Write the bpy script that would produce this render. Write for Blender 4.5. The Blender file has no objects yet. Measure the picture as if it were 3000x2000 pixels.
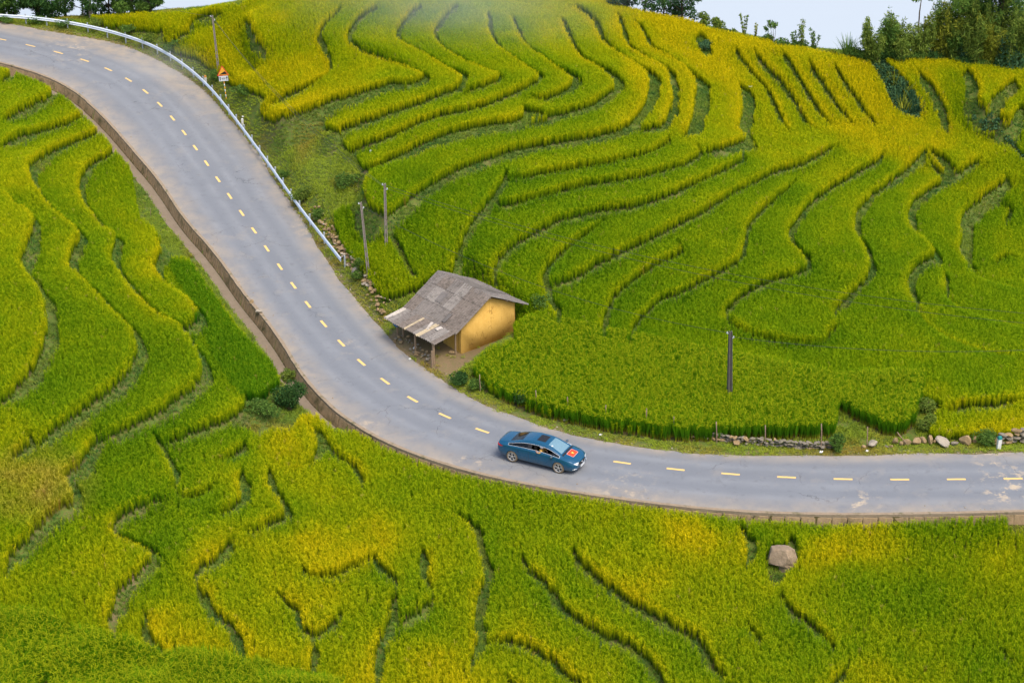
import bpy, bmesh, math, random
import numpy as np
from mathutils import Vector, Matrix, Euler
R = math.radians
rng = np.random.default_rng(7); random.seed(7)
sc = bpy.context.scene
C = sc.collection

# ---------------------------------------------------------------- camera, sky, sun, exposure
FOC = 5000.0; PITCH = R(25.5); CAMZ = 46.731
cam_d = bpy.data.cameras.new('camera'); cam = bpy.data.objects.new('camera', cam_d); C.objects.link(cam)
cam_d.sensor_width = 36.0; cam_d.lens = 36.0 * FOC / 3000.0
cam_d.clip_start = 1.0; cam_d.clip_end = 20000.0
cam.location = (0, 0, CAMZ); cam.rotation_euler = (R(90) - PITCH, 0, 0)
sc.camera = cam
SUN_EL, SUN_AZ = R(62), R(140)           # azimuth from +y, clockwise seen from above: high soft light from behind the camera, a little to the right
w = bpy.data.worlds.new('World'); sc.world = w; w.use_nodes = True
nt = w.node_tree; nt.nodes.clear()
sky = nt.nodes.new('ShaderNodeTexSky'); sky.sky_type = 'NISHITA'; sky.sun_disc = False
sky.sun_elevation = SUN_EL; sky.sun_rotation = SUN_AZ
sky.air_density = 1.0; sky.dust_density = 4.0; sky.ozone_density = 1.0
bg = nt.nodes.new('ShaderNodeBackground'); bg.inputs[1].default_value = 0.15
wo = nt.nodes.new('ShaderNodeOutputWorld')
nt.links.new(sky.outputs[0], bg.inputs[0]); nt.links.new(bg.outputs[0], wo.inputs[0])
sd = bpy.data.lights.new('sun', 'SUN'); sd.energy = 1.2; sd.angle = R(26); sd.color = (1.0, 0.92, 0.78)
so = bpy.data.objects.new('sun', sd); C.objects.link(so)
sdir = Vector((math.sin(SUN_AZ) * math.cos(SUN_EL), math.cos(SUN_AZ) * math.cos(SUN_EL), math.sin(SUN_EL)))
so.rotation_euler = sdir.to_track_quat('Z', 'Y').to_euler(); so.location = (0, 60, 120)
sc.view_settings.view_transform = 'Standard'; sc.view_settings.look = 'None'
sc.view_settings.gamma = 1.0; sc.view_settings.use_curve_mapping = False
sc.view_settings.exposure = 0.84
sc.render.engine = 'CYCLES'
sc.cycles.max_bounces = 6; sc.cycles.diffuse_bounces = 3; sc.cycles.transmission_bounces = 4
sc.cycles.transparent_max_bounces = 6; sc.cycles.volume_bounces = 1
sc.cycles.use_adaptive_sampling = True; sc.cycles.adaptive_threshold = 0.01
sc.cycles.caustics_reflective = False; sc.cycles.caustics_refractive = False
sc.cycles.use_denoising = True; sc.cycles.denoiser = 'OPENIMAGEDENOISE'; sc.cycles.denoising_input_passes = 'RGB_ALBEDO_NORMAL'; sc.cycles.denoising_prefilter = 'ACCURATE'
QG=np.array('''573 573 573 576 580 586 594 604 614 622 628 631 630 623 612 599 585 572 566 568 579 594 609 621 631 638 644 650 654 657 659 659 659 658 658 657 657
607 605 604 604 606 609 616 625 635 643 650 656 659 654 645 633 621 608 599 600 612 626 638 646 651 656 661 666 670 673 674 674 674 673 673 673 673
642 639 636 633 632 633 637 645 655 663 673 681 689 683 677 668 657 647 635 633 646 659 667 668 670 673 676 682 687 689 690 689 688 688 689 689 690
678 673 668 663 659 657 658 663 672 681 695 702 715 711 708 702 693 693 683 675 685 689 692 687 687 687 691 699 704 704 704 703 702 703 705 706 706
715 708 701 695 689 683 682 683 689 699 713 721 731 734 736 737 735 733 730 727 729 722 720 708 705 702 709 716 720 718 716 715 716 721 723 723 722
754 744 735 726 718 712 708 708 710 716 726 737 748 757 762 764 763 761 759 756 757 756 753 745 737 725 730 735 734 730 729 732 738 747 743 740 737
794 783 770 758 746 738 735 733 734 738 744 755 767 778 787 791 790 788 786 783 783 784 782 779 773 761 757 754 750 746 741 742 757 756 755 754 752
836 824 810 793 778 768 761 760 761 762 766 773 785 797 812 817 817 815 813 810 810 811 810 807 802 795 786 781 776 772 772 764 768 768 768 768 768
878 867 856 844 827 813 798 794 790 790 792 797 809 826 839 842 845 842 838 836 836 837 838 836 833 826 819 811 808 800 792 790 790 784 784 786 787
919 910 901 891 877 862 847 837 824 821 821 824 833 848 862 871 878 871 865 863 860 863 866 863 862 858 860 847 853 842 834 820 810 807 807 809 810
957 950 944 936 923 911 895 881 866 858 856 856 859 869 883 897 909 903 898 893 883 887 889 890 889 886 890 889 889 882 871 859 843 836 837 839 839
993 987 981 976 968 959 947 932 919 905 897 892 890 894 903 915 926 929 932 929 917 912 911 916 921 911 915 920 918 919 911 901 890 881 878 876 874
1026 1020 1014 1008 1002 996 987 977 963 947 940 932 926 925 928 935 943 950 955 955 950 943 938 944 950 947 948 951 952 953 951 946 939 930 922 917 913
1056 1050 1043 1037 1032 1026 1019 1011 998 989 982 974 963 960 959 961 966 972 977 979 978 974 972 975 979 980 981 983 985 987 987 986 982 975 966 960 955
1084 1078 1072 1066 1060 1054 1049 1041 1028 1021 1012 1006 995 995 995 995 996 999 1002 1005 1007 1006 1006 1008 1010 1012 1014 1016 1018 1019 1018 1014 1010 1006 1005 1001 997
1112 1106 1099 1094 1088 1082 1077 1071 1056 1050 1044 1040 1027 1024 1030 1032 1031 1031 1033 1035 1038 1039 1041 1043 1045 1046 1047 1049 1051 1053 1052 1050 1049 1048 1046 1042 1038
1139 1133 1127 1122 1117 1112 1104 1097 1089 1083 1079 1074 1062 1057 1064 1068 1068 1064 1065 1067 1071 1074 1077 1080 1082 1080 1080 1081 1084 1087 1088 1088 1089 1089 1085 1081 1077
1167 1161 1156 1151 1147 1144 1135 1126 1120 1115 1112 1108 1103 1101 1103 1107 1109 1101 1098 1100 1103 1108 1112 1117 1120 1114 1112 1111 1115 1119 1120 1122 1123 1124 1120 1116 1112
1195 1190 1185 1181 1179 1174 1168 1164 1155 1149 1145 1142 1144 1143 1139 1140 1142 1136 1130 1132 1135 1139 1145 1150 1154 1150 1148 1143 1145 1147 1149 1150 1151 1151 1150 1147 1144
1224 1219 1215 1212 1208 1202 1195 1193 1187 1182 1181 1176 1177 1174 1170 1170 1171 1167 1163 1163 1166 1170 1175 1179 1181 1180 1178 1176 1175 1175 1175 1175 1175 1175 1175 1173 1171
1253 1249 1245 1240 1236 1230 1223 1217 1217 1211 1210 1208 1209 1205 1201 1199 1199 1196 1193 1194 1197 1200 1204 1207 1208 1208 1207 1205 1203 1202 1200 1198 1197 1197 1198 1197 1197
1282 1278 1273 1269 1264 1259 1253 1246 1244 1240 1239 1243 1241 1236 1232 1229 1228 1225 1222 1224 1227 1231 1234 1236 1237 1237 1236 1234 1230 1227 1224 1221 1219 1219 1220 1220 1220
1311 1306 1302 1297 1292 1287 1281 1276 1273 1271 1272 1274 1273 1270 1266 1260 1257 1255 1253 1255 1258 1262 1265 1267 1267 1266 1264 1262 1257 1253 1248 1244 1241 1241 1241 1242 1242
1340 1335 1330 1325 1320 1315 1310 1306 1304 1303 1303 1304 1304 1301 1297 1292 1288 1286 1285 1287 1289 1292 1295 1296 1296 1295 1292 1289 1284 1278 1273 1268 1264 1263 1263 1263 1263
1368 1363 1358 1353 1348 1344 1339 1336 1335 1334 1335 1335 1334 1332 1328 1324 1320 1318 1317 1318 1320 1323 1325 1326 1325 1324 1320 1316 1310 1304 1297 1292 1288 1286 1285 1285 1285'''.split(),float).reshape(25,37)/1000
ROADP=np.array([[-42.18,146.09,5.71],[-39.48,144.89,5.43],[-36.91,143.51,5.14],[-34.55,141.85,4.83],[-32.45,139.87,4.51],[-30.61,137.62,4.17],[-28.99,135.18,3.83],[-27.52,132.63,3.48],[-26.15,130.01,3.13],[-24.84,127.36,2.78],[-23.55,124.68,2.45],[-22.28,121.98,2.12],[-21.01,119.25,1.81],[-19.74,116.51,1.52],[-18.48,113.76,1.25],[-17.23,111.01,0.99],[-15.98,108.26,0.77],[-14.74,105.52,0.56],[-13.48,102.8,0.38],[-12.18,100.1,0.23],[-10.81,97.46,0.11],[-9.34,94.9,0.01],[-7.71,92.46,-0.06],[-5.92,90.18,-0.11],[-3.92,88.12,-0.13],[-1.71,86.3,-0.12],[0.71,84.73,-0.09],[3.32,83.41,-0.04],[6.09,82.32,0.03],[8.97,81.44,0.11],[11.9,80.75,0.21],[14.86,80.21,0.32],[17.84,79.82,0.43],[20.83,79.55,0.56],[23.81,79.37,0.68],[26.8,79.24,0.8]])
WALLW=np.array([[4.9,4.99],[7.2,4.74],[9.0,4.41],[10.7,3.99],[12.8,4.03],[14.8,3.36],[17.0,3.31],[18.9,2.97],[20.9,3.7],[22.0,4.15],[23.2,4.37],[24.2,4.33],[25.4,4.15],[26.2,3.96],[28.1,3.61],[30.2,3.76],[32.4,3.44],[35.0,3.18]])
VERGEW=np.array([[-0.2,4.36],[1.5,5.55],[3.6,4.57],[5.7,4.46],[8.0,4.19],[9.8,4.25],[11.9,3.88],[14.2,3.61],[17.3,3.14],[19.8,3.08],[21.5,2.83],[22.6,2.85],[23.8,2.57],[25.2,2.28],[26.5,2.11],[28.0,1.98],[29.3,1.71],[30.6,2.22],[32.6,2.69],[35.4,2.78]])
LINES_RAW="""A1 .5 A 0,530 45,470 65,400
A2 .5 A 0,825 100,765 230,690 325,640 352,570 350,490
A3 .45 A 0,1010 130,930 300,850 480,790 590,715 610,680
D1 .75 D 0,1165 60,1115 170,1010 250,890 300,760 322,650 310,550 295,450 250,380 195,305 148,230 150,170 195,90 225,0 w.4 A 240,1568 235,1500 170,1440 110,1410 60,1340 0,1300
D2 .65 D 215,1470 280,1430 400,1335 520,1240 650,1150 800,1035 900,920 940,830 930,730 900,665 840,600 760,520 700,450 620,370 540,290 475,225 470,170 520,60 540,5 w.4 w.6 A 340,1390 290,1335 235,1265 205,1180 220,1110 330,1010 430,950 520,915 640,870 715,815
D3 .65 D 690,1380 900,1290 1050,1235 1200,1150 1330,1050 1390,970 1380,880 1350,800 1300,720 1230,630 1100,550 1000,470 900,370 840,290 770,190 765,110 790,10 w.4 w.6 A 700,1520 640,1440 580,1370 545,1280 545,1200 580,1130 650,1060 750,1020 800,970
D4 .65 D 1240,628 1300,600 1365,565 1345,510 1290,440 1180,360 1090,270 1060,190 1110,100 1065,5
D5 .6 D 1690,1140 1800,1150 1920,1060
D6 .55 D 1080,1390 1200,1350 1400,1300 1550,1250 1650,1190 1690,1130 1670,1080
D7 .5 D 1480,1540 1560,1490 1650,1430 1690,1370
D8 .6 G 1195,170 1200,110 1165,30 D 1145,1560 1110,1480 1075,1390 1050,1330
D10 .5 D 80,1560 120,1500 210,1440 190,1400
G1 .65 G 10,760 50,680 100,600 210,500 300,400 380,330 490,270 490,190 445,110 475,50 545,0 D 570,1530 600,1450 650,1370 640,1320
G3 .65 G 790,1220 760,1160 735,1090 765,1030 790,960 810,890 880,820 960,740 1035,650 990,590 900,540 830,500 w.45 G 765,450 785,380 870,320 1000,270 1110,250
G4 .6 G 1330,770 1370,690 1460,640 1540,570 1600,500
G5 .55 G 1335,775 1385,845 1420,860 1440,940 1530,1040 1610,1110 1660,1190 1690,1290 1690,1390
G6 .45 G 980,980 1020,1080 1025,1160 1080,1240 1200,1340 1240,1370
G7 .4 G 1910,870 1990,930 2060,1000 2080,1090 2110,1140 2170,1160 2250,1110 2320,1050 2345,1000
G8 .4 G 2130,1450 2150,1350 2150,1230 2130,1170
G9 .5 G 1200,180 1250,205 1330,200 1450,150 1480,130
G10 .55 G 1430,320 1500,340 1580,300 1640,250 1650,170 1640,80 1665,0
G11 .55 G 1690,445 1770,435 1850,385 1960,340 1930,270 1890,200 1840,110 1840,0
G12 .3 G 2080,680 2130,745 2250,750 2340,725 H 40,690 140,650 240,600
H1 .55 H 895,1390 915,1270 935,1170 930,1050 935,930 955,850 995,740 960,620 930,500 905,410 860,360 780,300
D11 .5 D 2110,1560 2170,1510 2180,1430 2160,1330 2110,1260
H2 .4 D 2200,1310 2260,1410 2330,1500 H 100,0 140,70 155,150
H3 .5 H 340,1000 360,1050 400,1080 480,1040 560,980 630,900
H3b .5 H 265,1568 225,1430 240,1290 275,1180 325,1080 335,990 370,890
H4 .45 H 540,530 590,600 590,690 600,780 640,860
H5 .45 H 232,605 240,640 290,690 350,740 385,800 388,850
H6 .5 H 1250,620 1290,680 1350,730 1420,790 1470,860 1510,930 1570,990 1700,1080 1850,1150 1980,1200 2050,1240 2150,1330 2200,1420 2240,1500 2260,1568
H7 .45 H 1600,560 1660,660 1750,750 1900,860 2100,980 2280,1080 I 110,1160 170,1250 220,1350 270,1400 330,1500
F10 .2 F 300,560 380,640 500,700 700,740 950,745 1040,650 1100,600
H9 .4 H 950,1240 1080,1195 1250,1230 1400,1300 1480,1350 1580,1440 1680,1520 1750,1568
H10 .5 H 1140,1460 1200,1520 1250,1568
F11 .3 F 1620,500 1700,600 1850,700 2050,770 2352,850
I2 .4 I 460,1060 510,1120 550,1170
I3 .4 I 690,860 780,970 900,1060 1000,1150 1080,1260
I4 .4 I 1030,1520 1090,1450 1130,1390
I5 .3 I 2200,1270 2250,1310 2290,1350
I6 .5 I 440,650 455,560 430,430 400,370
I7 .4 I 780,620 770,560 740,460
A9 .6 A 1860,660 1940,620 2050,570 2140,510 2185,470 w.25 A 2260,420 2260,320 w.45 A 2205,220 2185,170 2230,90 2300,40 2345,0
A10 .3 A 1690,70 1720,160 1760,250 1830,320
A11 .5 A 1180,180 1290,140 1310,80 1400,40 1530,25
B10 1.2 A 1800,770 1860,800 1950,800 2100,740 2200,690 2300,640 B 0,630 100,595 220,555 350,515 460,520 550,490 w.25 B 560,460 400,380 200,320 w.45 B 60,250 45,190 95,105 180,45 260,0
B11 .8 A 2230,840 2290,860 2345,840 B 0,820 100,780 250,730 400,680 550,640 700,590 800,560 825,490 w.25 B 700,400 550,320 w.45 B 400,245 380,190 420,120 480,60 550,10
B12 .6 B 10,970 60,950 150,910 300,860 450,800 600,750 750,720 900,700 1050,650 1200,590 1330,530 1355,480 w.25 B 1250,400 w.45 B 1100,300 1040,230 1015,150 1010,50
B12b .5 B 840,600 950,570 1050,530 1090,490 w.25 B 1000,440 850,370 w.45 B 690,285 645,220 640,170 690,100 750,50 800,0
B13 1.6 B 110,1080 200,1060 350,990 500,930 700,860 900,820 1100,800 1240,770 1250,690
B13b .9 B 1310,620 1400,640 1480,610 1560,560 1590,500 w.25 B 1450,390 w.45 B 1290,290 1230,220 1190,130 1165,80
B14 .9 B 1270,790 1300,810 1450,770 1600,720 1750,660 1850,590 1885,540 1800,440 w.25 w.45 B 1660,350 1590,260 1545,170 1515,95
B15 1.0 B 190,1160 150,1230 160,1380 230,1440 310,1470 400,1390 530,1270 680,1170 850,1090 1000,1040 1200,980 1400,950 1600,920 1800,880 1950,830 2030,760 2110,620 2110,480 w.25 B 2000,380 w.45 B 1825,265 1770,180 1740,110 1690,60 1610,0
B16 .6 E 785,300 775,200 785,100 830,10 B 880,1490 980,1380 1060,1280 1110,1190 1135,1130
B17 .4 B 1130,1180 1250,1180 1400,1150 1600,1120 1800,1080 2000,1030 2150,980 2250,920 2245,880
B21 .7 B 2010,850 2100,840 2200,820 2255,750 2285,650 2275,550 2245,460 w.25 B 2150,380 w.45 B 2000,290 1950,220 1930,140 1900,40
B18 .4 B 1080,1320 1100,1370 1250,1340 1500,1270 1750,1210 2000,1170 2200,1130 2340,1090 C 0,1090 60,1060 115,1010 100,960
B19 .45 E 1060,290 1050,220 1080,160 1150,90 1250,30 B 1400,1530 1500,1470 1700,1420 1850,1390 2000,1370 2200,1310 2340,1250 C 0,1240 150,1180 300,1110 400,1050 415,985
B20 .45 E 1490,610 1480,520 1430,430 1400,340 1390,270 1450,180 1530,110 1650,10 B 1750,1490 1840,1440
E2 .4 E 1430,370 1500,340 1650,290 1780,210 1900,140 2050,60 2150,10 C 0,1470 150,1400 280,1310 420,1240 560,1180 680,1130 800,1110 930,1050 1010,1000 1080,970
E3 .4 E 1800,720 1800,640 1830,530 1880,430 1960,350 2060,270 2150,200 2250,150 2345,100 2330,40
E4 .35 E 1990,770 2000,690 2050,600 2120,530 2200,450 2345,385 F 100,330 200,280 300,240 400,170 420,100 440,0 C 440,1540 470,1480 560,1380 700,1270 790,1195
F1 .5 F 340,600 300,550 310,500 370,440 480,380 600,320 720,280 850,230 860,190 820,120 760,60 735,5 C 740,1540 760,1500 830,1410 930,1320 1050,1240 1200,1160 1330,1090 1390,1030
F2 .55 F 1050,560 1060,500 1120,440 1200,360 1280,280 1300,200 1270,110 1230,30 C 1200,1560 1190,1470 1220,1390 1310,1300 1450,1210 1550,1130 1650,1040 1665,1000
F3 .7 F 1620,500 1570,410 1555,330 1590,250 1650,205 1735,175 1720,120 1660,50 1610,0 C 1580,1540 1555,1440 1600,1350 1700,1270 1790,1210 1810,1180 1780,1090 1690,1010
F4 .4 F 1830,410 1820,340 1800,260 1750,200
F5 1.0 F 1990,250 1940,180 1915,120 1930,50 C 1920,1540 1930,1460 2000,1380 2100,1300 2220,1220 2230,1180
F6 .5 C 1700,1040 1790,1150 1840,1205 1900,1190 1990,1130 2055,1070
F7 .4 C 2230,1500 2230,1440 2260,1390 2240,1350
F8 .3 F 2170,210 2180,180 2240,160 2310,180
F9 .5 F 1780,1215 1870,1200 1950,1180 2100,1170 2200,1160 2352,1140
C1 1.2 C 0,885 40,840 70,760 85,650 95,540 w.25 C 20,440 -100,350 w.45 B 2125,270 2090,200 2060,140 2020,90
C2 1.1 C 130,1015 250,985 420,950 435,930 390,860 410,750 410,650 395,565
C3 .45 C 370,310 410,385 450,435 520,510 595,580 645,660 685,750 745,860
C4 .45 C 500,340 560,420 640,490 720,560 790,650 840,740 885,805 940,855
C6 .45 C 690,320 740,400 800,490 860,570 920,650 980,740 1040,810
C7 .45 C 880,390 920,460 980,530 1040,610 1090,690 1140,760 1180,810
C8 .5 C 1060,400 1110,470 1160,560 1220,640 1270,730 1330,820
C9 .3 C 1360,380 1450,450 1520,530 1570,600 1630,680 1645,800
C10 .8 C 1640,470 1700,550 1760,640 1800,720 1830,820 1830,900
C11 1.0 C 1970,430 2030,540 2040,640 2030,700 2050,770 2120,785 2150,680 2200,590 2300,490
C13 .9 C 2300,570 2230,650 2190,750 2185,820 2220,850 2280,830 2290,740 2350,660
F12 .3 F 1830,410 1900,480 2000,540 2352,640
F13 .3 F 1990,250 2100,320 2352,400
C14 1.0 C 130,190 170,260 205,350"""

# ---------------------------------------------------------------- helpers: rays, grids
SP, CP = math.sin(PITCH), math.cos(PITCH)
def rays(u, v):
    x = (np.asarray(u, float) - 1500) / FOC; y = (1000 - np.asarray(v, float)) / FOC
    return np.stack([x, CP + y * SP, -SP + y * CP], -1)
def project(x, y, z):
    dz = z - CAMZ
    d = y * CP - dz * SP; up = y * SP + dz * CP
    return 1500 + FOC * x / d, 1000 - FOC * up / d
CELL = 0.25; GX0, GY0 = -66.0, 48.0; NX, NY = 528, 536
gx = GX0 + CELL * np.arange(NX); gy = GY0 + CELL * np.arange(NY)
GXX, GYY = np.meshgrid(gx, gy)
def box_blur(a, r, n=2):
    for _ in range(n):
        for ax in (0, 1):
            p = np.pad(a, [(r + 1, r) if k == ax else (0, 0) for k in (0, 1)], mode='edge')
            c = np.cumsum(p, axis=ax)
            a = (np.take(c, range(2 * r + 1, c.shape[ax]), axis=ax) - np.take(c, range(0, c.shape[ax] - 2 * r - 1), axis=ax)) / (2 * r + 1)
    return a
def sample(grid, x, y):
    a = np.clip((np.asarray(x) - GX0) / CELL, 0, NX - 1.001); b = np.clip((np.asarray(y) - GY0) / CELL, 0, NY - 1.001)
    i = a.astype(int); j = b.astype(int); a = a - i; b = b - j
    return (grid[j, i] * (1 - a) + grid[j, i + 1] * a) * (1 - b) + (grid[j + 1, i] * (1 - a) + grid[j + 1, i + 1] * a) * b
def in_poly(u, v, poly):
    c = np.zeros(np.shape(u), bool); n = len(poly)
    for k in range(n):
        x1, y1 = poly[k]; x2, y2 = poly[(k + 1) % n]
        if y1 == y2: continue
        m = ((y1 > v) != (y2 > v)) & (u < (x2 - x1) * (v - y1) / (y2 - y1) + x1)
        c ^= m
    return c
def noise2(x, y, scale, seed):
    r = np.random.default_rng(seed); n = 64; t = r.random((n, n))
    a = np.asarray(x) / scale; b = np.asarray(y) / scale
    i = np.floor(a).astype(int); j = np.floor(b).astype(int); a = a - i; b = b - j
    a = a * a * (3 - 2 * a); b = b * b * (3 - 2 * b)
    g = lambda p, q: t[q % n, p % n]
    return (g(i, j) * (1 - a) + g(i + 1, j) * a) * (1 - b) + (g(i, j + 1) * (1 - a) + g(i + 1, j + 1) * a) * b

# ---------------------------------------------------------------- the hillside's general shape (surveyed as inverse depth, 37 x 25 stations)
def base_terrain():
    uu = np.arange(-300, 3300, 3.0); vv = np.arange(-200, 2200, 3.0)
    U, V = np.meshgrid(uu, vv)
    a = (U + 300) / 100; b = (V + 200) / 100
    i = np.minimum(a.astype(int), 35); j = np.minimum(b.astype(int), 23); a -= i; b -= j
    q = (QG[j, i] * (1 - a) + QG[j, i + 1] * a) * (1 - b) + (QG[j + 1, i] * (1 - a) + QG[j + 1, i + 1] * a) * b
    P = rays(U, V) * (100.0 / q)[..., None]
    ix = np.round((P[..., 0] - GX0) / CELL).astype(int).ravel(); iy = np.round((P[..., 1] - GY0) / CELL).astype(int).ravel()
    m = (ix >= 0) & (ix < NX) & (iy >= 0) & (iy < NY)
    k = iy[m] * NX + ix[m]
    wsum = np.bincount(k, minlength=NX * NY).reshape(NY, NX).astype(float)
    zsum = np.bincount(k, weights=(P[..., 2].ravel()[m] + CAMZ), minlength=NX * NY).reshape(NY, NX)
    levels = [(zsum, wsum)]
    while min(levels[-1][0].shape) > 4:
        z, ww = levels[-1]; z = np.pad(z, ((0, z.shape[0] % 2), (0, z.shape[1] % 2))); ww = np.pad(ww, ((0, ww.shape[0] % 2), (0, ww.shape[1] % 2)))
        f = lambda q: q[0::2, 0::2] + q[1::2, 0::2] + q[0::2, 1::2] + q[1::2, 1::2]
        levels.append((f(z), f(ww)))
    z, ww = levels[-1]; cur = np.where(ww > 0, z / np.maximum(ww, 1e-9), z.sum() / ww.sum())
    for z, ww in levels[-2::-1]:
        up = np.repeat(np.repeat(cur, 2, 0), 2, 1)[:z.shape[0], :z.shape[1]]
        up = box_blur(up, 1, 1)
        cur = np.where(ww > 0, z / np.maximum(ww, 1e-9), up)
    return box_blur(cur, 5, 2)
T0 = base_terrain()

def at_on(grid, u, v, h=0.0):
    """where the sight line of a point meets a height grid raised by h"""
    u = np.atleast_1d(np.asarray(u, float)); v = np.atleast_1d(np.asarray(v, float))
    r = rays(u, v); out = np.zeros((len(u), 3)); done = np.zeros(len(u), bool); d = np.full(len(u), 55.0)
    prev = d.copy()
    for _ in range(620):
        P = r * d[:, None]; g = sample(grid, P[:, 0], P[:, 1]) + h - CAMZ
        hit = (~done) & (P[:, 2] <= g)
        done |= hit
        step = ~done
        if not step.any(): break
        prev[step] = d[step]; d[step] += 0.25
    lo, hi = prev, d.copy()
    for _ in range(14):
        mid = (lo + hi) / 2; P = r * mid[:, None]; below = P[:, 2] <= sample(grid, P[:, 0], P[:, 1]) + h - CAMZ
        hi = np.where(below, mid, hi); lo = np.where(below, lo, mid)
    P = r * hi[:, None]; P[:, 2] += CAMZ
    return P
# crest of the ridge, beyond which the land falls into the misty valley
RIDGE_PX = [(-300, 8), (0, 16), (150, 16), (290, 26), (420, 8), (560, 0), (700, -8), (900, -110), (1770, -110), (1830, -4), (1905, 12), (2020, 26), (2075, 63), (2160, 74), (2250, 95), (2290, 122), (2340, 112), (2440, 134), (2480, 133), (2528, 150), (2650, 155), (2790, 150), (2840, 176), (3000, 180), (3300, 186)]
rp = at_on(T0, [p[0] for p in RIDGE_PX], [p[1] for p in RIDGE_PX], 0.6)
order = np.argsort(rp[:, 0]); ridge_x = rp[order, 0]; ridge_y = rp[order, 1]
YR = np.interp(GXX, ridge_x, ridge_y)
YR = box_blur(YR, 6, 1)
past = np.maximum(0, GYY - YR - 0.1)
T = T0 - 0.02 * past - np.where(past > 0, 0.55 * np.maximum(0, past - 0.6) ** 1.08, 0)

T = T - 0.95 * np.exp(-(((GXX + 2.2) / 6.5) ** 2 + ((GYY - 95.6) / 6.5) ** 2) ** 1.5)      # the shelf the hut stands on

# ---------------------------------------------------------------- the road's line
def extend_road(P):
    a = P[0] - P[1]; pts = [P[0]]
    ang = math.atan2(a[1], a[0])
    for k in range(12):
        ang += 0.055; pts.append(pts[-1] + np.array([3 * math.cos(ang), 3 * math.sin(ang), 0.27]))
    b = (P[-1] - P[-3]) / 2; end = [P[-1] + b * (k + 1) for k in range(10)]
    return np.vstack([np.array(pts[1:])[::-1], P, np.array(end)])
RP = extend_road(ROADP)                      # a station every 3 m; station index - 12 = the surveyed one
def smooth_curve(P, sub):
    n = len(P); out = []
    for k in range(n - 1):
        p0, p1, p2, p3 = P[max(k - 1, 0)], P[k], P[k + 1], P[min(k + 2, n - 1)]
        for t in np.arange(sub) / sub:
            out.append(0.5 * (2 * p1 + (p2 - p0) * t + (2 * p0 - 5 * p1 + 4 * p2 - p3) * t * t + (3 * p1 - p0 - 3 * p2 + p3) * t ** 3))
    out.append(P[-1]); return np.array(out)
SUB = 6
RC = smooth_curve(RP, SUB)                   # every 0.5 m
RS = np.arange(len(RC)) / SUB - 12           # surveyed station number
tan = np.gradient(RC, axis=0); tan[:, 2] = 0; tan /= np.linalg.norm(tan, axis=1)[:, None]
RN = np.stack([tan[:, 1], -tan[:, 0], tan[:, 0] * 0], 1)      # towards the drain side
sm1 = lambda a, k=9: np.convolve(np.pad(a, k, mode='edge'), np.ones(2 * k + 1) / (2 * k + 1), 'valid')
WW = sm1(np.interp(RS, WALLW[:, 0], WALLW[:, 1]), 6); WV = sm1(np.interp(RS, VERGEW[:, 0], VERGEW[:, 1]), 4)
WW[RS < 5] = np.minimum(WW[RS < 5], 4.9)
WV = WV + 0.0
# nearest road sample of every terrain cell
def road_coords(x, y):
    x = np.asarray(x).ravel(); y = np.asarray(y).ravel(); n = len(x)
    idx = np.zeros(n, int); best = np.full(n, 1e9)
    for k in range(0, len(RC), 3):
        d = (x - RC[k, 0]) ** 2 + (y - RC[k, 1]) ** 2; m = d < best; best[m] = d[m]; idx[m] = k
    b2 = np.full(n, 1e9); i2 = idx.copy()
    for o in (-2, -1, 0, 1, 2):
        k = np.clip(idx + o, 0, len(RC) - 1); d = (x - RC[k, 0]) ** 2 + (y - RC[k, 1]) ** 2; m = d < b2; b2[m] = d[m]; i2[m] = k[m]
    dx = x - RC[i2, 0]; dy = y - RC[i2, 1]
    along = dx * tan[i2, 0] + dy * tan[i2, 1]; t = dx * RN[i2, 0] + dy * RN[i2, 1]
    kf = np.clip(i2 + along / 0.5, 0, len(RC) - 1)
    return kf, t, np.sqrt(b2)
kf, lat, rdist = road_coords(GXX, GYY)
kf = kf.reshape(NY, NX); lat = lat.reshape(NY, NX); rdist = rdist.reshape(NY, NX)
ar = np.arange(len(RC))
def on_road(arr): return np.interp(kf, ar, arr)
zr = on_road(RC[:, 2]); e_wall = lat - on_road(WW); e_verge = -lat - on_road(WV); st = on_road(RS)
near = (rdist < 40)

# ---------------------------------------------------------------- terraces: cut the slope along the bunds and level each plot
OFFS = dict(A=(0, 0), B=(1000, 0), C=(2000, 0), D=(0, 667), E=(1000, 667), F=(2000, 667), G=(0, 1333), H=(1000, 1333), I=(2000, 1333))
bund_lines = []
for ln in LINES_RAW.strip().splitlines():
    tk = ln.split(); pts = []; o = None; wcur = float(tk[1]); wpts = []
    for k in tk[2:]:
        if k in OFFS: o = OFFS[k]
        elif k[0] == 'w': wcur = float(k[1:])
        else:
            a, b = map(float, k.split(',')); pts.append((o[0] + a / 2.3515, o[1] + b / 2.3515)); wpts.append(wcur)
    pts = np.array(pts); P = at_on(T, pts[:, 0], pts[:, 1], 0.95)[:, :2]
    P3 = np.c_[P, np.array(wpts)]
    P4 = smooth_curve(P3, 8); Ps = P4[:, :2]
    s = np.r_[0, np.cumsum(np.hypot(*np.diff(Ps, axis=0).T))]; m = max(3, int(s[-1] / 0.1)); t = np.linspace(0, s[-1], m)
    wl_ = np.clip(np.interp(t, s, P4[:, 2]), 0.15, 3)
    Ps = np.c_[np.interp(t, s, Ps[:, 0]), np.interp(t, s, Ps[:, 1])]
    bund_lines.append((tk[0], wl_, Ps))
FINE = 2; FC = CELL / FINE; crest = np.zeros((NY * 2, NX * 2)); lowside_shade = np.zeros((NY * 2, NX * 2))
strip = np.zeros((NY, NX), bool); fstrip = np.zeros((NY * FINE, NX * FINE), bool)
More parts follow.
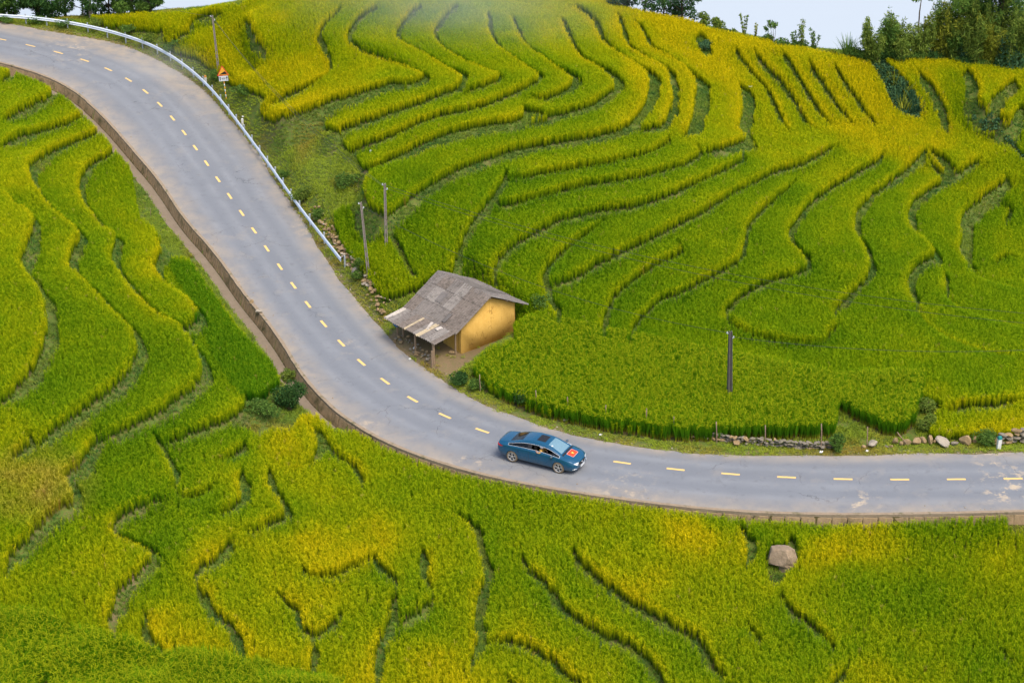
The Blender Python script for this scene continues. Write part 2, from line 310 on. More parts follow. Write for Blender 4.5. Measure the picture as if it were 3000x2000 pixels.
for name, wd, Ps in bund_lines:
    tg = np.gradient(Ps, axis=0); tg /= np.maximum(np.linalg.norm(tg, axis=1), 1e-6)[:, None]
    tg = np.c_[sm1(tg[:, 0], 4), sm1(tg[:, 1], 4)]
    nn = np.c_[tg[:, 1], -tg[:, 0]]           # the lower side lies on the right when walking along the line
    taper = np.clip(np.minimum(np.arange(len(Ps)), np.arange(len(Ps))[::-1]) / (min(14.0, max(8.0, 0.3 * len(Ps))) if wd.max() < 0.75 else 9.0), 0.12, 1) ** 0.8
    wob = 0.8 + 0.4 * noise2(Ps[:, 0], Ps[:, 1], 1.3, 5)
    for q in np.arange(0, 1.6, 0.1):
        X = Ps + nn * (wd + q)[:, None]
        i = np.round((X[:, 0] - GX0) / FC).astype(int); j = np.round((X[:, 1] - GY0) / FC).astype(int)
        g = (i >= 0) & (i < NX * FINE) & (j >= 0) & (j < NY * FINE); lowside_shade[j[g], i[g]] = np.maximum(lowside_shade[j[g], i[g]], (1 - q / 1.7) * np.minimum(1, taper[g] * 1.2))
    for q in np.arange(0.5, -0.001, -0.06):
        X = Ps - nn * q
        i = np.round((X[:, 0] - GX0) / FC).astype(int); j = np.round((X[:, 1] - GY0) / FC).astype(int)
        g = (i >= 0) & (i < NX * FINE) & (j >= 0) & (j < NY * FINE); crest[j[g], i[g]] = np.maximum(crest[j[g], i[g]], (1 - q / 0.55) * np.minimum(1, taper[g] * 1.2))
    for q in np.arange(0, max(wd.max(), 0.5) + 0.001, 0.06):
        ok = q <= np.maximum(wd * taper * wob, 0.5)
        X = Ps[ok] + nn[ok] * q
        i = np.round((X[:, 0] - GX0) / CELL).astype(int); j = np.round((X[:, 1] - GY0) / CELL).astype(int)
        g = (i >= 0) & (i < NX) & (j >= 0) & (j < NY); strip[j[g], i[g]] = True
        ok = q <= np.maximum(0.92 * wd * taper * wob - 0.02, 0.12)
        X = Ps[ok] + nn[ok] * q
        i = np.round((X[:, 0] - GX0) / FC).astype(int); j = np.round((X[:, 1] - GY0) / FC).astype(int)
        g = (i >= 0) & (i < NX * FINE) & (j >= 0) & (j < NY * FINE); fstrip[j[g], i[g]] = True
def relax(z, target, free, domain, lam, n):
    """level the height inside the domain, never across its edge"""
    d = domain.astype(float)
    wl = np.zeros_like(d); wl[:, 1:] = d[:, :-1]; wr = np.zeros_like(d); wr[:, :-1] = d[:, 1:]
    wu = np.zeros_like(d); wu[1:] = d[:-1]; wd_ = np.zeros_like(d); wd_[:-1] = d[1:]
    den = wl + wr + wu + wd_ + lam
    for _ in range(n):
        s = lam * target
        s = s.copy()
        s[:, 1:] += wl[:, 1:] * z[:, :-1]; s[:, :-1] += wr[:, :-1] * z[:, 1:]
        s[1:] += wu[1:] * z[:-1]; s[:-1] += wd_[:-1] * z[1:]
        zn = s / np.maximum(den, 1e-9)
        z = np.where(free & (den > 0), zn, z)
    return z
# level under the rice beside the wall and the drain
drainy = np.clip((23.2 - st) / 1.0, 0, 1)                      # 1 where the open drain runs, 0 where rice meets the wall
Tg = T.copy()
fall = np.where(e_wall > 0, (0.55 * drainy + 0.62 * (1 - drainy)) * np.exp(-np.maximum(e_wall - 0.4, 0) / (5 * drainy + 9 * (1 - drainy))), 0)
Tg = np.where(near & (e_wall > 0), T - fall, Tg)
bl = np.clip(e_verge / 3.0, 0, 1); bl = bl * bl * (3 - 2 * bl)
Tg = np.where(near & (e_verge > 0) & (e_verge < 3), (zr - 0.04) * (1 - bl) + Tg * bl, Tg)
plots = ~strip
Z = relax(Tg.copy(), Tg, plots, plots, (CELL / 5.0) ** 2, 420)
Z = relax(Z, Tg * 0, strip, np.ones_like(strip), 0.0, 60)
# road bed, wall foot and drain
bl2 = np.clip((e_verge - 0.3) / 1.5, 0, 1)
Z = np.where(near & (e_verge > -0.5) & (e_verge < 1.8) & (lat < 0), np.minimum(Z, 99) * bl2 + (zr - 0.045) * (1 - bl2), Z)
onr = near & (e_wall < 0.22) & (e_verge < 0)
Z = np.where(onr, zr - 0.10, Z)
ditch = near & (e_wall >= 0.22) & (e_wall < 1.25) & (drainy > 0.5)
Z = np.where(ditch, zr - 1.0, Z)
rim = near & (e_wall >= 1.25) & (e_wall < 3.0) & (drainy > 0.5)
rb = np.clip((e_wall - 1.25) / 1.7, 0, 1)
Z = np.where(rim, (zr - 0.52) * (1 - rb) + Z * rb, Z)
wallexp = -np.exp(-((st - 31.6) / 1.6) ** 2) - np.exp(-((st - 35.8) / .5) ** 2) * 1.2 - .5 * np.exp(-((st - 25.0) / 1.2) ** 2)
rimw = near & (e_wall >= 0.22) & (e_wall < 2.2) & (drainy <= 0.5)
rb = np.clip((e_wall - 0.4) / 1.8, 0, 1)
Z = np.where(rimw, (zr - 0.60 + 0.36 * wallexp) * (1 - rb) + np.minimum(Z, zr - 0.45) * rb, Z)
Z = Z + 0.05 * (noise2(GXX, GYY, 0.8, 11) - 0.5) * ~(onr | ditch)
def G(x, y): return sample(Z, x, y)
def at(u, v, h=0.0): return at_on(Z, u, v, h)
def at1(u, v, h=0.0): return Vector(at_on(Z, [u], [v], h)[0])

# ---------------------------------------------------------------- material helpers
def hexc(r, g, b, a=1.0): return (r, g, b, a)
class NT:
    def __init__(s, name):
        s.m = bpy.data.materials.new(name); s.m.use_nodes = True; s.t = s.m.node_tree; s.t.nodes.clear()
        s.out = s.n('ShaderNodeOutputMaterial')
    def n(s, t, **kw):
        k = s.t.nodes.new(t)
        for a, b in kw.items(): setattr(k, a, b)
        return k
    def l(s, a, b): s.t.links.new(a, b)
    def put(s, sock, v):
        if hasattr(v, 'bl_idname') or isinstance(v, bpy.types.NodeSocket): s.l(v, sock)
        else: sock.default_value = v
    def attr(s, name, kind='GEOMETRY'):
        k = s.n('ShaderNodeAttribute', attribute_name=name, attribute_type=kind); return k.outputs['Fac']
    def attrc(s, name, kind='GEOMETRY'):
        k = s.n('ShaderNodeAttribute', attribute_name=name, attribute_type=kind); return k.outputs['Color']
    def mix(s, f, a, b, mode='MIX'):
        k = s.n('ShaderNodeMix', data_type='RGBA', blend_type=mode)
        s.put(k.inputs[0], f); s.put(k.inputs[6], a); s.put(k.inputs[7], b); return k.outputs[2]
    def math(s, op, a, b=0.5, clamp=False):
        k = s.n('ShaderNodeMath', operation=op, use_clamp=clamp); s.put(k.inputs[0], a); s.put(k.inputs[1], b); return k.outputs[0]
    def coord(s, which='Object'): return s.n('ShaderNodeTexCoord').outputs[which]
    def geo(s, which='Position'): return s.n('ShaderNodeNewGeometry').outputs[which]
    def noise(s, vec, scale, detail=3, rough=0.55, dist=0.0, out='Fac'):
        k = s.n('ShaderNodeTexNoise'); s.l(vec, k.inputs['Vector']); k.inputs['Scale'].default_value = scale
        k.inputs['Detail'].default_value = detail; k.inputs['Roughness'].default_value = rough; k.inputs['Distortion'].default_value = dist
        return k.outputs[out]
    def ramp(s, f, stops, interp='LINEAR'):
        k = s.n('ShaderNodeValToRGB'); s.put(k.inputs[0], f); e = k.color_ramp.elements; k.color_ramp.interpolation = interp
        while len(e) < len(stops): e.new(0.5)
        for q, (p, c) in zip(e, stops): q.position = p; q.color = c if len(c) == 4 else (*c, 1)
        return k.outputs[0]
    def maprange(s, f, a, b, c=0.0, d=1.0):
        k = s.n('ShaderNodeMapRange'); s.put(k.inputs[0], f)
        for i, q in zip((1, 2, 3, 4), (a, b, c, d)): k.inputs[i].default_value = q
        return k.outputs[0]
    def bump(s, h, strength=0.3, dist=0.02):
        k = s.n('ShaderNodeBump'); s.l(h, k.inputs['Height']); k.inputs['Strength'].default_value = strength; k.inputs['Distance'].default_value = dist
        return k.outputs[0]
    def bsdf(s, col, rough=0.7, metal=0.0, spec=0.4, normal=None, **kw):
        k = s.n('ShaderNodeBsdfPrincipled'); s.put(k.inputs['Base Color'], col); s.put(k.inputs['Roughness'], rough)
        s.put(k.inputs['Metallic'], metal); s.put(k.inputs['Specular IOR Level'], spec)
        if normal is not None: s.l(normal, k.inputs['Normal'])
        for a, b in kw.items(): s.put(k.inputs[a.replace('_', ' ')], b)
        s.l(k.outputs[0], s.out.inputs[0]); return s.m
    def leaf(s, col, trans=0.35):
        a = s.n('ShaderNodeBsdfDiffuse'); b = s.n('ShaderNodeBsdfTranslucent'); mx = s.n('ShaderNodeMixShader')
        s.put(a.inputs[0], col); s.put(b.inputs[0], col); mx.inputs[0].default_value = trans
        s.l(a.outputs[0], mx.inputs[1]); s.l(b.outputs[0], mx.inputs[2]); s.l(mx.outputs[0], s.out.inputs[0]); return s.m
def plain(name, col, rough=0.7, metal=0.0, spec=0.4, var=0.25, scale=6.0, bump=0.0):
    """a plain painted or raw surface with uneven tone"""
    t = NT(name); v = t.coord()
    f = t.noise(v, scale, 4); c = t.mix(f, tuple(x * (1 - var) for x in col[:3]) + (1,), tuple(min(1, x * (1 + var)) for x in col[:3]) + (1,))
    return t.bsdf(c, rough, metal, spec, t.bump(t.noise(v, scale * 4, 3), bump, 0.01) if bump else None)

def mesh_obj(name, verts, faces, mat=None, parent=None, smooth=False, attrs=None):
    me = bpy.data.meshes.new(name); me.from_pydata([tuple(p) for p in verts], [], [tuple(f) for f in faces]); me.update()
    if attrs:
        for k, a in attrs.items():
            q = me.attributes.new(k, 'FLOAT', 'POINT'); q.data.foreach_set('value', np.asarray(a, dtype=np.float32))
    if mat: me.materials.append(mat)
    if smooth: me.polygons.foreach_set('use_smooth', [True] * len(me.polygons))
    o = bpy.data.objects.new(name, me); C.objects.link(o)
    if parent: o.parent = parent
    return o
def fast_mesh(name, V, F, mat=None, smooth=False, attrs=None):
    """V (n,3), F (m,k) arrays"""
    me = bpy.data.meshes.new(name); V = np.asarray(V, np.float32); F = np.asarray(F, np.int32); m, k = F.shape
    me.vertices.add(len(V)); me.vertices.foreach_set('co', V.ravel())
    me.loops.add(m * k); me.loops.foreach_set('vertex_index', F.ravel())
    me.polygons.add(m); me.polygons.foreach_set('loop_start', np.arange(0, m * k, k, dtype=np.int32))
    me.update(calc_edges=True)
    if smooth: me.polygons.foreach_set('use_smooth', np.ones(m, bool))
    if attrs:
        for kk, a in attrs.items():
            a = np.asarray(a, np.float32)
            if a.ndim == 2:
                q = me.attributes.new(kk, 'FLOAT_VECTOR', 'POINT'); q.data.foreach_set('vector', a.ravel())
            else:
                q = me.attributes.new(kk, 'FLOAT', 'POINT'); q.data.foreach_set('value', a)
    if mat: me.materials.append(mat)
    me.update(); return me
def tag(o, label=None, cat=None, group=None, kind=None):
    if label: o['label'] = label
    if cat: o['category'] = cat
    if group: o['group'] = group
    if kind: o['kind'] = kind
    return o
def empty(name, loc, rz=0.0):
    o = bpy.data.objects.new(name, None); C.objects.link(o); o.location = loc; o.rotation_euler = (0, 0, rz); o.empty_display_size = 0.2
    return o
def link(name, me, parent=None):
    o = bpy.data.objects.new(name, me); C.objects.link(o)
    if parent: o.parent = parent
    return o

# ---------------------------------------------------------------- where things grow (outlines as seen from the viewpoint)
VERGE = [(0, 70), (166, 90), (332, 115), (485, 185), (600, 262), (690, 365), (753, 445), (816, 548), (893, 663), (960, 829), (980, 893), (1090, 969), (1180, 1059), (1260, 1110), (1350, 1167), (1480, 1224), (1630, 1269), (1830, 1317), (2041, 1345), (2245, 1347), (2551, 1343), (3000, 1336), (3300, 1336),
    (3300, 1275), (3000, 1272), (2740, 1272), (2722, 1262), (2720, 1240), (2768, 1185), (2700, 1160), (2690, 1190), (2680, 1230), (2640, 1262), (2590, 1255), (2510, 1215), (2458, 1180), (2458, 1210), (2442, 1264), (2000, 1276), (1890, 1264), (1810, 1252), (1680, 1226), (1575, 1200), (1480, 1162), (1425, 1128), (1385, 1085), (1400, 1064), (1425, 1026), (1510, 1000), (1500, 900), (1300, 790), (1217, 842), (1127, 872), (1076, 812), (1000, 710), (982, 650), (980, 620), (1010, 606), (1058, 596), (1088, 606), (1061, 553), (1064, 493), (1047, 459), (1004, 413), (985, 372), (950, 368), (945, 345), (850, 352), (810, 352), (766, 338), (762, 305), (790, 284), (725, 258), (680, 247), (630, 205), (575, 165), (520, 150), (482, 120), (480, 92), (383, 81), (306, 72), (275, 55), (240, 40), (0, 0)]
PATH1 = [(1095, 622), (1128, 628), (1150, 676), (1190, 740), (1225, 812), (1208, 818), (1164, 744), (1136, 690)]
DRAINSIDE = [(100, 190), (262, 300), (345, 383), (411, 459), (478, 536), (542, 638), (638, 740), (721, 861), (817, 970), (893, 1097), (957, 1174), (1059, 1250), (1010, 1262), (960, 1238), (930, 1222), (905, 1215), (880, 1222), (850, 1262), (800, 1258), (760, 1275), (700, 1252), (714, 1205), (716, 1158), (765, 1160), (817, 1122), (817, 1100), (787, 1055), (700, 965), (617, 850), (553, 760), (480, 752), (480, 715), (452, 670), (410, 640), (400, 600), (385, 510), (362, 450), (340, 408), (306, 353), (256, 293), (149, 208)]
HOLE = [(2043, 142), (2055, 95), (2072, 110), (2087, 150), (2085, 162), (2068, 170)]
MAIZE = [(2527, 157), (2566, 157), (2612, 191), (2650, 230), (2680, 263), (2697, 315), (2697, 349), (2655, 340), (2617, 315), (2604, 289), (2587, 247), (2557, 196)]
CABBAGE = [(2850, 335), (2915, 330), (2945, 375), (2990, 440), (3010, 455), (3000, 470), (2940, 420), (2910, 388), (2870, 378)]
BOULDERGAP = [(2243, 1612), (2300, 1590), (2330, 1600), (2326, 1660), (2300, 1680), (2285, 1712), (2250, 1712)]
CORNER = [(2946, 1500), (3300, 1500), (3300, 1560), (2960, 1560)]
TALL1 = [(1385, 1085), (1425, 1020), (1510, 1000), (1545, 930), (1640, 935), (1900, 990), (2150, 1040), (2400, 1090), (2480, 1120), (2456, 1180), (2444, 1266), (2000, 1278), (1680, 1230), (1480, 1165)]
TALL2 = [(2440, 1110), (2600, 1095), (2705, 1100), (2700, 1170), (2680, 1230), (2640, 1264), (2590, 1258), (2450, 1185)]
LUSH = [(-300, 1786), (0, 1790), (85, 1792), (170, 1806), (240, 1846), (340, 1878), (470, 1900), (600, 1922), (720, 1928), (850, 1950), (1000, 1990), (1090, 2250), (-300, 2250)]
YELLOWPLOT = [(2725, 1270), (2722, 1240), (2765, 1180), (2830, 1172), (3000, 1150), (3300, 1140), (3300, 1280)]
TONGUE = [(975, 605), (1060, 590), (1135, 625), (1165, 735), (1225, 835), (1125, 875), (1070, 815), (995, 710)]
GREENSTRIP = [(478, 750), (560, 765), (620, 850), (700, 965), (800, 1060), (825, 1130), (760, 1165), (700, 1150), (640, 1070), (600, 980), (560, 930), (580, 905), (520, 820)]
def masks(x, y, z=None):
    z = G(x, y) if z is None else z
    u, v = project(x, y, z + 0.45)
    m = {k: in_poly(u, v, p) for k, p in dict(verge=VERGE, path=PATH1, drain=DRAINSIDE, hole=HOLE, maize=MAIZE, cabbage=CABBAGE, boulder=BOULDERGAP, corner=CORNER).items()}
    m['past'] = y > np.interp(x, ridge_x, ridge_y) - 0.2
    k, t, d = road_coords(x, y); nr = d < 45
    ew = t - np.interp(k, ar, WW); ev = -t - np.interp(k, ar, WV); stn = np.interp(k, ar, RS)
    m['road'] = nr & (ew < 0.05) & (ev < 0.0)
    m['wallzone'] = nr & (ew >= 0.05) & (ew < np.where(stn < 23.2, 1.32, 0.5)) & (t > 0)
    m['ew'] = ew; m['ev'] = ev; m['st'] = stn; m['t'] = t; m['u'] = u; m['v'] = v; m['nr'] = nr
    return m
# the hut's axes: a along the ridge towards the viewer, b across it
_r = rays([1352], [1037])[0]; HO = Vector(_r * ((0.20 - CAMZ) / _r[2])) + Vector((0, 0, CAMZ)); HA = Vector((0.652, -0.759, 0)).normalized(); HB = Vector((0.759, 0.652, 0)).normalized()
def hut_ab(x, y):
    dx = x - HO.x; dy = y - HO.y
    return dx * HA.x + dy * HA.y, dx * HB.x + dy * HB.y
ha, hb = hut_ab(GXX, GYY)
wpad = np.clip(np.minimum.reduce([(ha + 6.2), (1.3 - ha), (hb + 2.9), (5.8 - hb)]) / 1.3, 0, 1) * np.clip((e_verge - 0.1) / 0.6, 0, 1)
Z = Z * (1 - wpad) + (HO.z + np.clip(-hb, 0, 2.2) * 0.05 + np.clip(-ha, 0, 3) * 0.07) * wpad
Z = np.where(onr, zr - 0.10, Z)

# ---------------------------------------------------------------- ground sheet
mm = masks(GXX.ravel(), GYY.ravel(), Z.ravel())
soilf = np.zeros(NX * NY); 
HAf, HBf = ha.ravel(), hb.ravel()
yard = (HAf > -5.2) & (HAf < 1.7) & (HBf > -2.45) & (HBf < 4.6) & (HAf + 0.25 * HBf < 1.3)
soilf[yard] = 0.9
edge_dirt = mm['nr'] & (mm['ev'] > -0.2) & (mm['ev'] < 0.75)
soilf[edge_dirt] = np.maximum(soilf[edge_dirt], 0.75 - 0.8 * np.clip(mm['ev'][edge_dirt], 0, 1))
path_soil = in_poly(mm['u'], mm['v'], [(310, 1800), (345, 1690), (430, 1600), (455, 1610), (400, 1680), (360, 1730), (330, 1850)])
soilf[path_soil] = 0.85
bank_soil = noise2(GXX.ravel(), GYY.ravel(), 1.7, 21) > 0.72
soilf[bank_soil & strip.ravel()] = 0.3
vergef = (mm['verge'] | mm['drain'] | mm['maize'] | mm['cabbage'] | mm['hole'] | mm['past'] | strip.ravel() | (mm['u'] < -280) | (mm['u'] > 3280) | (mm['v'] > 2280)).astype(float)
t_ = NT('ground_earth'); pos = t_.geo()
n1 = t_.noise(pos, 0.9, 5); n2 = t_.noise(pos, 7.0, 4); n3 = t_.noise(pos, 34.0, 3)
grassc = t_.mix(n1, (0.055, 0.11, 0.02, 1), (0.13, 0.18, 0.03, 1)); grassc = t_.mix(t_.maprange(n2, 0.45, 0.75), grassc, (0.16, 0.12, 0.035, 1))
mud = t_.mix(n2, (0.045, 0.040, 0.016, 1), (0.09, 0.075, 0.028, 1))
dirt = t_.mix(n3, (0.12, 0.08, 0.04, 1), (0.27, 0.195, 0.11, 1))
base = t_.mix(t_.attr('verge'), mud, grassc)
sf = t_.math('MULTIPLY', t_.attr('soil'), t_.maprange(n2, 0.2, 0.55, 0.35, 1.15), True)
base = t_.mix(sf, base, dirt)
m_ground = t_.bsdf(base, 0.95, 0, 0.1, t_.bump(n3, 0.6, 0.05))
V = np.c_[GXX.ravel(), GYY.ravel(), Z.ravel()]
ii = np.arange(NX * NY).reshape(NY, NX)
Fq = np.stack([ii[:-1, :-1], ii[:-1, 1:], ii[1:, 1:], ii[1:, :-1]], -1).reshape(-1, 4)
ground = link('ground', fast_mesh('ground', V, Fq, m_ground, True, dict(soil=soilf, verge=vergef)))
tag(ground, 'terraced hillside earth with grassy bunds between the rice plots', None, None, 'structure')
# land around: rings of coarse terrain out to the horizon, joined to the ground sheet's rim, plus the valley beyond the ridge
rim_idx = list(range(0, NX, 8)) + [NX - 1]; rim_jdx = list(range(0, NY, 8)) + [NY - 1]
loop = [(i, 0) for i in rim_idx] + [(NX - 1, j) for j in rim_jdx[1:]] + [(i, NY - 1) for i in rim_idx[::-1][1:]] + [(0, j) for j in rim_jdx[::-1][1:-1]]
cx, cy = gx.mean(), gy.mean(); verts = []; nl = len(loop)
for k, (sc_, dz) in enumerate(((0.998, -0.6), (1.35, -8), (2.2, -26), (5, -60), (15, -95), (60, -120), (150, -140))):
    for (i, j) in loop:
        x, y = gx[i], gy[j]; X = cx + (x - cx) * sc_; Y = cy + (y - cy) * sc_
        z = Z[j, i] + dz if k == 0 else max(-70 - k * 3, min(Z[j, i], 3) + dz) + 6 * (noise2(np.array([X]), np.array([Y]), 40.0, 3)[0] - 0.5)
        if k and y < 60: z = min(z, 6) - 2
        verts.append((X, Y, z))
faces = [(k * nl + a, k * nl + (a + 1) % nl, (k + 1) * nl + (a + 1) % nl, (k + 1) * nl + a) for k in range(6) for a in range(nl)]
t_ = NT('far_slope_earth'); pos = t_.geo()
m_far = t_.bsdf(t_.mix(t_.noise(pos, 0.05, 5), (0.04, 0.07, 0.02, 1), (0.09, 0.12, 0.03, 1)), 0.95, 0, 0.1)
far = mesh_obj('far_terrain', verts, faces, m_far, None, True); tag(far, 'lower green slopes falling away around the terraces', None, None, 'structure')
# mist lying in the valley behind the ridge: a rolling white layer
mv = []; mf = []; na, nr_ = 72, 14
for k in range(nr_):
    rad = 60 * (1.55 ** k)
    for a in range(na):
        th = 2 * math.pi * a / na; x = rad * math.cos(th); y = 330 + rad * math.sin(th)
        mv.append((x, y, -26 + 5 * (noise2(np.array([x + 900]), np.array([y + 900]), 70.0, 9)[0] - 0.5)))
mv.append((0, 330, -26))
for k in range(nr_ - 1):
    for a in range(na):
        b = (a + 1) % na; mf.append((k * na + a, (k + 1) * na + a, (k + 1) * na + b, k * na + b))
mf += [(len(mv) - 1, a, (a + 1) % na) for a in range(na)]
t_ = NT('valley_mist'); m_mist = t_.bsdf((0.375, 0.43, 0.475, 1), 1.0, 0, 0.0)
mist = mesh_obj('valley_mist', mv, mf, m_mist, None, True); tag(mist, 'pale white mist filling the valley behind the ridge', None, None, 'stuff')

# ---------------------------------------------------------------- road
t_ = NT('asphalt'); pos = t_.geo()
n1 = t_.noise(pos, 0.22, 4, 0.6); n2 = t_.noise(pos, 2.2, 5, 0.6); n3 = t_.noise(pos, 45.0, 3, 0.7); n4 = t_.noise(pos, 120.0, 2, 0.6)
asph = t_.mix(n1, (0.155, 0.168, 0.188, 1), (0.205, 0.217, 0.234, 1)); asph = t_.mix(t_.maprange(n3, 0.35, 0.7, 0, 0.5), asph, (0.13, 0.14, 0.155, 1))
trk = t_.attr('track'); asph = t_.mix(t_.math('MULTIPLY', trk, t_.maprange(t_.noise(pos, 0.5, 4), .3, .7, .2, .6)), asph, (0.25, 0.262, 0.275, 1))
asph = t_.mix(t_.maprange(n2, 0.56, 0.72, 0, 0.55), asph, (0.135, 0.143, 0.155, 1)); asph = t_.mix(t_.maprange(t_.noise(pos, 0.6, 6, 0.7), 0.56, 0.7, 0, 0.45), asph, (0.27, 0.25, 0.225, 1))
vc = t_.n('ShaderNodeTexVoronoi', feature='DISTANCE_TO_EDGE'); wv = t_.n('ShaderNodeVectorMath', operation='ADD'); t_.l(pos, wv.inputs[0]); t_.l(t_.noise(pos, 1.5, 4, .6, 0, 'Color'), wv.inputs[1]); t_.l(wv.outputs[0], vc.inputs['Vector']); vc.inputs['Scale'].default_value = .33
crk = t_.math('MULTIPLY', t_.maprange(vc.outputs['Distance'], .002, .009, 1, 0), t_.maprange(t_.noise(pos, .3, 3), .52, .6), True); asph = t_.mix(t_.math('MULTIPLY', crk, .6), asph, (0.06, 0.062, 0.065, 1))
asph = t_.mix(t_.maprange(n4, 0.62, 0.75, 0, 0.55), asph, (0.34, 0.34, 0.34, 1))
edge = t_.attr('edge')           # 0 on the lanes .. 1 at the verge: blown-in dust
dust = t_.math('MULTIPLY', edge, t_.maprange(t_.noise(pos, 0.8, 5, 0.65), 0.25, 0.62), True)
asph = t_.mix(t_.math('MULTIPLY', dust, 0.85), asph, t_.mix(n3, (0.27, 0.225, 0.17, 1), (0.42, 0.35, 0.265, 1)))
spl = t_.math('MULTIPLY', t_.attr('splash'), t_.maprange(t_.noise(pos, 1.6, 6, 0.7), 0.53, 0.63), True)
asph = t_.mix(t_.math('MULTIPLY', spl, 0.8), asph, (0.5, 0.40, 0.27, 1))
m_asphalt = t_.bsdf(asph, 0.85, 0, 0.3, t_.bump(n3, 0.35, 0.01))
cols = np.linspace(-1, 1, 21); rv = []; ra = []; rs = []; rt_ = []
wig = 0.16 * (noise2(ar * 0.5, ar * 0, 0.9, 31) - 0.5) + 0.3 * (noise2(ar * 0.5, ar * 0, 3.1, 32) - 0.5)
for k in range(len(RC)):
    for c in cols:
        off = c * (WW[k] + 0.03) if c > 0 else c * (WV[k] + 0.12 + wig[k])
        p = RC[k] + RN[k] * off; rv.append((p[0], p[1], RC[k][2] + 0.02 - 0.018 * abs(off)))
        e = max(0, (abs(c) - 0.55) / 0.45)
        if c < 0 and RS[k] < 9: e = max(e, max(0, (abs(c) - 0.28) / 0.35) * min(1, (9 - RS[k]) / 5))
        ra.append(min(1, e)); rt_.append(max(math.exp(-((abs(off) - .85) / .35) ** 2), math.exp(-((abs(off) - 2.25) / .35) ** 2)))
        u, v = project(p[0], p[1], p[2])
        s_ = 0.0
        for (a, b, r0, amp) in ((2950, 1420, 110, 1), (2520, 1470, 70, .9), (1370, 1360, 60, .8), (2900, 1345, 60, .8), (1830, 1440, 120, .5), (1025, 1018, 40, .6), (1060, 1245, 60, .6), (210, 140, 90, .5), (900, 660, 60, .4)):
            s_ = max(s_, amp * max(0, 1 - math.hypot(u - a, (v - b) * 1.4) / r0))
        rs.append(min(1, s_ * 1.6))
nc = len(cols)
rf = [(k * nc + c, k * nc + c + 1, (k + 1) * nc + c + 1, (k + 1) * nc + c) for k in range(len(RC) - 1) for c in range(nc - 1)]
road = mesh_obj('road', rv, [f[::-1] for f in rf], m_asphalt, None, True, dict(edge=ra, splash=rs, track=rt_)); tag(road, 'winding grey asphalt road with a dashed yellow centre line', None, None, 'structure')
def road_pt(s, off=0.0, h=0.0):
    k = (s + 12) * SUB
    p = np.array([np.interp(k, ar, RC[:, i]) for i in range(3)]); n = np.array([np.interp(k, ar, RN[:, i]) for i in range(3)])
    p = p + n * off; p[2] += 0.02 - 0.018 * abs(off) + h; return Vector(p)
t_ = NT('road_paint'); pos = t_.geo()
m_paint = t_.bsdf(t_.mix(t_.maprange(t_.noise(pos, 9, 5, 0.7), 0.3, 0.7, 0, 0.55), (0.80, 0.52, 0.14, 1), (0.55, 0.42, 0.24, 1)), 0.7, 0, 0.3)
for s in range(-3, 40):
    a = []
    for q in np.linspace(-0.5, 0.5, 5) / 3.0:
        for o_ in (-0.085, 0.085): a.append(road_pt(s + q, o_ + 0.006 * random.uniform(-1, 1), 0.006))
    f = [(2 * k, 2 * k + 1, 2 * k + 3, 2 * k + 2) for k in range(4)]
    mesh_obj('centre_line_dash', a, f, m_paint, road)
# ---------------------------------------------------------------- concrete lining of the road edge: slabs, cap, channel bed
t_ = NT('drain_slab_concrete'); v_ = t_.geo(); n1 = t_.noise(v_, 3.0, 6, 0.7); n2 = t_.noise(v_, 22, 4)
col = t_.mix(n1, (0.17, 0.115, 0.06, 1), (0.40, 0.29, 0.17, 1)); col = t_.mix(t_.maprange(t_.noise(v_, 1.1, 5, 0.7), 0.5, 0.68, 0, 0.8), col, (0.045, 0.055, 0.02, 1))
m_slab = t_.bsdf(col, 0.95, 0, 0.15, t_.bump(n2, 0.7, 0.03))
t_ = NT('drain_cap_concrete'); v_ = t_.geo()
col = t_.mix(t_.noise(v_, 5.0, 6, 0.7), (0.19, 0.14, 0.09, 1), (0.38, 0.30, 0.21, 1)); col = t_.mix(t_.maprange(t_.noise(v_, 1.7, 5), 0.58, 0.7, 0, .7), col, (0.08, 0.09, 0.03, 1))
m_cap = t_.bsdf(col, 0.95, 0, 0.15, t_.bump(t_.noise(v_, 18, 4), 0.7, 0.03))
t_ = NT('drain_bed_concrete'); v_ = t_.geo()
col = t_.mix(t_.noise(v_, 1.2, 6, 0.65), (0.16, 0.125, 0.085, 1), (0.27, 0.215, 0.155, 1)); col = t_.mix(t_.maprange(t_.noise(v_, 4, 5), 0.55, 0.7, 0, .6), col, (0.15, 0.12, 0.08, 1))
m_bed = t_.bsdf(col, 0.9, 0, 0.2, t_.bump(t_.noise(v_, 25, 3), 0.4, 0.02))
drain = empty('roadside_drain', road_pt(12, 3.6)); tag(drain, 'brown concrete slab wall and open drain channel along the lower road edge', 'drain')
def strip_mesh(name, s0, s1, prof, mat, parent, step=1 / 6, jit=0.0, zfun=None):
    vs = []; n = int(round((s1 - s0) / step)) + 1; m = len(prof)
    for k in range(n):
        s = s0 + (s1 - s0) * k / (n - 1); w0 = float(np.interp((s + 12) * SUB, ar, WW)); zz = road_pt(s).z
        for (o_, h) in prof:
            p = road_pt(s, w0 + o_ + random.uniform(-jit, jit)); p.z = zz + h - 0.06 + random.uniform(-jit, jit) * 0.6; vs.append(p)
    fs = [(k * m + a, k * m + (a + 1) % m, (k + 1) * m + (a + 1) % m, (k + 1) * m + a) for k in range(n - 1) for a in range(m)]
    fs += [tuple(range(m))[::-1], tuple((n - 1) * m + a for a in range(m))]
    o = mesh_obj(name, [p - parent.location for p in vs], fs, mat, parent); return o
S_END = 39.0
strip_mesh('cap', -2, S_END, [(0.0, -0.25), (0.20, -0.25), (0.21, 0.065), (0.0, 0.07)], m_cap, drain, 1 / 8, 0.014)
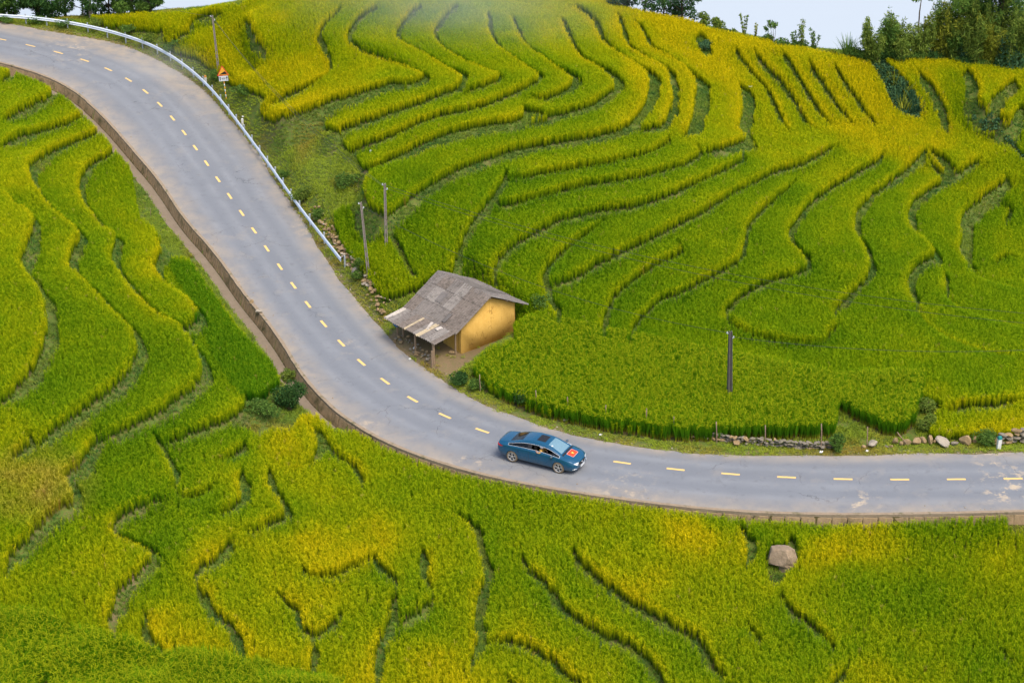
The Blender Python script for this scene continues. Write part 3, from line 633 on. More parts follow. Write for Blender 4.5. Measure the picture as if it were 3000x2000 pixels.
strip_mesh('channel_bed', -2, 23.35, [(0.46, -1.06), (1.20, -1.06), (1.20, -0.76), (0.46, -0.76)], m_bed, drain, 1 / 4, 0.006)
strip_mesh('channel_kerb', -2, 23.35, [(1.18, -1.0), (1.30, -1.0), (1.30, -0.56), (1.20, -0.55)], m_bed, drain, 1 / 4, 0.01)
PANELS = []
for q in range(5):
    w2, h2, th = 0.180 + 0.008 * random.uniform(-1, 1), 0.70, 0.07
    pv = []
    for (x, z) in ((-w2, 0), (w2, 0), (w2, 1), (-w2, 1)):
        for y in (0, th): pv.append((x + random.uniform(-.006, .006), y + random.uniform(-.01, .012), z * h2 - (0.0 if z else 0)))
    bm = bmesh.new(); vv_ = [bm.verts.new(p) for p in pv]
    for f in ((0, 2, 4, 6), (1, 7, 5, 3), (0, 1, 3, 2), (2, 3, 5, 4), (4, 5, 7, 6), (6, 7, 1, 0)): bm.faces.new([vv_[i] for i in f])
    bmesh.ops.bevel(bm, geom=bm.edges[:], offset=0.022, segments=1, affect='EDGES'); bmesh.ops.recalc_face_normals(bm, faces=bm.faces[:])
    me = bpy.data.meshes.new('slab'); bm.to_mesh(me); bm.free(); me.materials.append(m_slab); PANELS.append(me)
s = -1.0; nslab = 0
while s < S_END - 0.2 and nslab < 300:
    w0 = float(np.interp((s + 12) * SUB, ar, WW)); p = road_pt(s, w0 + 0.44); zz = road_pt(s).z
    a = road_pt(s - 0.05, w0); b = road_pt(s + 0.05, w0); d = (b - a); ang = math.atan2(d.y, d.x)
    o = link('slab', PANELS[nslab % 5], drain)
    slope = math.atan2(0.24, 0.76)
    o.location = Vector((p.x, p.y, zz - 0.06 - 0.77)) - drain.location
    M = Matrix.Rotation(ang, 4, 'Z') @ Matrix.Rotation(-slope + random.uniform(-.02, .02), 4, 'X') @ Matrix.Rotation(random.uniform(-.03, .03), 4, 'Y')
    o.rotation_euler = M.to_euler()
    if s > 24: o.scale = (2.1, 1, 1); s += 0.757 / 3.0
    else: s += 0.372 / 3.0; nslab += 1

# ---------------------------------------------------------------- plants that nobody could count: rice, verge grass
def blade(base, az, h, lean, curl, droop, wd, segs=3, twist=0.0):
    """a tapering ribbon: positions and height fraction"""
    o = np.array([math.cos(az), math.sin(az), 0]); sd_ = np.array([-math.sin(az + twist), math.cos(az + twist), 0])
    V = []; Tt = []
    for k in range(segs + 1):
        s = k / segs
        p = np.array(base) + o * (lean * s + curl * s * s) + np.array([0, 0, h * (s - droop * s * s)])
        wk = wd * (1.0 - 0.25 * s) if k < segs else 0
        if k < segs: V += [p - sd_ * wk / 2, p + sd_ * wk / 2]; Tt += [s, s]
        else: V += [p]; Tt += [s]
    F = [(2 * k, 2 * k + 1, 2 * k + 3, 2 * k + 2) for k in range(segs - 1)]
    q = 2 * (segs - 1); tri = (q, q + 1, q + 2)
    return V, F, tri, Tt
def tuft_mesh(name, specs, mat):
    V = []; F = []; A = []; B = []
    for (args, pan) in specs:
        v, f, tri, tt = blade(*args); n = len(V)
        V += v; F += [tuple(i + n for i in q) for q in f] + [tuple(i + n for i in tri)]; A += tt; B += [pan] * len(v)
    me = bpy.data.meshes.new(name); me.from_pydata([tuple(p) for p in V], [], F)
    for k, a in (('t', A), ('pan', B)):
        q = me.attributes.new(k, 'FLOAT', 'POINT'); q.data.foreach_set('value', np.asarray(a, np.float32))
    me.materials.append(mat); me.update(); return me
def variants(cname, meshes):
    col = bpy.data.collections.new(cname)
    for k, me in enumerate(meshes):
        o = bpy.data.objects.new('%s_%02d' % (cname, k), me); col.objects.link(o)
    return col
_trees = {}
def gn_tree(col):
    if col.name in _trees: return _trees[col.name]
    g = bpy.data.node_groups.new('scatter_' + col.name, 'GeometryNodeTree')
    g.interface.new_socket('Geometry', in_out='INPUT', socket_type='NodeSocketGeometry'); g.interface.new_socket('Geometry', in_out='OUTPUT', socket_type='NodeSocketGeometry')
    gi = g.nodes.new('NodeGroupInput'); go = g.nodes.new('NodeGroupOutput')
    ip = g.nodes.new('GeometryNodeInstanceOnPoints'); ci = g.nodes.new('GeometryNodeCollectionInfo')
    ci.inputs['Collection'].default_value = col; ci.inputs['Separate Children'].default_value = True; ci.inputs['Reset Children'].default_value = True
    ip.inputs['Pick Instance'].default_value = True
    def na(n, t):
        k = g.nodes.new('GeometryNodeInputNamedAttribute'); k.data_type = t; k.inputs['Name'].default_value = n; return k.outputs['Attribute']
    e = g.nodes.new('FunctionNodeEulerToRotation'); L = g.links.new
    L(na('rotv', 'FLOAT_VECTOR'), e.inputs[0]); L(e.outputs[0], ip.inputs['Rotation']); L(na('sclv', 'FLOAT_VECTOR'), ip.inputs['Scale'])
    L(na('pick', 'INT'), ip.inputs['Instance Index'])
    L(gi.outputs[0], ip.inputs['Points']); L(ci.outputs[0], ip.inputs['Instance']); L(ip.outputs[0], go.inputs[0])
    _trees[col.name] = g; return g
def scatter(name, P, rotv, sclv, pick, col, attrs, label):
    me = bpy.data.meshes.new(name); me.vertices.add(len(P)); me.vertices.foreach_set('co', np.asarray(P, np.float32).ravel())
    for k, a in (('rotv', rotv), ('sclv', sclv)):
        q = me.attributes.new(k, 'FLOAT_VECTOR', 'POINT'); q.data.foreach_set('vector', np.asarray(a, np.float32).ravel())
    q = me.attributes.new('pick', 'INT', 'POINT'); q.data.foreach_set('value', np.asarray(pick, np.int32))
    for k, a in attrs.items():
        q = me.attributes.new(k, 'FLOAT', 'POINT'); q.data.foreach_set('value', np.asarray(a, np.float32))
    o = link(name, me); md = o.modifiers.new('plants', 'NODES'); md.node_group = gn_tree(col)
    tag(o, label, None, None, 'stuff'); return o

# materials
t_ = NT('rice_plant'); tt = t_.attr('t'); pn = t_.attr('pan'); rp_ = t_.attr('ripe_shade', 'INSTANCER'); br = t_.attr('brown', 'INSTANCER'); hu = t_.attr('hue', 'INSTANCER')
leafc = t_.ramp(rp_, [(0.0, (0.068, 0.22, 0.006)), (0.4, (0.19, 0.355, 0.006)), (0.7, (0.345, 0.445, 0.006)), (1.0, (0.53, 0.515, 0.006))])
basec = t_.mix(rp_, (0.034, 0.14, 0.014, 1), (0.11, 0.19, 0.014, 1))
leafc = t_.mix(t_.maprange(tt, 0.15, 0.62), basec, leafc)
panc = t_.ramp(rp_, [(0.0, (0.17, 0.34, 0.01)), (0.4, (0.34, 0.455, 0.009)), (0.7, (0.53, 0.55, 0.009)), (1.0, (0.77, 0.63, 0.010))])
c_ = t_.mix(pn, leafc, panc)
c_ = t_.mix(br, c_, t_.mix(pn, (0.40, 0.27, 0.04, 1), (0.66, 0.44, 0.12, 1)))
c_ = t_.mix(1.0, c_, t_.mix(hu, (0.9, 0.9, 0.9, 1), (1.10, 1.10, 1.08, 1)), 'MULTIPLY')
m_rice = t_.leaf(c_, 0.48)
t_ = NT('tall_rice_plant'); tt = t_.attr('t'); pn = t_.attr('pan'); hu = t_.attr('hue', 'INSTANCER')
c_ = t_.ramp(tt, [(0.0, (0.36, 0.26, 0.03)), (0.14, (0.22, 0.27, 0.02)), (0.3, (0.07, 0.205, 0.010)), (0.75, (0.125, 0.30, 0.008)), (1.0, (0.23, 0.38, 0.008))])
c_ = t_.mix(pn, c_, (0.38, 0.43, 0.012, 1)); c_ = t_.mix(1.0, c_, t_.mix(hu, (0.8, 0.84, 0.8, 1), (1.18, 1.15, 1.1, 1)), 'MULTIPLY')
m_tall = t_.leaf(c_, 0.42)
t_ = NT('verge_grass_blades'); tt = t_.attr('t'); hu = t_.attr('hue', 'INSTANCER'); dr = t_.attr('dry', 'INSTANCER')
c_ = t_.mix(hu, (0.065, 0.16, 0.035, 1), (0.29, 0.365, 0.033, 1)); c_ = t_.mix(dr, c_, (0.34, 0.25, 0.05, 1))
m_vgrass = t_.leaf(c_, 0.3)

def rice_tuft(seed):
    r = random.Random(seed); S = []
    for k in range(16):
        az = r.uniform(0, 2 * math.pi); h = r.uniform(0.66, 0.80)
        S.append(((( r.gauss(0, .03), r.gauss(0, .03), 0), az, h, r.uniform(.02, .08), r.uniform(.01, .09), r.uniform(0, .12), r.uniform(.014, .023), 3, r.uniform(-.5, .5)), 0.0))
    for k in range(8):
        az = r.uniform(0, 2 * math.pi); z0 = r.uniform(.48, .68); d0 = r.uniform(.0, .07)
        S.append((((math.cos(az) * d0, math.sin(az) * d0, z0), az, r.uniform(.18, .26), r.uniform(.02, .06), r.uniform(.03, .10), r.uniform(.45, .85), r.uniform(.015, .023), 3, r.uniform(-.4, .4)), 1.0))
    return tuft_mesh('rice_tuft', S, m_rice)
def tall_tuft(seed):
    r = random.Random(seed); S = []
    for k in range(14):
        az = r.uniform(0, 2 * math.pi); h = r.uniform(0.95, 1.25)
        S.append((((r.gauss(0, .025), r.gauss(0, .025), 0), az, h, r.uniform(.02, .10), r.uniform(.06, .24), r.uniform(.05, .28), r.uniform(.020, .030), 4, r.uniform(-.3, .3)), 0.0))
    for k in range(5):
        az = r.uniform(0, 2 * math.pi); z0 = r.uniform(.74, .92)
        S.append((((0, 0, z0), az, r.uniform(.20, .30), r.uniform(.05, .10), r.uniform(.08, .18), r.uniform(.7, 1.0), r.uniform(.020, .028), 3, r.uniform(-.4, .4)), 1.0))
    return tuft_mesh('tall_rice_tuft', S, m_tall)
def grass_tuft(seed):
    r = random.Random(seed); S = []
    for k in range(16):
        az = r.uniform(0, 2 * math.pi); h = r.uniform(.10, .26)
        S.append((((r.gauss(0, .07), r.gauss(0, .07), 0), az, h, r.uniform(.02, .09), r.uniform(.02, .14), r.uniform(0, .5), r.uniform(.022, .036), 2, r.uniform(-.5, .5)), 0.0))
    return tuft_mesh('grass_tuft', S, m_vgrass)
col_rice = variants('rice_tufts', [rice_tuft(k) for k in range(7)])
col_tall = variants('tall_rice_tufts', [tall_tuft(k + 50) for k in range(5)])
col_grass = variants('grass_tufts', [grass_tuft(k + 90) for k in range(5)])

# how ripe the rice is, plot by plot (outline coordinates as seen from the viewpoint)
RIPE = np.array([(650, 160, .92), (560, 60, .72), (800, 120, .72), (820, 215, .85), (900, 300, .85), (1100, 60, .55), (1300, 60, .5), (1250, 180, .58), (1000, 280, .72), (1150, 300, .66), (1150, 420, .55), (1500, 150, .55), (1450, 280, .6), (1700, 120, .72), (1850, 60, .9), (1900, 200, .95), (2000, 300, .97), (1950, 120, .98), (1750, 240, .55), (1700, 330, .5), (1400, 400, .48), (1850, 360, .66), (1200, 560, .26), (1600, 450, .48), (1900, 440, .42), (1500, 560, .28), (1900, 520, .36), (1400, 640, .30), (1250, 700, .36), (1100, 680, .42), (1180, 820, .5), (1700, 620, .28), (2100, 480, .42), (2150, 380, .75), (2250, 260, .9), (2150, 140, .97), (2350, 200, .93), (2450, 250, .95), (2520, 330, .92), (2700, 250, .82), (2800, 250, .68), (2900, 220, .66), (2960, 260, .7), (2700, 420, .82), (2600, 380, .9), (2850, 460, .7), (2980, 480, .62), (2400, 450, .62), (2550, 520, .42), (2350, 600, .36), (2600, 700, .32), (2900, 650, .40), (2100, 700, .36), (1900, 750, .34), (1700, 800, .30), (2300, 850, .33), (2600, 950, .36), (2900, 950, .34), (2000, 950, .28), (2500, 1060, .30), (2900, 1100, .26), (2880, 1220, .82), (2980, 1200, .78), (2780, 1250, .62),
    (60, 230, .48), (150, 330, .52), (60, 340, .42), (180, 420, .62), (60, 520, .62), (250, 400, .6), (330, 520, .48), (150, 600, .5), (60, 640, .58), (300, 760, .3), (430, 760, .68), (500, 880, .55), (180, 760, .55), (60, 850, .42), (250, 900, .36), (100, 1020, .52), (450, 1000, .3), (300, 1080, .3), (550, 1080, .32), (200, 1180, .2), (630, 1150, .4), (560, 1200, .28), (330, 1260, .28), (650, 1270, .4), (60, 1320, .62), (400, 1330, .2), (350, 1420, .18), (240, 1280, .5), (870, 1260, .8), (850, 1340, .72), (980, 1340, .6), (720, 1400, .55), (560, 1480, .28), (500, 1560, .22), (300, 1620, .55), (120, 1700, .46), (250, 1560, .42), (430, 1700, .4), (500, 1830, .78), (560, 1850, .82), (700, 1700, .55), (620, 1620, .62), (760, 1620, .68), (950, 1600, .86), (1030, 1620, .9), (820, 1500, .5), (1000, 1480, .55), (1100, 1400, .45), (1200, 1450, .4), (1080, 1560, .72), (1250, 1620, .58), (880, 1780, .66), (1120, 1700, .36), (1180, 1780, .4), (1300, 1800, .46), (1050, 1850, .62), (1250, 1960, .86), (1150, 1930, .74), (960, 1950, .72), (1500, 1900, .66), (1650, 1850, .55), (1600, 1700, .4), (1500, 1600, .4), (1450, 1460, .38), (1750, 1560, .45), (1850, 1640, .62), (1900, 1680, .72), (1780, 1480, .5), (2050, 1450, .55), (2030, 1560, .85), (2120, 1500, .35), (2240, 1540, .4), (2200, 1620, .62), (2420, 1600, .85), (2550, 1590, .7), (2400, 1520, .3), (2700, 1500, .25), (2900, 1520, .3), (2950, 1600, .62), (2750, 1620, .45), (2500, 1700, .34), (2700, 1750, .3), (2900, 1780, .36), (2950, 1900, .34), (2700, 1900, .38), (2450, 1850, .36), (2200, 1750, .48), (2100, 1850, .5), (2300, 1950, .42), (2550, 1985, .72), (1900, 1950, .42), (1800, 1900, .5), (2000, 1750, .5)])
def ripeness(u, v):
    num = np.zeros(len(u)); den = np.zeros(len(u))
    for a, b, r in RIPE:
        wt = 1.0 / (((u - a) ** 2 + (1.35 * (v - b)) ** 2) / 3600.0 + 0.25) ** 2; num += wt * r; den += wt
    return num / den
def jgrid(sp, jit=0.42):
    xs = np.arange(GX0 + 1, GX0 + NX * CELL - 1, sp); ys = np.arange(GY0 + 1, GY0 + NY * CELL - 1, sp * 0.92)
    X, Y = np.meshgrid(xs, ys); X = X + (np.arange(len(ys)) % 2)[:, None] * sp * 0.5
    X = X + rng.uniform(-jit, jit, X.shape) * sp; Y = Y + rng.uniform(-jit, jit, Y.shape) * sp
    return X.ravel(), Y.ravel()
def in_view(x, y, z, mg=290):
    u, v = project(x, y, z); return (u > -mg) & (u < 3000 + mg) & (v > -mg) & (v < 2000 + mg)
X, Y = jgrid(0.16)
zz_ = G(X, Y); k = in_view(X, Y, zz_ + .5); X, Y, zz_ = X[k], Y[k], zz_[k]
m = masks(X, Y, zz_)
fi = np.clip(np.round((X - GX0) / FC).astype(int), 0, NX * FINE - 1); fj = np.clip(np.round((Y - GY0) / FC).astype(int), 0, NY * FINE - 1)
onstrip = fstrip[fj, fi]
a_, b_ = hut_ab(X, Y); hut = (a_ > -5.4) & (a_ < 0.7) & (b_ > -3.2) & (b_ < 4.75)
free = ~(m['verge'] | m['path'] | m['drain'] | m['hole'] | m['maize'] | m['cabbage'] | m['boulder'] | m['corner'] | m['past'] | m['road'] | m['wallzone'] | onstrip | hut)
free &= ~(m['nr'] & (m['ev'] < 1.2) & (m['t'] < 0) & (m['ew'] < 0)) | (m['u'] > 1500) | True
X, Y, zz_ = X[free], Y[free], zz_[free]; m = {k: a[free] for k, a in m.items()}
U, Vv = project(X, Y, zz_ + 0.7)
tall = in_poly(m['u'], m['v'], TALL1) | in_poly(m['u'], m['v'], TALL2)
lush = in_poly(U, Vv, LUSH)
ripe_shade = np.clip(ripeness(U, Vv) + 0.20 * (noise2(X, Y, 2.2, 41) - 0.5) + 0.10 * (noise2(X, Y, 0.7, 42) - .5) + rng.normal(0, .04, len(X)), 0, 1)
cfi = np.clip(np.round((X - GX0) / FC).astype(int), 0, NX * FINE - 1); cfj = np.clip(np.round((Y - GY0) / FC).astype(int), 0, NY * FINE - 1)
ripe_shade = np.clip(ripe_shade + 0.05 + 0.05 * (Vv > 1350) + 0.42 * crest[cfj, cfi] * (1 - 0.5 * ripe_shade) - 0.20 * box_blur(lowside_shade, 1, 1)[cfj, cfi], 0, 1)  # ripeness also carries painted shade: greener along the lower side of each step
brown = np.clip(1.1 - np.hypot((U - 105) / 190, (Vv - 1410) / 125), 0, 1) * 0.62 + np.clip(0.7 - np.hypot((U - 235) / 60, (Vv - 1235) / 30), 0, 1)
brown = np.clip(brown * (0.4 + noise2(X, Y, .8, 44)) + (rng.random(len(X)) < 0.004) * 0.6, 0, 1)
hue = np.clip(0.5 + 0.5 * (noise2(X, Y, 0.5, 45) - 0.5) + rng.normal(0, .2, len(X)), 0, 1)
hscale = 0.95 + 0.14 * noise2(X, Y, 2.4, 46) + rng.normal(0, .03, len(X))
N = len(X); tl = rng.normal(0, .06, (N, 2)); lean = noise2(X, Y, 5.0, 47) - 0.5
rotv = np.c_[tl[:, 0] + 0.10 * lean, tl[:, 1], rng.uniform(0, 2 * math.pi, N)]
greenstrip = in_poly(U, Vv, GREENSTRIP)
ripe_shade = np.where(greenstrip, np.clip(0.06 + rng.normal(0, .06, N), 0, 1), ripe_shade)
drainside = (m['t'] > 0) & m['nr']
yellow = in_poly(m['u'], m['v'], YELLOWPLOT); tongue = in_poly(U, Vv, TONGUE)
sel = dict(tall=tall, lush=lush & ~tall)
rest = ~(tall | lush)
sel['yellow'] = rest & yellow; sel['tongue'] = rest & tongue & ~drainside
sel['left'] = rest & drainside & (Vv < 1240) & ~greenstrip; sel['strip'] = rest & greenstrip
sel['front'] = rest & drainside & (Vv >= 1240) & ~yellow
sel['hill'] = rest & ~drainside & ~yellow & ~tongue
LAB = dict(left=('rice_field', 'green and yellow rice terraces on the slope left of the road'),
    strip=('rice_field', 'narrow dark green young rice plot beside the drain channel'),
    front=('rice_field', 'mixed green and golden rice filling the foreground below the road wall'),
    hill=('rice_field', 'large amphitheatre of golden and green rice terraces above the road'),
    yellow=('rice_field', 'golden rice plot behind the row of stones at the right road edge'),
    tongue=('rice_field', 'tongue-shaped rice plot by the two poles and the rubble wall'))
for key, (nm, lab) in LAB.items():
    q = sel[key]; sc_ = hscale[q] * (1.05 if key == 'strip' else 1.0)
    scatter(nm, np.c_[X, Y, zz_ - 0.03][q], rotv[q], np.c_[0.85 + 0.3 * rng.random(q.sum()), 0.85 + 0.3 * rng.random(q.sum()), sc_], rng.integers(0, 7, q.sum()), col_rice, dict(ripe_shade=ripe_shade[q], brown=brown[q], hue=hue[q]), lab)
print('RICE', len(X), {k: int(v.sum()) for k, v in sel.items()})
q = sel['tall'] & (rng.random(len(X)) < .8)
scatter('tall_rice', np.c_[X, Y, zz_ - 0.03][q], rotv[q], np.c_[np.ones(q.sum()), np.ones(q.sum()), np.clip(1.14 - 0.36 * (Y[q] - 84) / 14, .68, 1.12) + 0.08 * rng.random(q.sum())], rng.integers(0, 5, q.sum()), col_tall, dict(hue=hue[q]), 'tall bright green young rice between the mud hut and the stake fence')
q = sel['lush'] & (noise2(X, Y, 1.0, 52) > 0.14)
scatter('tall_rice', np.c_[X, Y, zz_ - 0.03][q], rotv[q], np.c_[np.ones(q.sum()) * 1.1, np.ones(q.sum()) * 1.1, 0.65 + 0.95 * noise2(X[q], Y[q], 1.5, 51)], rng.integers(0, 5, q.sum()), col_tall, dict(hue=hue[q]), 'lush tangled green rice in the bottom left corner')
# grass on verges and bunds
X, Y = jgrid(0.20); zg = G(X, Y); k = in_view(X, Y, zg); X, Y, zg = X[k], Y[k], zg[k]; m = masks(X, Y, zg)
fi = np.clip(np.round((X - GX0) / FC).astype(int), 0, NX * FINE - 1); fj = np.clip(np.round((Y - GY0) / FC).astype(int), 0, NY * FINE - 1)
onstrip = fstrip[fj, fi]
a_, b_ = hut_ab(X, Y); yardm = (a_ > -5.0) & (a_ < 1.5) & (b_ > -2.25) & (b_ < 4.7)
gm = (m['verge'] | m['path'] | m['drain'] | m['hole'] | m['maize'] | m['cabbage'] | m['boulder'] | m['corner'] | m['past'] | onstrip)
gm &= ~(m['road'] | m['wallzone']) & ~(m['nr'] & (m['ev'] < 0.12) & (m['t'] < 0)) & ~(yardm & (rng.random(len(X)) < 0.97))
dens = np.where(onstrip & ~m['verge'], 0.95, np.where(m['nr'] & (m['t'] < 0) & (m['ev'] < 0.9), 0.55 + 0.45 * np.clip(m['ev'], 0, 1), 0.95))
dens = np.where(m['past'] & (Y > np.interp(X, ridge_x, ridge_y) + 4), 0, dens)
gm &= (rng.random(len(X)) < dens) & (noise2(X, Y, 0.9, 61) > 0.16)
X, Y, zg = X[gm], Y[gm], zg[gm]; m = {k: a[gm] for k, a in m.items()}; os_ = onstrip[gm]
N = len(X); hh = np.where(m['verge'] | m['drain'], 0.55 + 1.3 * noise2(X, Y, 2.4, 62) ** 2, 0.75 + 0.5 * rng.random(N))
hh = np.where(m['nr'] & (m['t'] < 0) & (m['ev'] < 1.3), 0.4 + 0.3 * rng.random(N), hh)
dry = np.clip(1.7 * (noise2(X, Y, 1.6, 63) - 0.58) + rng.normal(0, .08, N) + np.where(m['nr'] & (m['t'] < 0) & (m['ev'] < 1.0), .32, 0), 0, .9)
dry = np.where(os_ & ~m['verge'], dry * 0.3, dry)
gh = np.clip(0.35 + 0.5 * noise2(X, Y, 1.2, 64) + rng.normal(0, .15, N) - 0.30 * (os_ & ~m['verge']) + 0.34 * (m['verge'] & ~os_), 0, 1)
scatter('verge_grass', np.c_[X, Y, zg - .01], np.c_[rng.normal(0, .12, (N, 2)), rng.uniform(0, 6.28, N)], np.c_[1.0 + .3 * rng.random(N), 1.0 + .3 * rng.random(N), hh], rng.integers(0, 5, N), col_grass, dict(hue=gh, dry=dry), 'short green and straw-coloured grass on the verges and bunds')

# ---------------------------------------------------------------- shape tools
def bm_box(bm, cx, cy, cz, sx, sy, sz, taper=1.0, M=None):
    vs = []
    for z in (-1, 1):
        k = 1.0 if z < 0 else taper
        for x, y in ((-1, -1), (1, -1), (1, 1), (-1, 1)):
            p = Vector((cx + x * sx / 2 * k, cy + y * sy / 2 * k, cz + z * sz / 2)); vs.append(bm.verts.new(M @ p if M else p))
    for f in ((0, 3, 2, 1), (4, 5, 6, 7), (0, 1, 5, 4), (1, 2, 6, 5), (2, 3, 7, 6), (3, 0, 4, 7)): bm.faces.new([vs[i] for i in f])
    return vs
def bm_obj(name, bm, mat, parent=None, smooth=False, bevel=0.0):
    if bevel: bmesh.ops.bevel(bm, geom=bm.edges[:], offset=bevel, segments=1, affect='EDGES')
    bmesh.ops.recalc_face_normals(bm, faces=bm.faces[:])
    me = bpy.data.meshes.new(name); bm.to_mesh(me); bm.free(); me.materials.append(mat)
    if smooth: me.polygons.foreach_set('use_smooth', [True] * len(me.polygons))
    return link(name, me, parent)
def box_obj(name, c, s, mat, parent=None, bevel=0.0, taper=1.0, M=None):
    bm = bmesh.new(); bm_box(bm, *c, *s, taper=taper, M=M); return bm_obj(name, bm, mat, parent, False, bevel)
def tube_geo(path, rad, n=8, cap=True):
    path = [Vector(p) for p in path]; V = []; F = []
    rads = rad if hasattr(rad, '__len__') else [rad] * len(path)
    ref = Vector((0, 0, 1))
    for k, p in enumerate(path):
        d = (path[min(k + 1, len(path) - 1)] - path[max(k - 1, 0)]).normalized()
        a = d.cross(ref); a = a.normalized() if a.length > 0.05 else d.cross(Vector((1, 0, 0))).normalized()
        b = a.cross(d)
        for q in range(n):
            t = 2 * math.pi * q / n; V.append(p + (a * math.cos(t) + b * math.sin(t)) * rads[k])
    for k in range(len(path) - 1):
        for q in range(n): F.append((k * n + q, k * n + (q + 1) % n, (k + 1) * n + (q + 1) % n, (k + 1) * n + q))
    if cap: F += [tuple(range(n))[::-1], tuple((len(path) - 1) * n + q for q in range(n))]
    return V, F
def tube_obj(name, path, rad, mat, parent=None, n=8, smooth=True):
    V, F = tube_geo(path, rad, n); return mesh_obj(name, V, F, mat, parent, smooth)
def lathe_obj(name, prof, mat, parent=None, n=20, smooth=True):
    V = []; F = []; m = len(prof)
    for q in range(n):
        t = 2 * math.pi * q / n
        for r, z in prof: V.append((r * math.cos(t), r * math.sin(t), z))
    for q in range(n):
        for k in range(m - 1): F.append((q * m + k, ((q + 1) % n) * m + k, ((q + 1) % n) * m + k + 1, q * m + k + 1))
    return mesh_obj(name, V, F, mat, parent, smooth)
def stone_mesh(seed, mat, sub=2, rough=0.22, flat=0.8):
    r = random.Random(seed); bm = bmesh.new(); bmesh.ops.create_icosphere(bm, subdivisions=sub, radius=0.5)
    cuts = [(Vector((r.gauss(0, 1), r.gauss(0, 1), r.gauss(0, 1))).normalized(), r.uniform(.22, .38)) for _ in range(9)]
    for v in bm.verts:
        for nrm, d in cuts:
            e = v.co.dot(nrm) - d
            if e > 0: v.co -= nrm * e * 0.97
        v.co *= 1 + r.uniform(-rough, rough) * 0.25
        v.co.z *= flat
    me = bpy.data.meshes.new('stone'); bm.to_mesh(me); bm.free(); me.materials.append(mat); return me
def leaf_mesh(name, centres, radii, n, size, mat, seed=0, aspect=0.4, hang=0.35, shell=0.55, tone_hi=1.0):
    """many small leaf blades spread through a set of ellipsoids"""
    r = np.random.default_rng(seed); centres = np.asarray(centres, float); radii = np.asarray(radii, float)
    vol = radii.prod(1) ** 0.75; k = r.choice(len(centres), n, p=vol / vol.sum())
    d = r.normal(size=(n, 3)); d /= np.linalg.norm(d, axis=1)[:, None]
    rad = shell + (1 - shell) * r.random(n) ** 0.6; rad = rad * r.choice([1.0, 1.18], n, p=[.85, .15])
    P = centres[k] + d * rad[:, None] * radii[k]
    ax = d * 0.7 + r.normal(size=(n, 3)) * 0.8; ax[:, 2] -= hang; ax /= np.linalg.norm(ax, axis=1)[:, None]
    sd_ = np.cross(ax, r.normal(size=(n, 3))); sd_ /= np.linalg.norm(sd_, axis=1)[:, None]
    L = size * (0.6 + 0.8 * r.random(n)); W = L * aspect
    v0 = P - ax * L[:, None] / 2; v2 = P + ax * L[:, None] / 2; mid = P - ax * (L * .05)[:, None]
    v1 = mid + sd_ * W[:, None] / 2; v3 = mid - sd_ * W[:, None] / 2
    V = np.stack([v0, v1, v2, v3], 1).reshape(-1, 3); F = np.arange(4 * n).reshape(n, 4)
    tone = np.clip(0.5 + 0.25 * r.normal(size=n) + 0.25 * r.random(len(centres))[k] - 0.12, 0, 1) * tone_hi
    return fast_mesh(name, V, F, mat, False, dict(tone=np.repeat(tone, 4)))
def leaf_mat(name, dark, light, tr=0.3, accent=None):
    t = NT(name); f = t.attr('tone'); c = t.mix(f, (*dark, 1), (*light, 1))
    if accent: c = t.mix(t.maprange(f, 0.86, 0.93), c, (*accent, 1))
    return t.leaf(c, tr)
m_bark = plain('bark', (0.10, 0.075, 0.05), 0.95, 0, 0.1, 0.4, 9, 0.4)
m_culm = plain('bamboo_culm', (0.20, 0.21, 0.06), 0.6, 0, 0.3, 0.3, 6)
LEAF = dict(dark=leaf_mat('leaves_dark', (0.022, 0.07, 0.022), (0.075, 0.15, 0.035)), mid=leaf_mat('leaves_mid', (0.05, 0.12, 0.025), (0.16, 0.26, 0.045)),
    light=leaf_mat('leaves_light', (0.07, 0.14, 0.025), (0.25, 0.31, 0.05)), yellow=leaf_mat('leaves_yellow', (0.11, 0.16, 0.02), (0.36, 0.36, 0.04)),
    blue=leaf_mat('leaves_bluish', (0.032, 0.09, 0.045), (0.10, 0.19, 0.08)))
def shrub(name, base, rx, h, tone, label, n=900, size=0.16, seed=0, cat='shrub', group=None, lean=(0, 0)):
    r = random.Random(seed); o = empty(name, base); tag(o, label, cat, group)
    cs, rs = [], []
    for k in range(9):
        a = r.uniform(0, 6.28); q = r.uniform(0, .65) * rx; z = r.uniform(.32, .8) * h
        cs.append((q * math.cos(a) + lean[0] * z, q * math.sin(a) + lean[1] * z, z)); s = r.uniform(.32, .5) * rx; rs.append((s, s, min(s * .9, h * .34)))
    link('foliage', leaf_mesh('foliage', cs, rs, n, size, LEAF[tone], seed), o)
    V, F = [], []
    for c in cs[:5]:
        v, f = tube_geo([(0, 0, -.1), (c[0] * .4, c[1] * .4, c[2] * .5), c], [.03, .022, .012], 5); F += [tuple(i + len(V) for i in q) for q in f]; V += v
    mesh_obj('stem', V, F, m_bark, o, True); return o
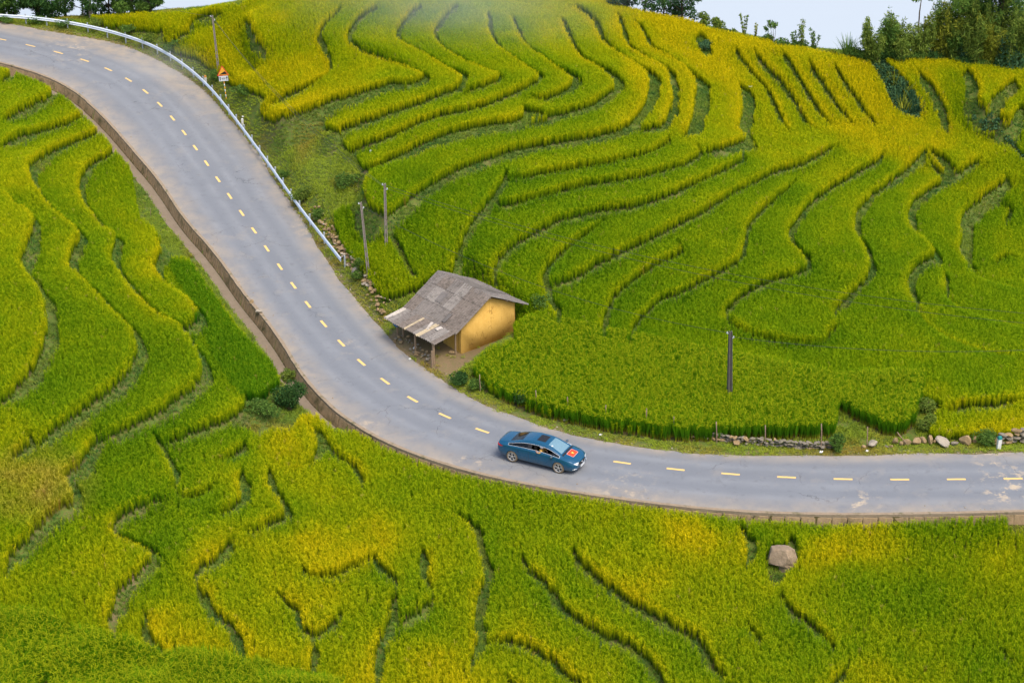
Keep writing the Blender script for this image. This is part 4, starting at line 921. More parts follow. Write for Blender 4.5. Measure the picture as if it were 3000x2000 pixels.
def bamboo(name, base, h, spread, n_culm, tone, label, seed=0, per=230, group=None, cat='bamboo', size=0.34):
    r = random.Random(seed); o = empty(name, base); tag(o, label, cat, group); cs, rs = [], []; V, F = [], []
    for k in range(n_culm):
        a = r.uniform(0, 6.28); q = abs(r.gauss(0, .35)) * spread * .6; hh = h * r.uniform(.62, 1.05); out = r.uniform(.15, .55) * spread
        b0 = Vector((q * math.cos(a), q * math.sin(a), -.3)); path = []; rad = []
        for s in np.linspace(0, 1, 8):
            path.append(b0 + Vector((math.cos(a) * out * s ** 2.2, math.sin(a) * out * s ** 2.2, hh * (s - .10 * s ** 4)))); rad.append(.035 * (1 - .85 * s))
        v, f = tube_geo(path, rad, 5); F += [tuple(i + len(V) for i in x) for x in f]; V += v
        for s in np.linspace(.12, 1.04, 9):
            i = min(int(s * 7), 6); p = path[i].lerp(path[i + 1], min(s * 7 - i, 1.2)); w_ = spread * (.13 + .17 * math.sin(min(s, 1) * math.pi) ** .7) * r.uniform(.7, 1.25)
            cs.append((p.x + r.gauss(0, .12), p.y + r.gauss(0, .12), p.z)); rs.append((w_, w_, hh * .075 * r.uniform(.8, 1.4)))
    link('foliage', leaf_mesh('foliage', cs, rs, per * n_culm, size, LEAF[tone], seed, .20, .55, .25), o)
    mesh_obj('culm', V, F, m_culm, o, True); return o
def broad_tree(name, base, h, crown, tone, label, seed=0, n=3500, size=0.3, trunk=0.16, cat='tree', bare=0.3, aspect=.42):
    r = random.Random(seed); o = empty(name, base); tag(o, label, cat); cs, rs = [], []; V, F = [], []
    top = Vector((r.gauss(0, .2), r.gauss(0, .2), h * .8))
    v, f = tube_geo([Vector((0, 0, -.4)), top * .35 + Vector((.1, 0, 0)), top * .7, top], [trunk, trunk * .8, trunk * .55, trunk * .3], 8); V += v; F += f
    for k in range(16):
        a = r.uniform(0, 6.28); z = h * r.uniform(bare + .1, 1.0); q = crown * r.uniform(.2, .85) * (1 - .45 * max(0, z / h - .6)); c = Vector((q * math.cos(a), q * math.sin(a), z))
        b = top * min(1, (z / h) * r.uniform(.6, .85)); v, f = tube_geo([b, b.lerp(c, .6) + Vector((0, 0, .15)), c], [trunk * .35, trunk * .22, .02], 5)
        F += [tuple(i + len(V) for i in x) for x in f]; V += v
        s = crown * r.uniform(.26, .46); cs.append(tuple(c)); rs.append((s, s, s * .75))
    link('crown', leaf_mesh('crown', cs, rs, n, size, LEAF[tone], seed, aspect), o); mesh_obj('trunk', V, F, m_bark, o, True); return o
def reed_clump(name, base, h, n, spread, tone, label, seed=0, wd=.05, cat='reed clump', group=None):
    r = random.Random(seed); o = empty(name, base); tag(o, label, cat, group); V, F, A = [], [], []
    for k in range(n):
        a = r.uniform(0, 6.28); q = r.uniform(0, .25) * spread; hh = h * r.uniform(.55, 1.05)
        v, f, tri, tt = blade((q * math.cos(a), q * math.sin(a), -.1), a + r.gauss(0, .4), hh, spread * r.uniform(.05, .35), spread * r.uniform(.1, .6), r.uniform(0, .35), wd * r.uniform(.7, 1.3), 5, r.uniform(-.4, .4))
        F += [tuple(i + len(V) for i in x) for x in f] + [tuple(i + len(V) for i in tri)]; A += [r.random()] * len(v); V += v
    mesh_obj('blades', V, F, LEAF[tone], o, False, dict(tone=A)); return o

# ---------------------------------------------------------------- guard rail
t_ = NT('galvanised_steel'); v_ = t_.geo(); nz = t_.noise(v_, 3, 5, .6)
c_ = t_.mix(nz, (0.58, 0.64, 0.70, 1), (0.74, 0.79, 0.84, 1)); c_ = t_.mix(t_.maprange(t_.noise(v_, 1.3, 6, .75), .68, .74, 0, .8), c_, (0.30, 0.16, 0.07, 1))
m_galv = t_.bsdf(c_, 0.5, 0.25, 0.5)
RAIL = [(-60, 106), (0, 108), (165, 118), (318, 132), (468, 150), (600, 178), (735, 210), (865, 243), (985, 283), (1085, 325), (1170, 375), (1250, 430), (1325, 490), (1395, 545), (1460, 615), (1512, 675), (1565, 745), (1620, 815), (1672, 885), (1725, 955), (1780, 1030), (1832, 1100), (1887, 1180), (1940, 1250), (1992, 1330), (2050, 1410), (2110, 1490), (2165, 1555), (2352, 1792)]
RP3 = at([a / 2.3515 for a, b in RAIL], [b / 2.3515 for a, b in RAIL], 0.62)
for _ in range(3): RP3[1:-1] = .25 * RP3[:-2] + .5 * RP3[1:-1] + .25 * RP3[2:]
RP3[:, 2] -= 0.62
kf_, lt_, _d = road_coords(RP3[:, 0], RP3[:, 1])
rail = empty('guard_rail', Vector(RP3[14])); tag(rail, 'long curved galvanised steel guard rail on posts along the upper road edge', 'guard rail')
rc = smooth_curve(RP3, 6); rt = np.gradient(rc, axis=0); rt[:, 2] = 0; rt /= np.linalg.norm(rt, axis=1)[:, None]; rn = np.stack([rt[:, 1], -rt[:, 0], rt[:, 0] * 0], 1)   # towards the road
prof = [(0, .155), (.045, .12), (.075, .085), (.045, .045), (.0, .0), (.045, -.045), (.075, -.085), (.045, -.12), (0, -.155)]
prof2 = prof + [(a - .008, b) for a, b in prof[::-1]]; V = []; m_ = len(prof2); loc = rail.location
for k in range(len(rc)):
    for a, b in prof2: V.append(Vector((rc[k][0] + rn[k][0] * a, rc[k][1] + rn[k][1] * a, rc[k][2] + .62 + b)) - loc)
F = [(k * m_ + a, k * m_ + (a + 1) % m_, (k + 1) * m_ + (a + 1) % m_, (k + 1) * m_ + a) for k in range(len(rc) - 1) for a in range(m_)]
mesh_obj('beam', V, F, m_galv, rail, False)
bm = bmesh.new(); bmesh.ops.create_cone(bm, segments=12, radius1=.062, radius2=.062, depth=1.25, cap_ends=True); bmesh.ops.translate(bm, verts=bm.verts, vec=(0, 0, .225))
bmesh.ops.create_cone(bm, segments=12, radius1=.07, radius2=.062, depth=.035, cap_ends=True, matrix=Matrix.Translation((0, 0, .865)))
me_post = bpy.data.meshes.new('post'); bm.to_mesh(me_post); bm.free(); me_post.materials.append(plain('post_steel', (0.36, 0.40, 0.43), .6, .2, .4, .2))
bm = bmesh.new(); bm_box(bm, 0, 0, 0, .07, .10, .2); me_blk = bpy.data.meshes.new('spacer_block'); bm.to_mesh(me_blk); bm.free(); me_blk.materials.append(m_galv)
for k in range(len(RP3) - 1):
    j = k * 6; p = Vector(rc[j]) - Vector(rn[j]) * .13; po = link('post', me_post, rail); po.location = p - loc; po.location.z += .02
    bl_ = link('spacer_block', me_blk, po); bl_.location = (rn[j][0] * .07, rn[j][1] * .07, .60); bl_.rotation_euler = (0, 0, math.atan2(rn[j][1], rn[j][0]))
pe = at1(1011, 784); po = link('post', me_post, rail); po.location = pe - loc

# ---------------------------------------------------------------- concrete utility poles and wires
t_ = NT('pole_concrete'); v_ = t_.coord(); c_ = t_.mix(t_.noise(v_, 2.5, 6, .65), (0.17, 0.14, 0.115, 1), (0.36, 0.31, 0.26, 1)); c_ = t_.mix(t_.maprange(t_.noise(v_, 14, 4), .55, .75, 0, .6), c_, (0.10, 0.085, 0.075, 1))
m_pole = t_.bsdf(c_, .95, 0, .1, t_.bump(t_.noise(v_, 30, 3), .4, .02))
m_wire = plain('cable_rubber', (0.03, 0.03, 0.035), 0.6, 0, .3)
m_ins = plain('insulator_ceramic', (0.55, 0.55, 0.55), 0.3, 0, .5)
m_pole_dark = plain('pole_concrete_dark', (0.105, 0.095, 0.085), .95, 0, .1, .4, 5, .3)
def pole(top, base, wd, label, slots=True, dark=False, yaw=0.2):
    m_pole = m_pole_dark if dark else globals()['m_pole']
    b = at1(*base); r = rays([top[0]], [top[1]])[0]; tp = Vector(r * (b.y / r[1])) + Vector((0, 0, CAMZ)); ax = tp - b; h = ax.length
    o = empty('utility_pole', b); tag(o, label, 'utility pole', 'concrete poles carrying cables')
    q = Vector((0, 0, 1)).rotation_difference(ax.normalized()); o.rotation_mode = 'QUATERNION'; o.rotation_quaternion = q @ Euler((0, 0, yaw)).to_quaternion()
    w0, w1 = wd, wd * .62
    for s in (-1, 1):
        bm = bmesh.new(); vs = []
        for z, ww in ((-.5, w0), (h, w1)):
            for x, y in ((.5, -.5), (.5, .5), (.22, .5), (.22, -.5)): vs.append(bm.verts.new((s * x * ww, y * ww, z)))
        for f in ((0, 1, 2, 3), (4, 7, 6, 5), (0, 4, 5, 1), (1, 5, 6, 2), (2, 6, 7, 3), (3, 7, 4, 0)): bm.faces.new([vs[i] for i in f])
        bm_obj('flange', bm, m_pole, o, False, .008)
    bm = bmesh.new(); z = -.5
    nseg = 9
    for k in range(nseg):
        z0 = z; z1 = -.5 + (h + .45) * (k + 1) / nseg; wk = w0 + (w1 - w0) * (z0 + .5) / (h + .5)
        gap = .32 if (slots and k < 4) else 0.0
        bm_box(bm, 0, 0, (z0 + z1 - gap) / 2, wk * .46, wk * .42, (z1 - z0 - gap)); z = z1
    bm_obj('web', bm, m_pole, o)
    ins = []
    for k, dz in enumerate((.12, .45)):
        s = 1 if k else -1; c = Vector((s * w1 * .75, 0, h - dz)); bm = bmesh.new()
        bm_box(bm, c.x, 0, c.z, .10, .03, .03); br_ = bm_obj('bracket', bm, m_galv, o)
        bm = bmesh.new(); bmesh.ops.create_cone(bm, segments=8, radius1=.045, radius2=.03, depth=.10, cap_ends=True, matrix=Matrix.Translation((c.x + s * .05, 0, c.z + .06))); bm_obj('insulator', bm, m_ins, br_)
        ins.append(b + o.rotation_quaternion @ Vector((c.x + s * .05, 0, c.z + .06)))
    o['tip'] = list(tp); return o, ins
p1, i1 = pole((622, 45), (641, 214), .21, 'weathered pole standing in yellow rice behind the warning sign')
p2, i2 = pole((1057, 592), (1080, 810), .21, 'grey pole rising from the rubble wall near the guard rail end')
p3, i3 = pole((1127, 537), (1132, 735), .22, 'brown pole in the tongue-shaped rice plot behind the rubble wall')
p4, i4 = pole((2140, 970), (2137, 1184), .30, 'thick dark grey grooved pole in the tall green rice', False, True)
p5, i5 = pole((234, -60), (244, 50), .19, 'left one of two poles behind the guard rail at top left', False)
p6, i6 = pole((257, -80), (266, 56), .30, 'right thicker one of two poles behind the guard rail at top left', False)
def wire(a, b, sag, label):
    a, b = Vector(a), Vector(b); pts = [a.lerp(b, s) - Vector((0, 0, 4 * sag * s * (1 - s))) for s in np.linspace(0, 1, 25)]
    o = tube_obj('cable', [p - a for p in pts], .011, m_wire, None, 5); o.location = a; tag(o, label, 'cable', 'cables between the poles'); return o
offr = [Vector((50, 88, 9.0)), Vector((50, 86, 8.2))]
wire(i6[0], i1[0], .7, 'upper thin cable from the top left poles to the pole behind the sign'); wire(i1[0], i3[0], 1.0, 'left thin cable from the sign-side pole down to the pole in the tongue plot'); wire(i1[1], i3[1], 1.3, 'right thin cable from the sign-side pole down to the pole in the tongue plot')
e1 = Vector(rays([3100], [925])[0] * 104) + Vector((0, 0, CAMZ)); e2 = Vector(rays([3100], [955])[0] * 104) + Vector((0, 0, CAMZ))
wire(i3[0], e1, 1.5, 'upper thin dark cable crossing the terraces to the right edge'); wire(i3[1], e2, 1.5, 'lower thin dark cable crossing the terraces to the right edge')
e3 = Vector(rays([3100], [1020])[0] * 96) + Vector((0, 0, CAMZ))
wire(i2[1], i4[0], 1.2, 'thin cable running behind the hut to the thick dark pole'); wire(i4[1], e3, .5, 'thin cable leaving the thick dark pole to the right')

# ---------------------------------------------------------------- warning sign
m_red = plain('sign_red', (0.62, 0.035, 0.02), .5, 0, .4, .1); m_org = plain('sign_yellow', (0.78, 0.36, 0.03), .5, 0, .4, .1); m_blk = plain('sign_black', (0.012, 0.012, 0.014), .6, 0, .3, .1); m_wht = plain('sign_white', (0.62, 0.64, 0.64), .55, 0, .4, .1)
b = at1(663, 290); r = rays([651], [200])[0]; tp = Vector(r * (b.y / r[1])) + Vector((0, 0, CAMZ))
sg = empty('road_sign', b); tag(sg, 'triangular red and yellow steep slope warning sign on a striped post', 'road sign')
q = Vector((0, 0, 1)).rotation_difference((tp - b).normalized()); sg.rotation_mode = 'QUATERNION'; sg.rotation_quaternion = q @ Euler((0, 0, R(4))).to_quaternion()
hs = (tp - b).length; nseg = 12
for k in range(nseg):
    z0 = -.3 + (hs + .1) * k / nseg; z1 = -.3 + (hs + .1) * (k + 1) / nseg
    ob = tube_obj('post_band', [(0, 0, z0), (0, 0, z1)], .042, m_org if k % 2 else m_wht, sg, 10)
def prism(name, pts, y0, y1, mat, parent):
    bm = bmesh.new(); a = [bm.verts.new((x, y0, z)) for x, z in pts]; c = [bm.verts.new((x, y1, z)) for x, z in pts]; n = len(pts)
    bm.faces.new(a); bm.faces.new(c[::-1])
    for k in range(n): bm.faces.new((a[k], a[(k + 1) % n], c[(k + 1) % n], c[k]))
    return bm_obj(name, bm, mat, parent)
z0 = hs - .62; S_ = 1.0; H_ = .86; tri = [(-S_ / 2, z0), (S_ / 2, z0), (0, z0 + H_)]; ins_ = lambda k, c=z0 + H_ / 3: [(x * k, c + (z - c) * k) for x, z in tri]
pl = prism('triangle_board', tri, -.075, -.05, m_red, sg); prism('face', ins_(.80), -.080, -.0755, m_org, pl)
t2 = ins_(.66); prism('slope_symbol', [(t2[0][0] * .95, t2[0][1] + .01), (t2[1][0], t2[1][1] + .01), (t2[1][0] - .13, t2[1][1] + .27)], -.084, -.0805, m_blk, pl)
pb = prism('distance_plate', [(-.40, z0 - .46), (.40, z0 - .46), (.40, z0 - .03), (-.40, z0 - .03)], -.07, -.05, m_wht, sg)
prism('plate_border', [(-.40, z0 - .46), (-.37, z0 - .46), (-.37, z0 - .03), (-.40, z0 - .03)], -.0745, -.0705, m_blk, pb); prism('plate_border', [(.37, z0 - .46), (.40, z0 - .46), (.40, z0 - .03), (.37, z0 - .03)], -.0745, -.0705, m_blk, pb)
for s in (-1, 1):
    x = s * .27; prism('arrow', [(x - .03, z0 - .40), (x + .03, z0 - .40), (x + .03, z0 - .2), (x + .08, z0 - .2), (x, z0 - .08), (x - .08, z0 - .2), (x - .03, z0 - .2)], -.0745, -.0705, m_blk, pb)
cu = bpy.data.curves.new('text_outline', 'FONT'); cu.body = '800'; cu.size = .21; cu.align_x = 'CENTER'; cu.extrude = .002; cu.materials.append(m_blk)
to = bpy.data.objects.new('text_outline', cu); C.objects.link(to); bpy.context.view_layer.update(); tm_ = bpy.data.meshes.new_from_object(to.evaluated_get(bpy.context.evaluated_depsgraph_get())); bpy.data.objects.remove(to, do_unlink=True); to = link('distance_text', tm_, pb); to.location = (0, -.074, z0 - .32); to.rotation_euler = (R(90), 0, 0)

# ---------------------------------------------------------------- marker posts, stakes
m_mwhite = plain('marker_white', (0.66, 0.66, 0.62), .7, 0, .3, .2, 8); m_teal = plain('marker_teal', (0.02, 0.20, 0.19), .6, 0, .3, .2); m_morange = plain('marker_orange', (0.62, 0.27, 0.06), .7, 0, .3, .25)
def marker(px, h, wd, topmat, label, lean=0):
    b = at1(*px); o = empty('marker_post', b, .3); tag(o, label, 'marker post'); o.rotation_euler = (0, lean, .25)
    box_obj('shaft', (0, 0, h * .36), (wd, wd * .8, h * .8), m_mwhite, o, .012)
    bm = bmesh.new(); vs = []
    for z, k in ((h * .76, 1.0), (h * .9, .95), (h * .98, .7), (h, .3)):
        for x, y in ((-1, -1), (1, -1), (1, 1), (-1, 1)): vs.append(bm.verts.new((x * wd / 2 * k * 1.02, y * wd * .41 * k, z)))
    for a in range(3):
        for c in range(4): bm.faces.new((vs[a * 4 + c], vs[a * 4 + (c + 1) % 4], vs[a * 4 + 4 + (c + 1) % 4], vs[a * 4 + 4 + c]))
    bm.faces.new(vs[12:16]); bm.faces.new(vs[0:4][::-1]); bm_obj('head', bm, topmat, o); return o
marker((2925, 1314), .80, .22, m_teal, 'white roadside post with a teal cap at the right edge')
marker((603, 246), .75, .2, m_morange, 'white post with orange top beside the guard rail near the sign'); marker((421, 128), .6, .2, m_morange, 'small orange-topped post half hidden by the guard rail bend')
marker((1088, 458), .5, .22, m_mwhite, 'small pale stone post at the edge of the terraces'); marker((711, 368), .6, .18, m_mwhite, 'short white post touching the guard rail midway')
m_stake = plain('weathered_wood', (0.27, 0.19, 0.12), .9, 0, .15, .4, 12, .4)
STAKES = [((1405, 1097), (1407, 1148), 'stake beside the flowering bush by the hut yard'), ((1570, 1143), (1571, 1201), 'bamboo stake right of the dark green roadside bush'), ((1662, 1162), (1664.5, 1216), 'bamboo stake above the pale stone on the verge'), ((1775, 1186), (1774, 1241), 'bamboo stake in front of the tall rice above the car bonnet'), ((1894, 1196), (1894, 1262), 'bamboo stake midway along the tall rice edge'), ((1974.5, 1220), (1974, 1273), 'bamboo stake left of the first wall stones'), ((2098.6, 1235), (2099.5, 1296), 'bamboo stake at the left end of the low stone wall'), ((2242, 1245), (2242, 1305), 'bamboo stake at the middle of the low stone wall'), ((2407, 1241), (2406.5, 1316), 'thick bamboo stake beside the round bush on the stone wall'), ((2542, 1250), (2540, 1309), 'stake standing behind the large white stone'), ((2629, 1266), (2659, 1304), 'dark stake leaning to the left over the stones'),
    ((740, 970), (741, 998), 'thin dark stake on the drain edge above the bush'), ((780, 1011), (781.5, 1046), 'brown stake on the drain edge nearest the bush'), ((356, 398), (357, 423), 'thin stake beside the upper drain bend'), ((441, 610), (441.5, 633), 'thin stake in the grass left of the drain')]
for k, (tpx, bpx, lab) in enumerate(STAKES):
    b = at1(*bpx); r = rays([tpx[0]], [tpx[1]])[0]; tp = Vector(r * (b.y / r[1])) + Vector((0, 0, CAMZ)); ax = tp - b; rad = .035 if k < 11 else .025
    path = [Vector((0, 0, -.25))] + [ax * s + Vector((random.gauss(0, .008), random.gauss(0, .008), 0)) for s in (0, .33, .66, 1)]
    o = tube_obj('fence_stake', path, [rad, rad, rad * .95, rad * .9, rad * .85], m_stake, None, 7); o.location = b; tag(o, lab, 'stake', 'fence stakes on the verges')

# ---------------------------------------------------------------- stones
def stone_mat(name, a, b, moss=0.3):
    t = NT(name); v = t.geo(); n = t.noise(v, 3.5, 6, .65); c = t.mix(n, (*a, 1), (*b, 1)); c = t.mix(t.maprange(t.noise(v, 2.3, 5), .55, .72, 0, moss), c, (0.07, 0.09, 0.03, 1))
    return t.bsdf(c, .95, 0, .15, t.bump(t.noise(v, 12, 5, .65), .8, .05))
m_st1 = stone_mat('stone_tan', (0.19, 0.13, 0.065), (0.42, 0.30, 0.16)); m_st2 = stone_mat('stone_grey', (0.13, 0.115, 0.085), (0.30, 0.26, 0.20), .55); m_st3 = stone_mat('stone_pale', (0.24, 0.205, 0.16), (0.46, 0.40, 0.31), .2); m_rock = stone_mat('boulder_rock', (0.15, 0.11, 0.07), (0.40, 0.30, 0.20), .15)
TAN = [stone_mesh(k, m_st1) for k in range(6)]; GREY = [stone_mesh(k + 20, m_st2) for k in range(6)]; PALE = [stone_mesh(k + 40, m_st3) for k in range(4)]
def put_stone(me, p, s, parent, name='stone'):
    o = link(name, me, parent); o.location = Vector(p) - (parent.location if parent else Vector()); o.scale = s; o.rotation_euler = (random.uniform(-.3, .3), random.uniform(-.3, .3), random.uniform(0, 6.28)); return o
def along(pxs, n):
    P = at([p[0] for p in pxs], [p[1] for p in pxs]); s = np.r_[0, np.cumsum(np.hypot(*np.diff(P[:, :2], axis=0).T))]; t = np.linspace(0, s[-1], n)
    return [Vector((np.interp(q, s, P[:, 0]), np.interp(q, s, P[:, 1]), 0)) for q in t], s[-1]
rub = empty('rubble_wall', at1(1050, 790)); tag(rub, 'tumbled rubble wall of tan stones between guard rail end and hut', 'stone wall')
pts, L_ = along([(921, 618), (935, 642), (962, 676), (985, 716), (1004, 742), (1022, 757), (1048, 783), (1070, 806), (1086, 836), (1098, 862), (1106, 890), (1116, 912), (1124, 930)], 62)
for k, p in enumerate(pts):
    for j in range(3):
        s = random.uniform(.18, .42) * (1.15 if 18 < k < 50 else .85); q = p + Vector((random.gauss(0, .18), random.gauss(0, .18), 0)); q.z = G(q.x, q.y) + .05 + j * .13 * (1 if 15 < k else .5)
        put_stone(random.choice(TAN + TAN + PALE[:1]), q, (s * 1.2, s, s * .75), rub)
b = at1(1040, 806); put_stone(PALE[0], b + Vector((0, 0, .35)), (.45, .35, 1.1), rub, 'standing_stone')
w1 = empty('dry_stone_wall', at1(2300, 1312)); tag(w1, 'low dark dry stone wall under the tall rice behind the stakes', 'stone wall')
pts, L_ = along([(2090, 1290), (2150, 1300), (2215, 1305), (2262, 1309), (2330, 1315), (2400, 1318), (2455, 1316)], 34)
for k, p in enumerate(pts):
    for j in range(3):
        s = random.uniform(.24, .40); q = p + Vector((random.gauss(0, .04), .18 + random.gauss(0, .04) - .04 * j, 0)); q.z = G(p.x, p.y) + .06 + j * .17
        put_stone(random.choice(GREY + GREY + TAN[:1]), q, (s * 1.35, s, s * .62), w1)
for (u, v, s) in ((2160, 1298, .8), (2112, 1292, .55), (2068, 1287, .45), (2030, 1284, .4), (2005, 1282, .35), (2090, 1291, .4)):
    p = at1(u, v); put_stone(random.choice(PALE + TAN), p + Vector((0, 0, .12)), (s * 1.1, s * .7, s * .5), w1)
w2 = empty('stone_row', at1(2700, 1306)); tag(w2, 'broken row of separate tan and pale stones along the right verge', 'stone row')
for (u, v, sx, sz, k) in ((2555, 1308, .95, .55, 'p'), (2530, 1312, .3, .3, 't'), (2622, 1302, .42, .8, 't'), (2640, 1304, .35, .4, 't'), (2655, 1302, .55, .5, 't'), (2683, 1299, .85, .5, 't'), (2703, 1297, .55, .6, 't'), (2725, 1296, .75, .65, 't'), (2740, 1297, .4, .4, 't'), (2766, 1302, 1.3, .5, 'p'), (2798, 1302, .6, .35, 'g'), (2826, 1300, .85, .85, 't'), (2853, 1298, .45, .65, 't'), (2597, 1310, .4, .2, 'g'), (2610, 1309, .3, .2, 't')):
    p = at1(u, v); put_stone(random.choice(dict(p=PALE, t=TAN, g=GREY)[k]), p + Vector((0, 0, sz * .3)), (sx, sx * .7, sz), w2)
w3 = empty('dry_stone_wall', at1(2965, 1300)); tag(w3, 'stacked stone wall corner behind the teal-capped post', 'stone wall')
for (u, v, n) in ((2915, 1308, 2), (2935, 1306, 3), (2955, 1304, 3), (2975, 1302, 4), (2995, 1300, 4), (3015, 1299, 4), (3040, 1298, 4)):
    p = at1(u, v)
    for j in range(n): s = random.uniform(.42, .6); put_stone(random.choice(TAN + GREY), p + Vector((random.gauss(0, .05), .15, .14 + j * .23)), (s * 1.15, s * .8, s * .62), w3)
# boulder among the foreground rice
b = at1(2292, 1672); bo = bmesh.new(); bmesh.ops.create_icosphere(bo, subdivisions=4, radius=1.0)
cuts = [((-.5, -.75, .45), .55), ((.75, -.55, .2), .62), ((0, .2, 1), .62), ((-.9, .1, .2), .72), ((.3, -1, -.2), .6), ((.9, .3, .3), .68), ((.45, -.6, .65), .72)]
for v in bo.verts:
    for n_, d in cuts:
        nn_ = Vector(n_).normalized(); e = v.co.dot(nn_) - d
        if e > 0: v.co -= nn_ * e * .92
    f = 1 + .05 * (noise2(np.array([v.co.x * 3 + 9]), np.array([v.co.y * 3 + v.co.z * 4]), .7, 77)[0] - .5) + .02 * random.uniform(-1, 1); v.co *= f
    v.co.x *= .98; v.co.y *= .8; v.co.z *= 1.05
    if v.co.z < -.1: v.co.x = v.co.x * .6 + .28
o = bm_obj('boulder', bo, m_rock, None, False); o.location = b + Vector((.05, .35, .42)); tag(o, 'large brown wedge-shaped boulder standing in the foreground rice', 'boulder')
rb_ = [((738, 893), .55, 'flat tan rock lying on the road beside the drain wall, farther one'), ((761, 921), .55, 'pale rounded rock lying on the road beside the drain wall, nearer one')]
for (px, s, lab) in rb_:
    o = link('rock', stone_mesh(random.randint(0, 999), m_st3 if 'pale' in lab else m_st1), None); o.location = at1(*px) + Vector((0, 0, .22)); o.scale = (s, s * .8, s * .75); tag(o, lab, 'rock')
for (px, s, lab) in (((1658, 1232), .5, 'pale flat stone on the verge under a stake'), ((1075, 838), .45, 'tan stone on the verge below the rubble wall'),):
    o = link('rock', stone_mesh(random.randint(0, 999), m_st3), None); o.location = at1(*px) + Vector((0, 0, .1)); o.scale = (s, s * .7, s * .5); tag(o, lab, 'rock')
# gravel crumbs along the verge and scattered on the road: too many to count
X = []; Pn = []
for k in range(1500):
    s = random.uniform(2, 36); w0 = float(np.interp((s + 12) * SUB, ar, WV)); p = road_pt(s, -(w0 + abs(random.gauss(0.0, .30)) - .05)); p.z = max(p.z - .01, G(p.x, p.y)); Pn.append(p)
for k in range(260):
    s = random.uniform(4, 36); w0 = float(np.interp((s + 12) * SUB, ar, WW)); p = road_pt(s, w0 - abs(random.gauss(0, .35))); Pn.append(p)
gv = variants('pebbles', [stone_mesh(k + 70, m_st3, 1) for k in range(3)] + [stone_mesh(k + 80, m_st1, 1) for k in range(2)])
n = len(Pn); sc2 = np.clip(rng.lognormal(math.log(.055), .5, n), .02, .16)
scatter('gravel', np.array([tuple(p) for p in Pn]), np.c_[rng.uniform(-.4, .4, (n, 2)), rng.uniform(0, 6.28, n)], np.c_[sc2, sc2 * .9, sc2 * .8], rng.integers(0, 5, n), gv, {}, 'pebbles and gravel crumbs strewn along the road edges')
# litter
m_lit = dict(white=plain('litter_white', (0.7, 0.7, 0.68), .6), orange=plain('litter_orange', (0.75, 0.22, 0.08), .6), blue=plain('litter_blue', (0.04, 0.22, 0.42), .5), green=plain('litter_green', (0.02, 0.22, 0.16), .5))
LIT = [((1593, 1187), 'orange', .28, 'crumpled orange plastic scrap on the grass verge'), ((1760, 1274), 'white', .22, 'white plastic bottle scrap on the verge above the car'), ((2406, 1325), 'white', .25, 'pale plastic scrap at the foot of the thick stake'), ((968, 688), 'green', .32, 'green plastic jug lying behind the guard rail end'), ((1201, 1053), 'white', .22, 'white paper scrap at the road edge before the hut'), ((1216, 1020), 'white', .3, 'white plastic bag on the stones under the porch'), ((2540, 1322), 'white', .2, 'white paper sliver on the grass before the white stone'), ((712, 343), 'white', .25, 'white plastic scrap in the grass behind the guard rail'), ((2197, 271), 'white', .3, 'white scrap of cloth on an upper terrace bund'), ((570, 727), 'white', .2, 'white wrapper lying in the drain channel')]
for k, (px, c, s, lab) in enumerate(LIT):
    p = at1(*px); r = random.Random(k); bm = bmesh.new(); bmesh.ops.create_grid(bm, x_segments=5, y_segments=4, size=.5)
    for v in bm.verts: v.co.z = r.uniform(-.10, .16); v.co.x += r.gauss(0, .05); v.co.y *= .7
    bmesh.ops.solidify(bm, geom=bm.faces[:], thickness=.03)
    o = bm_obj('litter', bm, m_lit[c], None, True); o.location = p + Vector((0, 0, .05 if px != (2197, 271) else .5)); o.scale = (s, s, s); o.rotation_euler = (0, 0, r.uniform(0, 6)); tag(o, lab, 'litter')

# ---------------------------------------------------------------- mud-walled hut
t_ = NT('mud_wall'); v_ = t_.coord(); n1 = t_.noise(v_, 1.4, 6, .6); n2 = t_.noise(v_, 9, 5, .65)
c_ = t_.mix(n1, (0.47, 0.27, 0.055, 1), (0.65, 0.40, 0.10, 1)); c_ = t_.mix(t_.maprange(n2, .5, .75, 0, .5), c_, (0.70, 0.47, 0.16, 1))
sep = t_.n('ShaderNodeSeparateXYZ'); t_.l(v_, sep.inputs[0])
vo = t_.n('ShaderNodeTexVoronoi', feature='DISTANCE_TO_EDGE'); mp = t_.n('ShaderNodeMapping'); t_.l(v_, mp.inputs[0]); mp.inputs['Scale'].default_value = (2.6, 2.6, .75)
wob = t_.n('ShaderNodeVectorMath', operation='ADD'); t_.l(mp.outputs[0], wob.inputs[0]); nn_ = t_.noise(v_, 4, 4, .6, 0, 'Color'); sc_n = t_.n('ShaderNodeVectorMath', operation='SCALE'); t_.l(nn_, sc_n.inputs[0]); sc_n.inputs['Scale'].default_value = .55; t_.l(sc_n.outputs[0], wob.inputs[1]); t_.l(wob.outputs[0], vo.inputs['Vector']); vo.inputs['Scale'].default_value = 1.0
crack = t_.math('MULTIPLY', t_.maprange(vo.outputs['Distance'], .004, .03, 1, 0), t_.maprange(t_.noise(v_, 1.9, 3), .53, .62), True)
c_ = t_.mix(t_.math('MULTIPLY', crack, .8), c_, (0.22, 0.11, 0.025, 1))
hgt = t_.math('SUBTRACT', t_.math('MULTIPLY', n2, .5), crack)
m_mud = t_.bsdf(c_, .97, 0, .1, t_.bump(hgt, .3, .04))
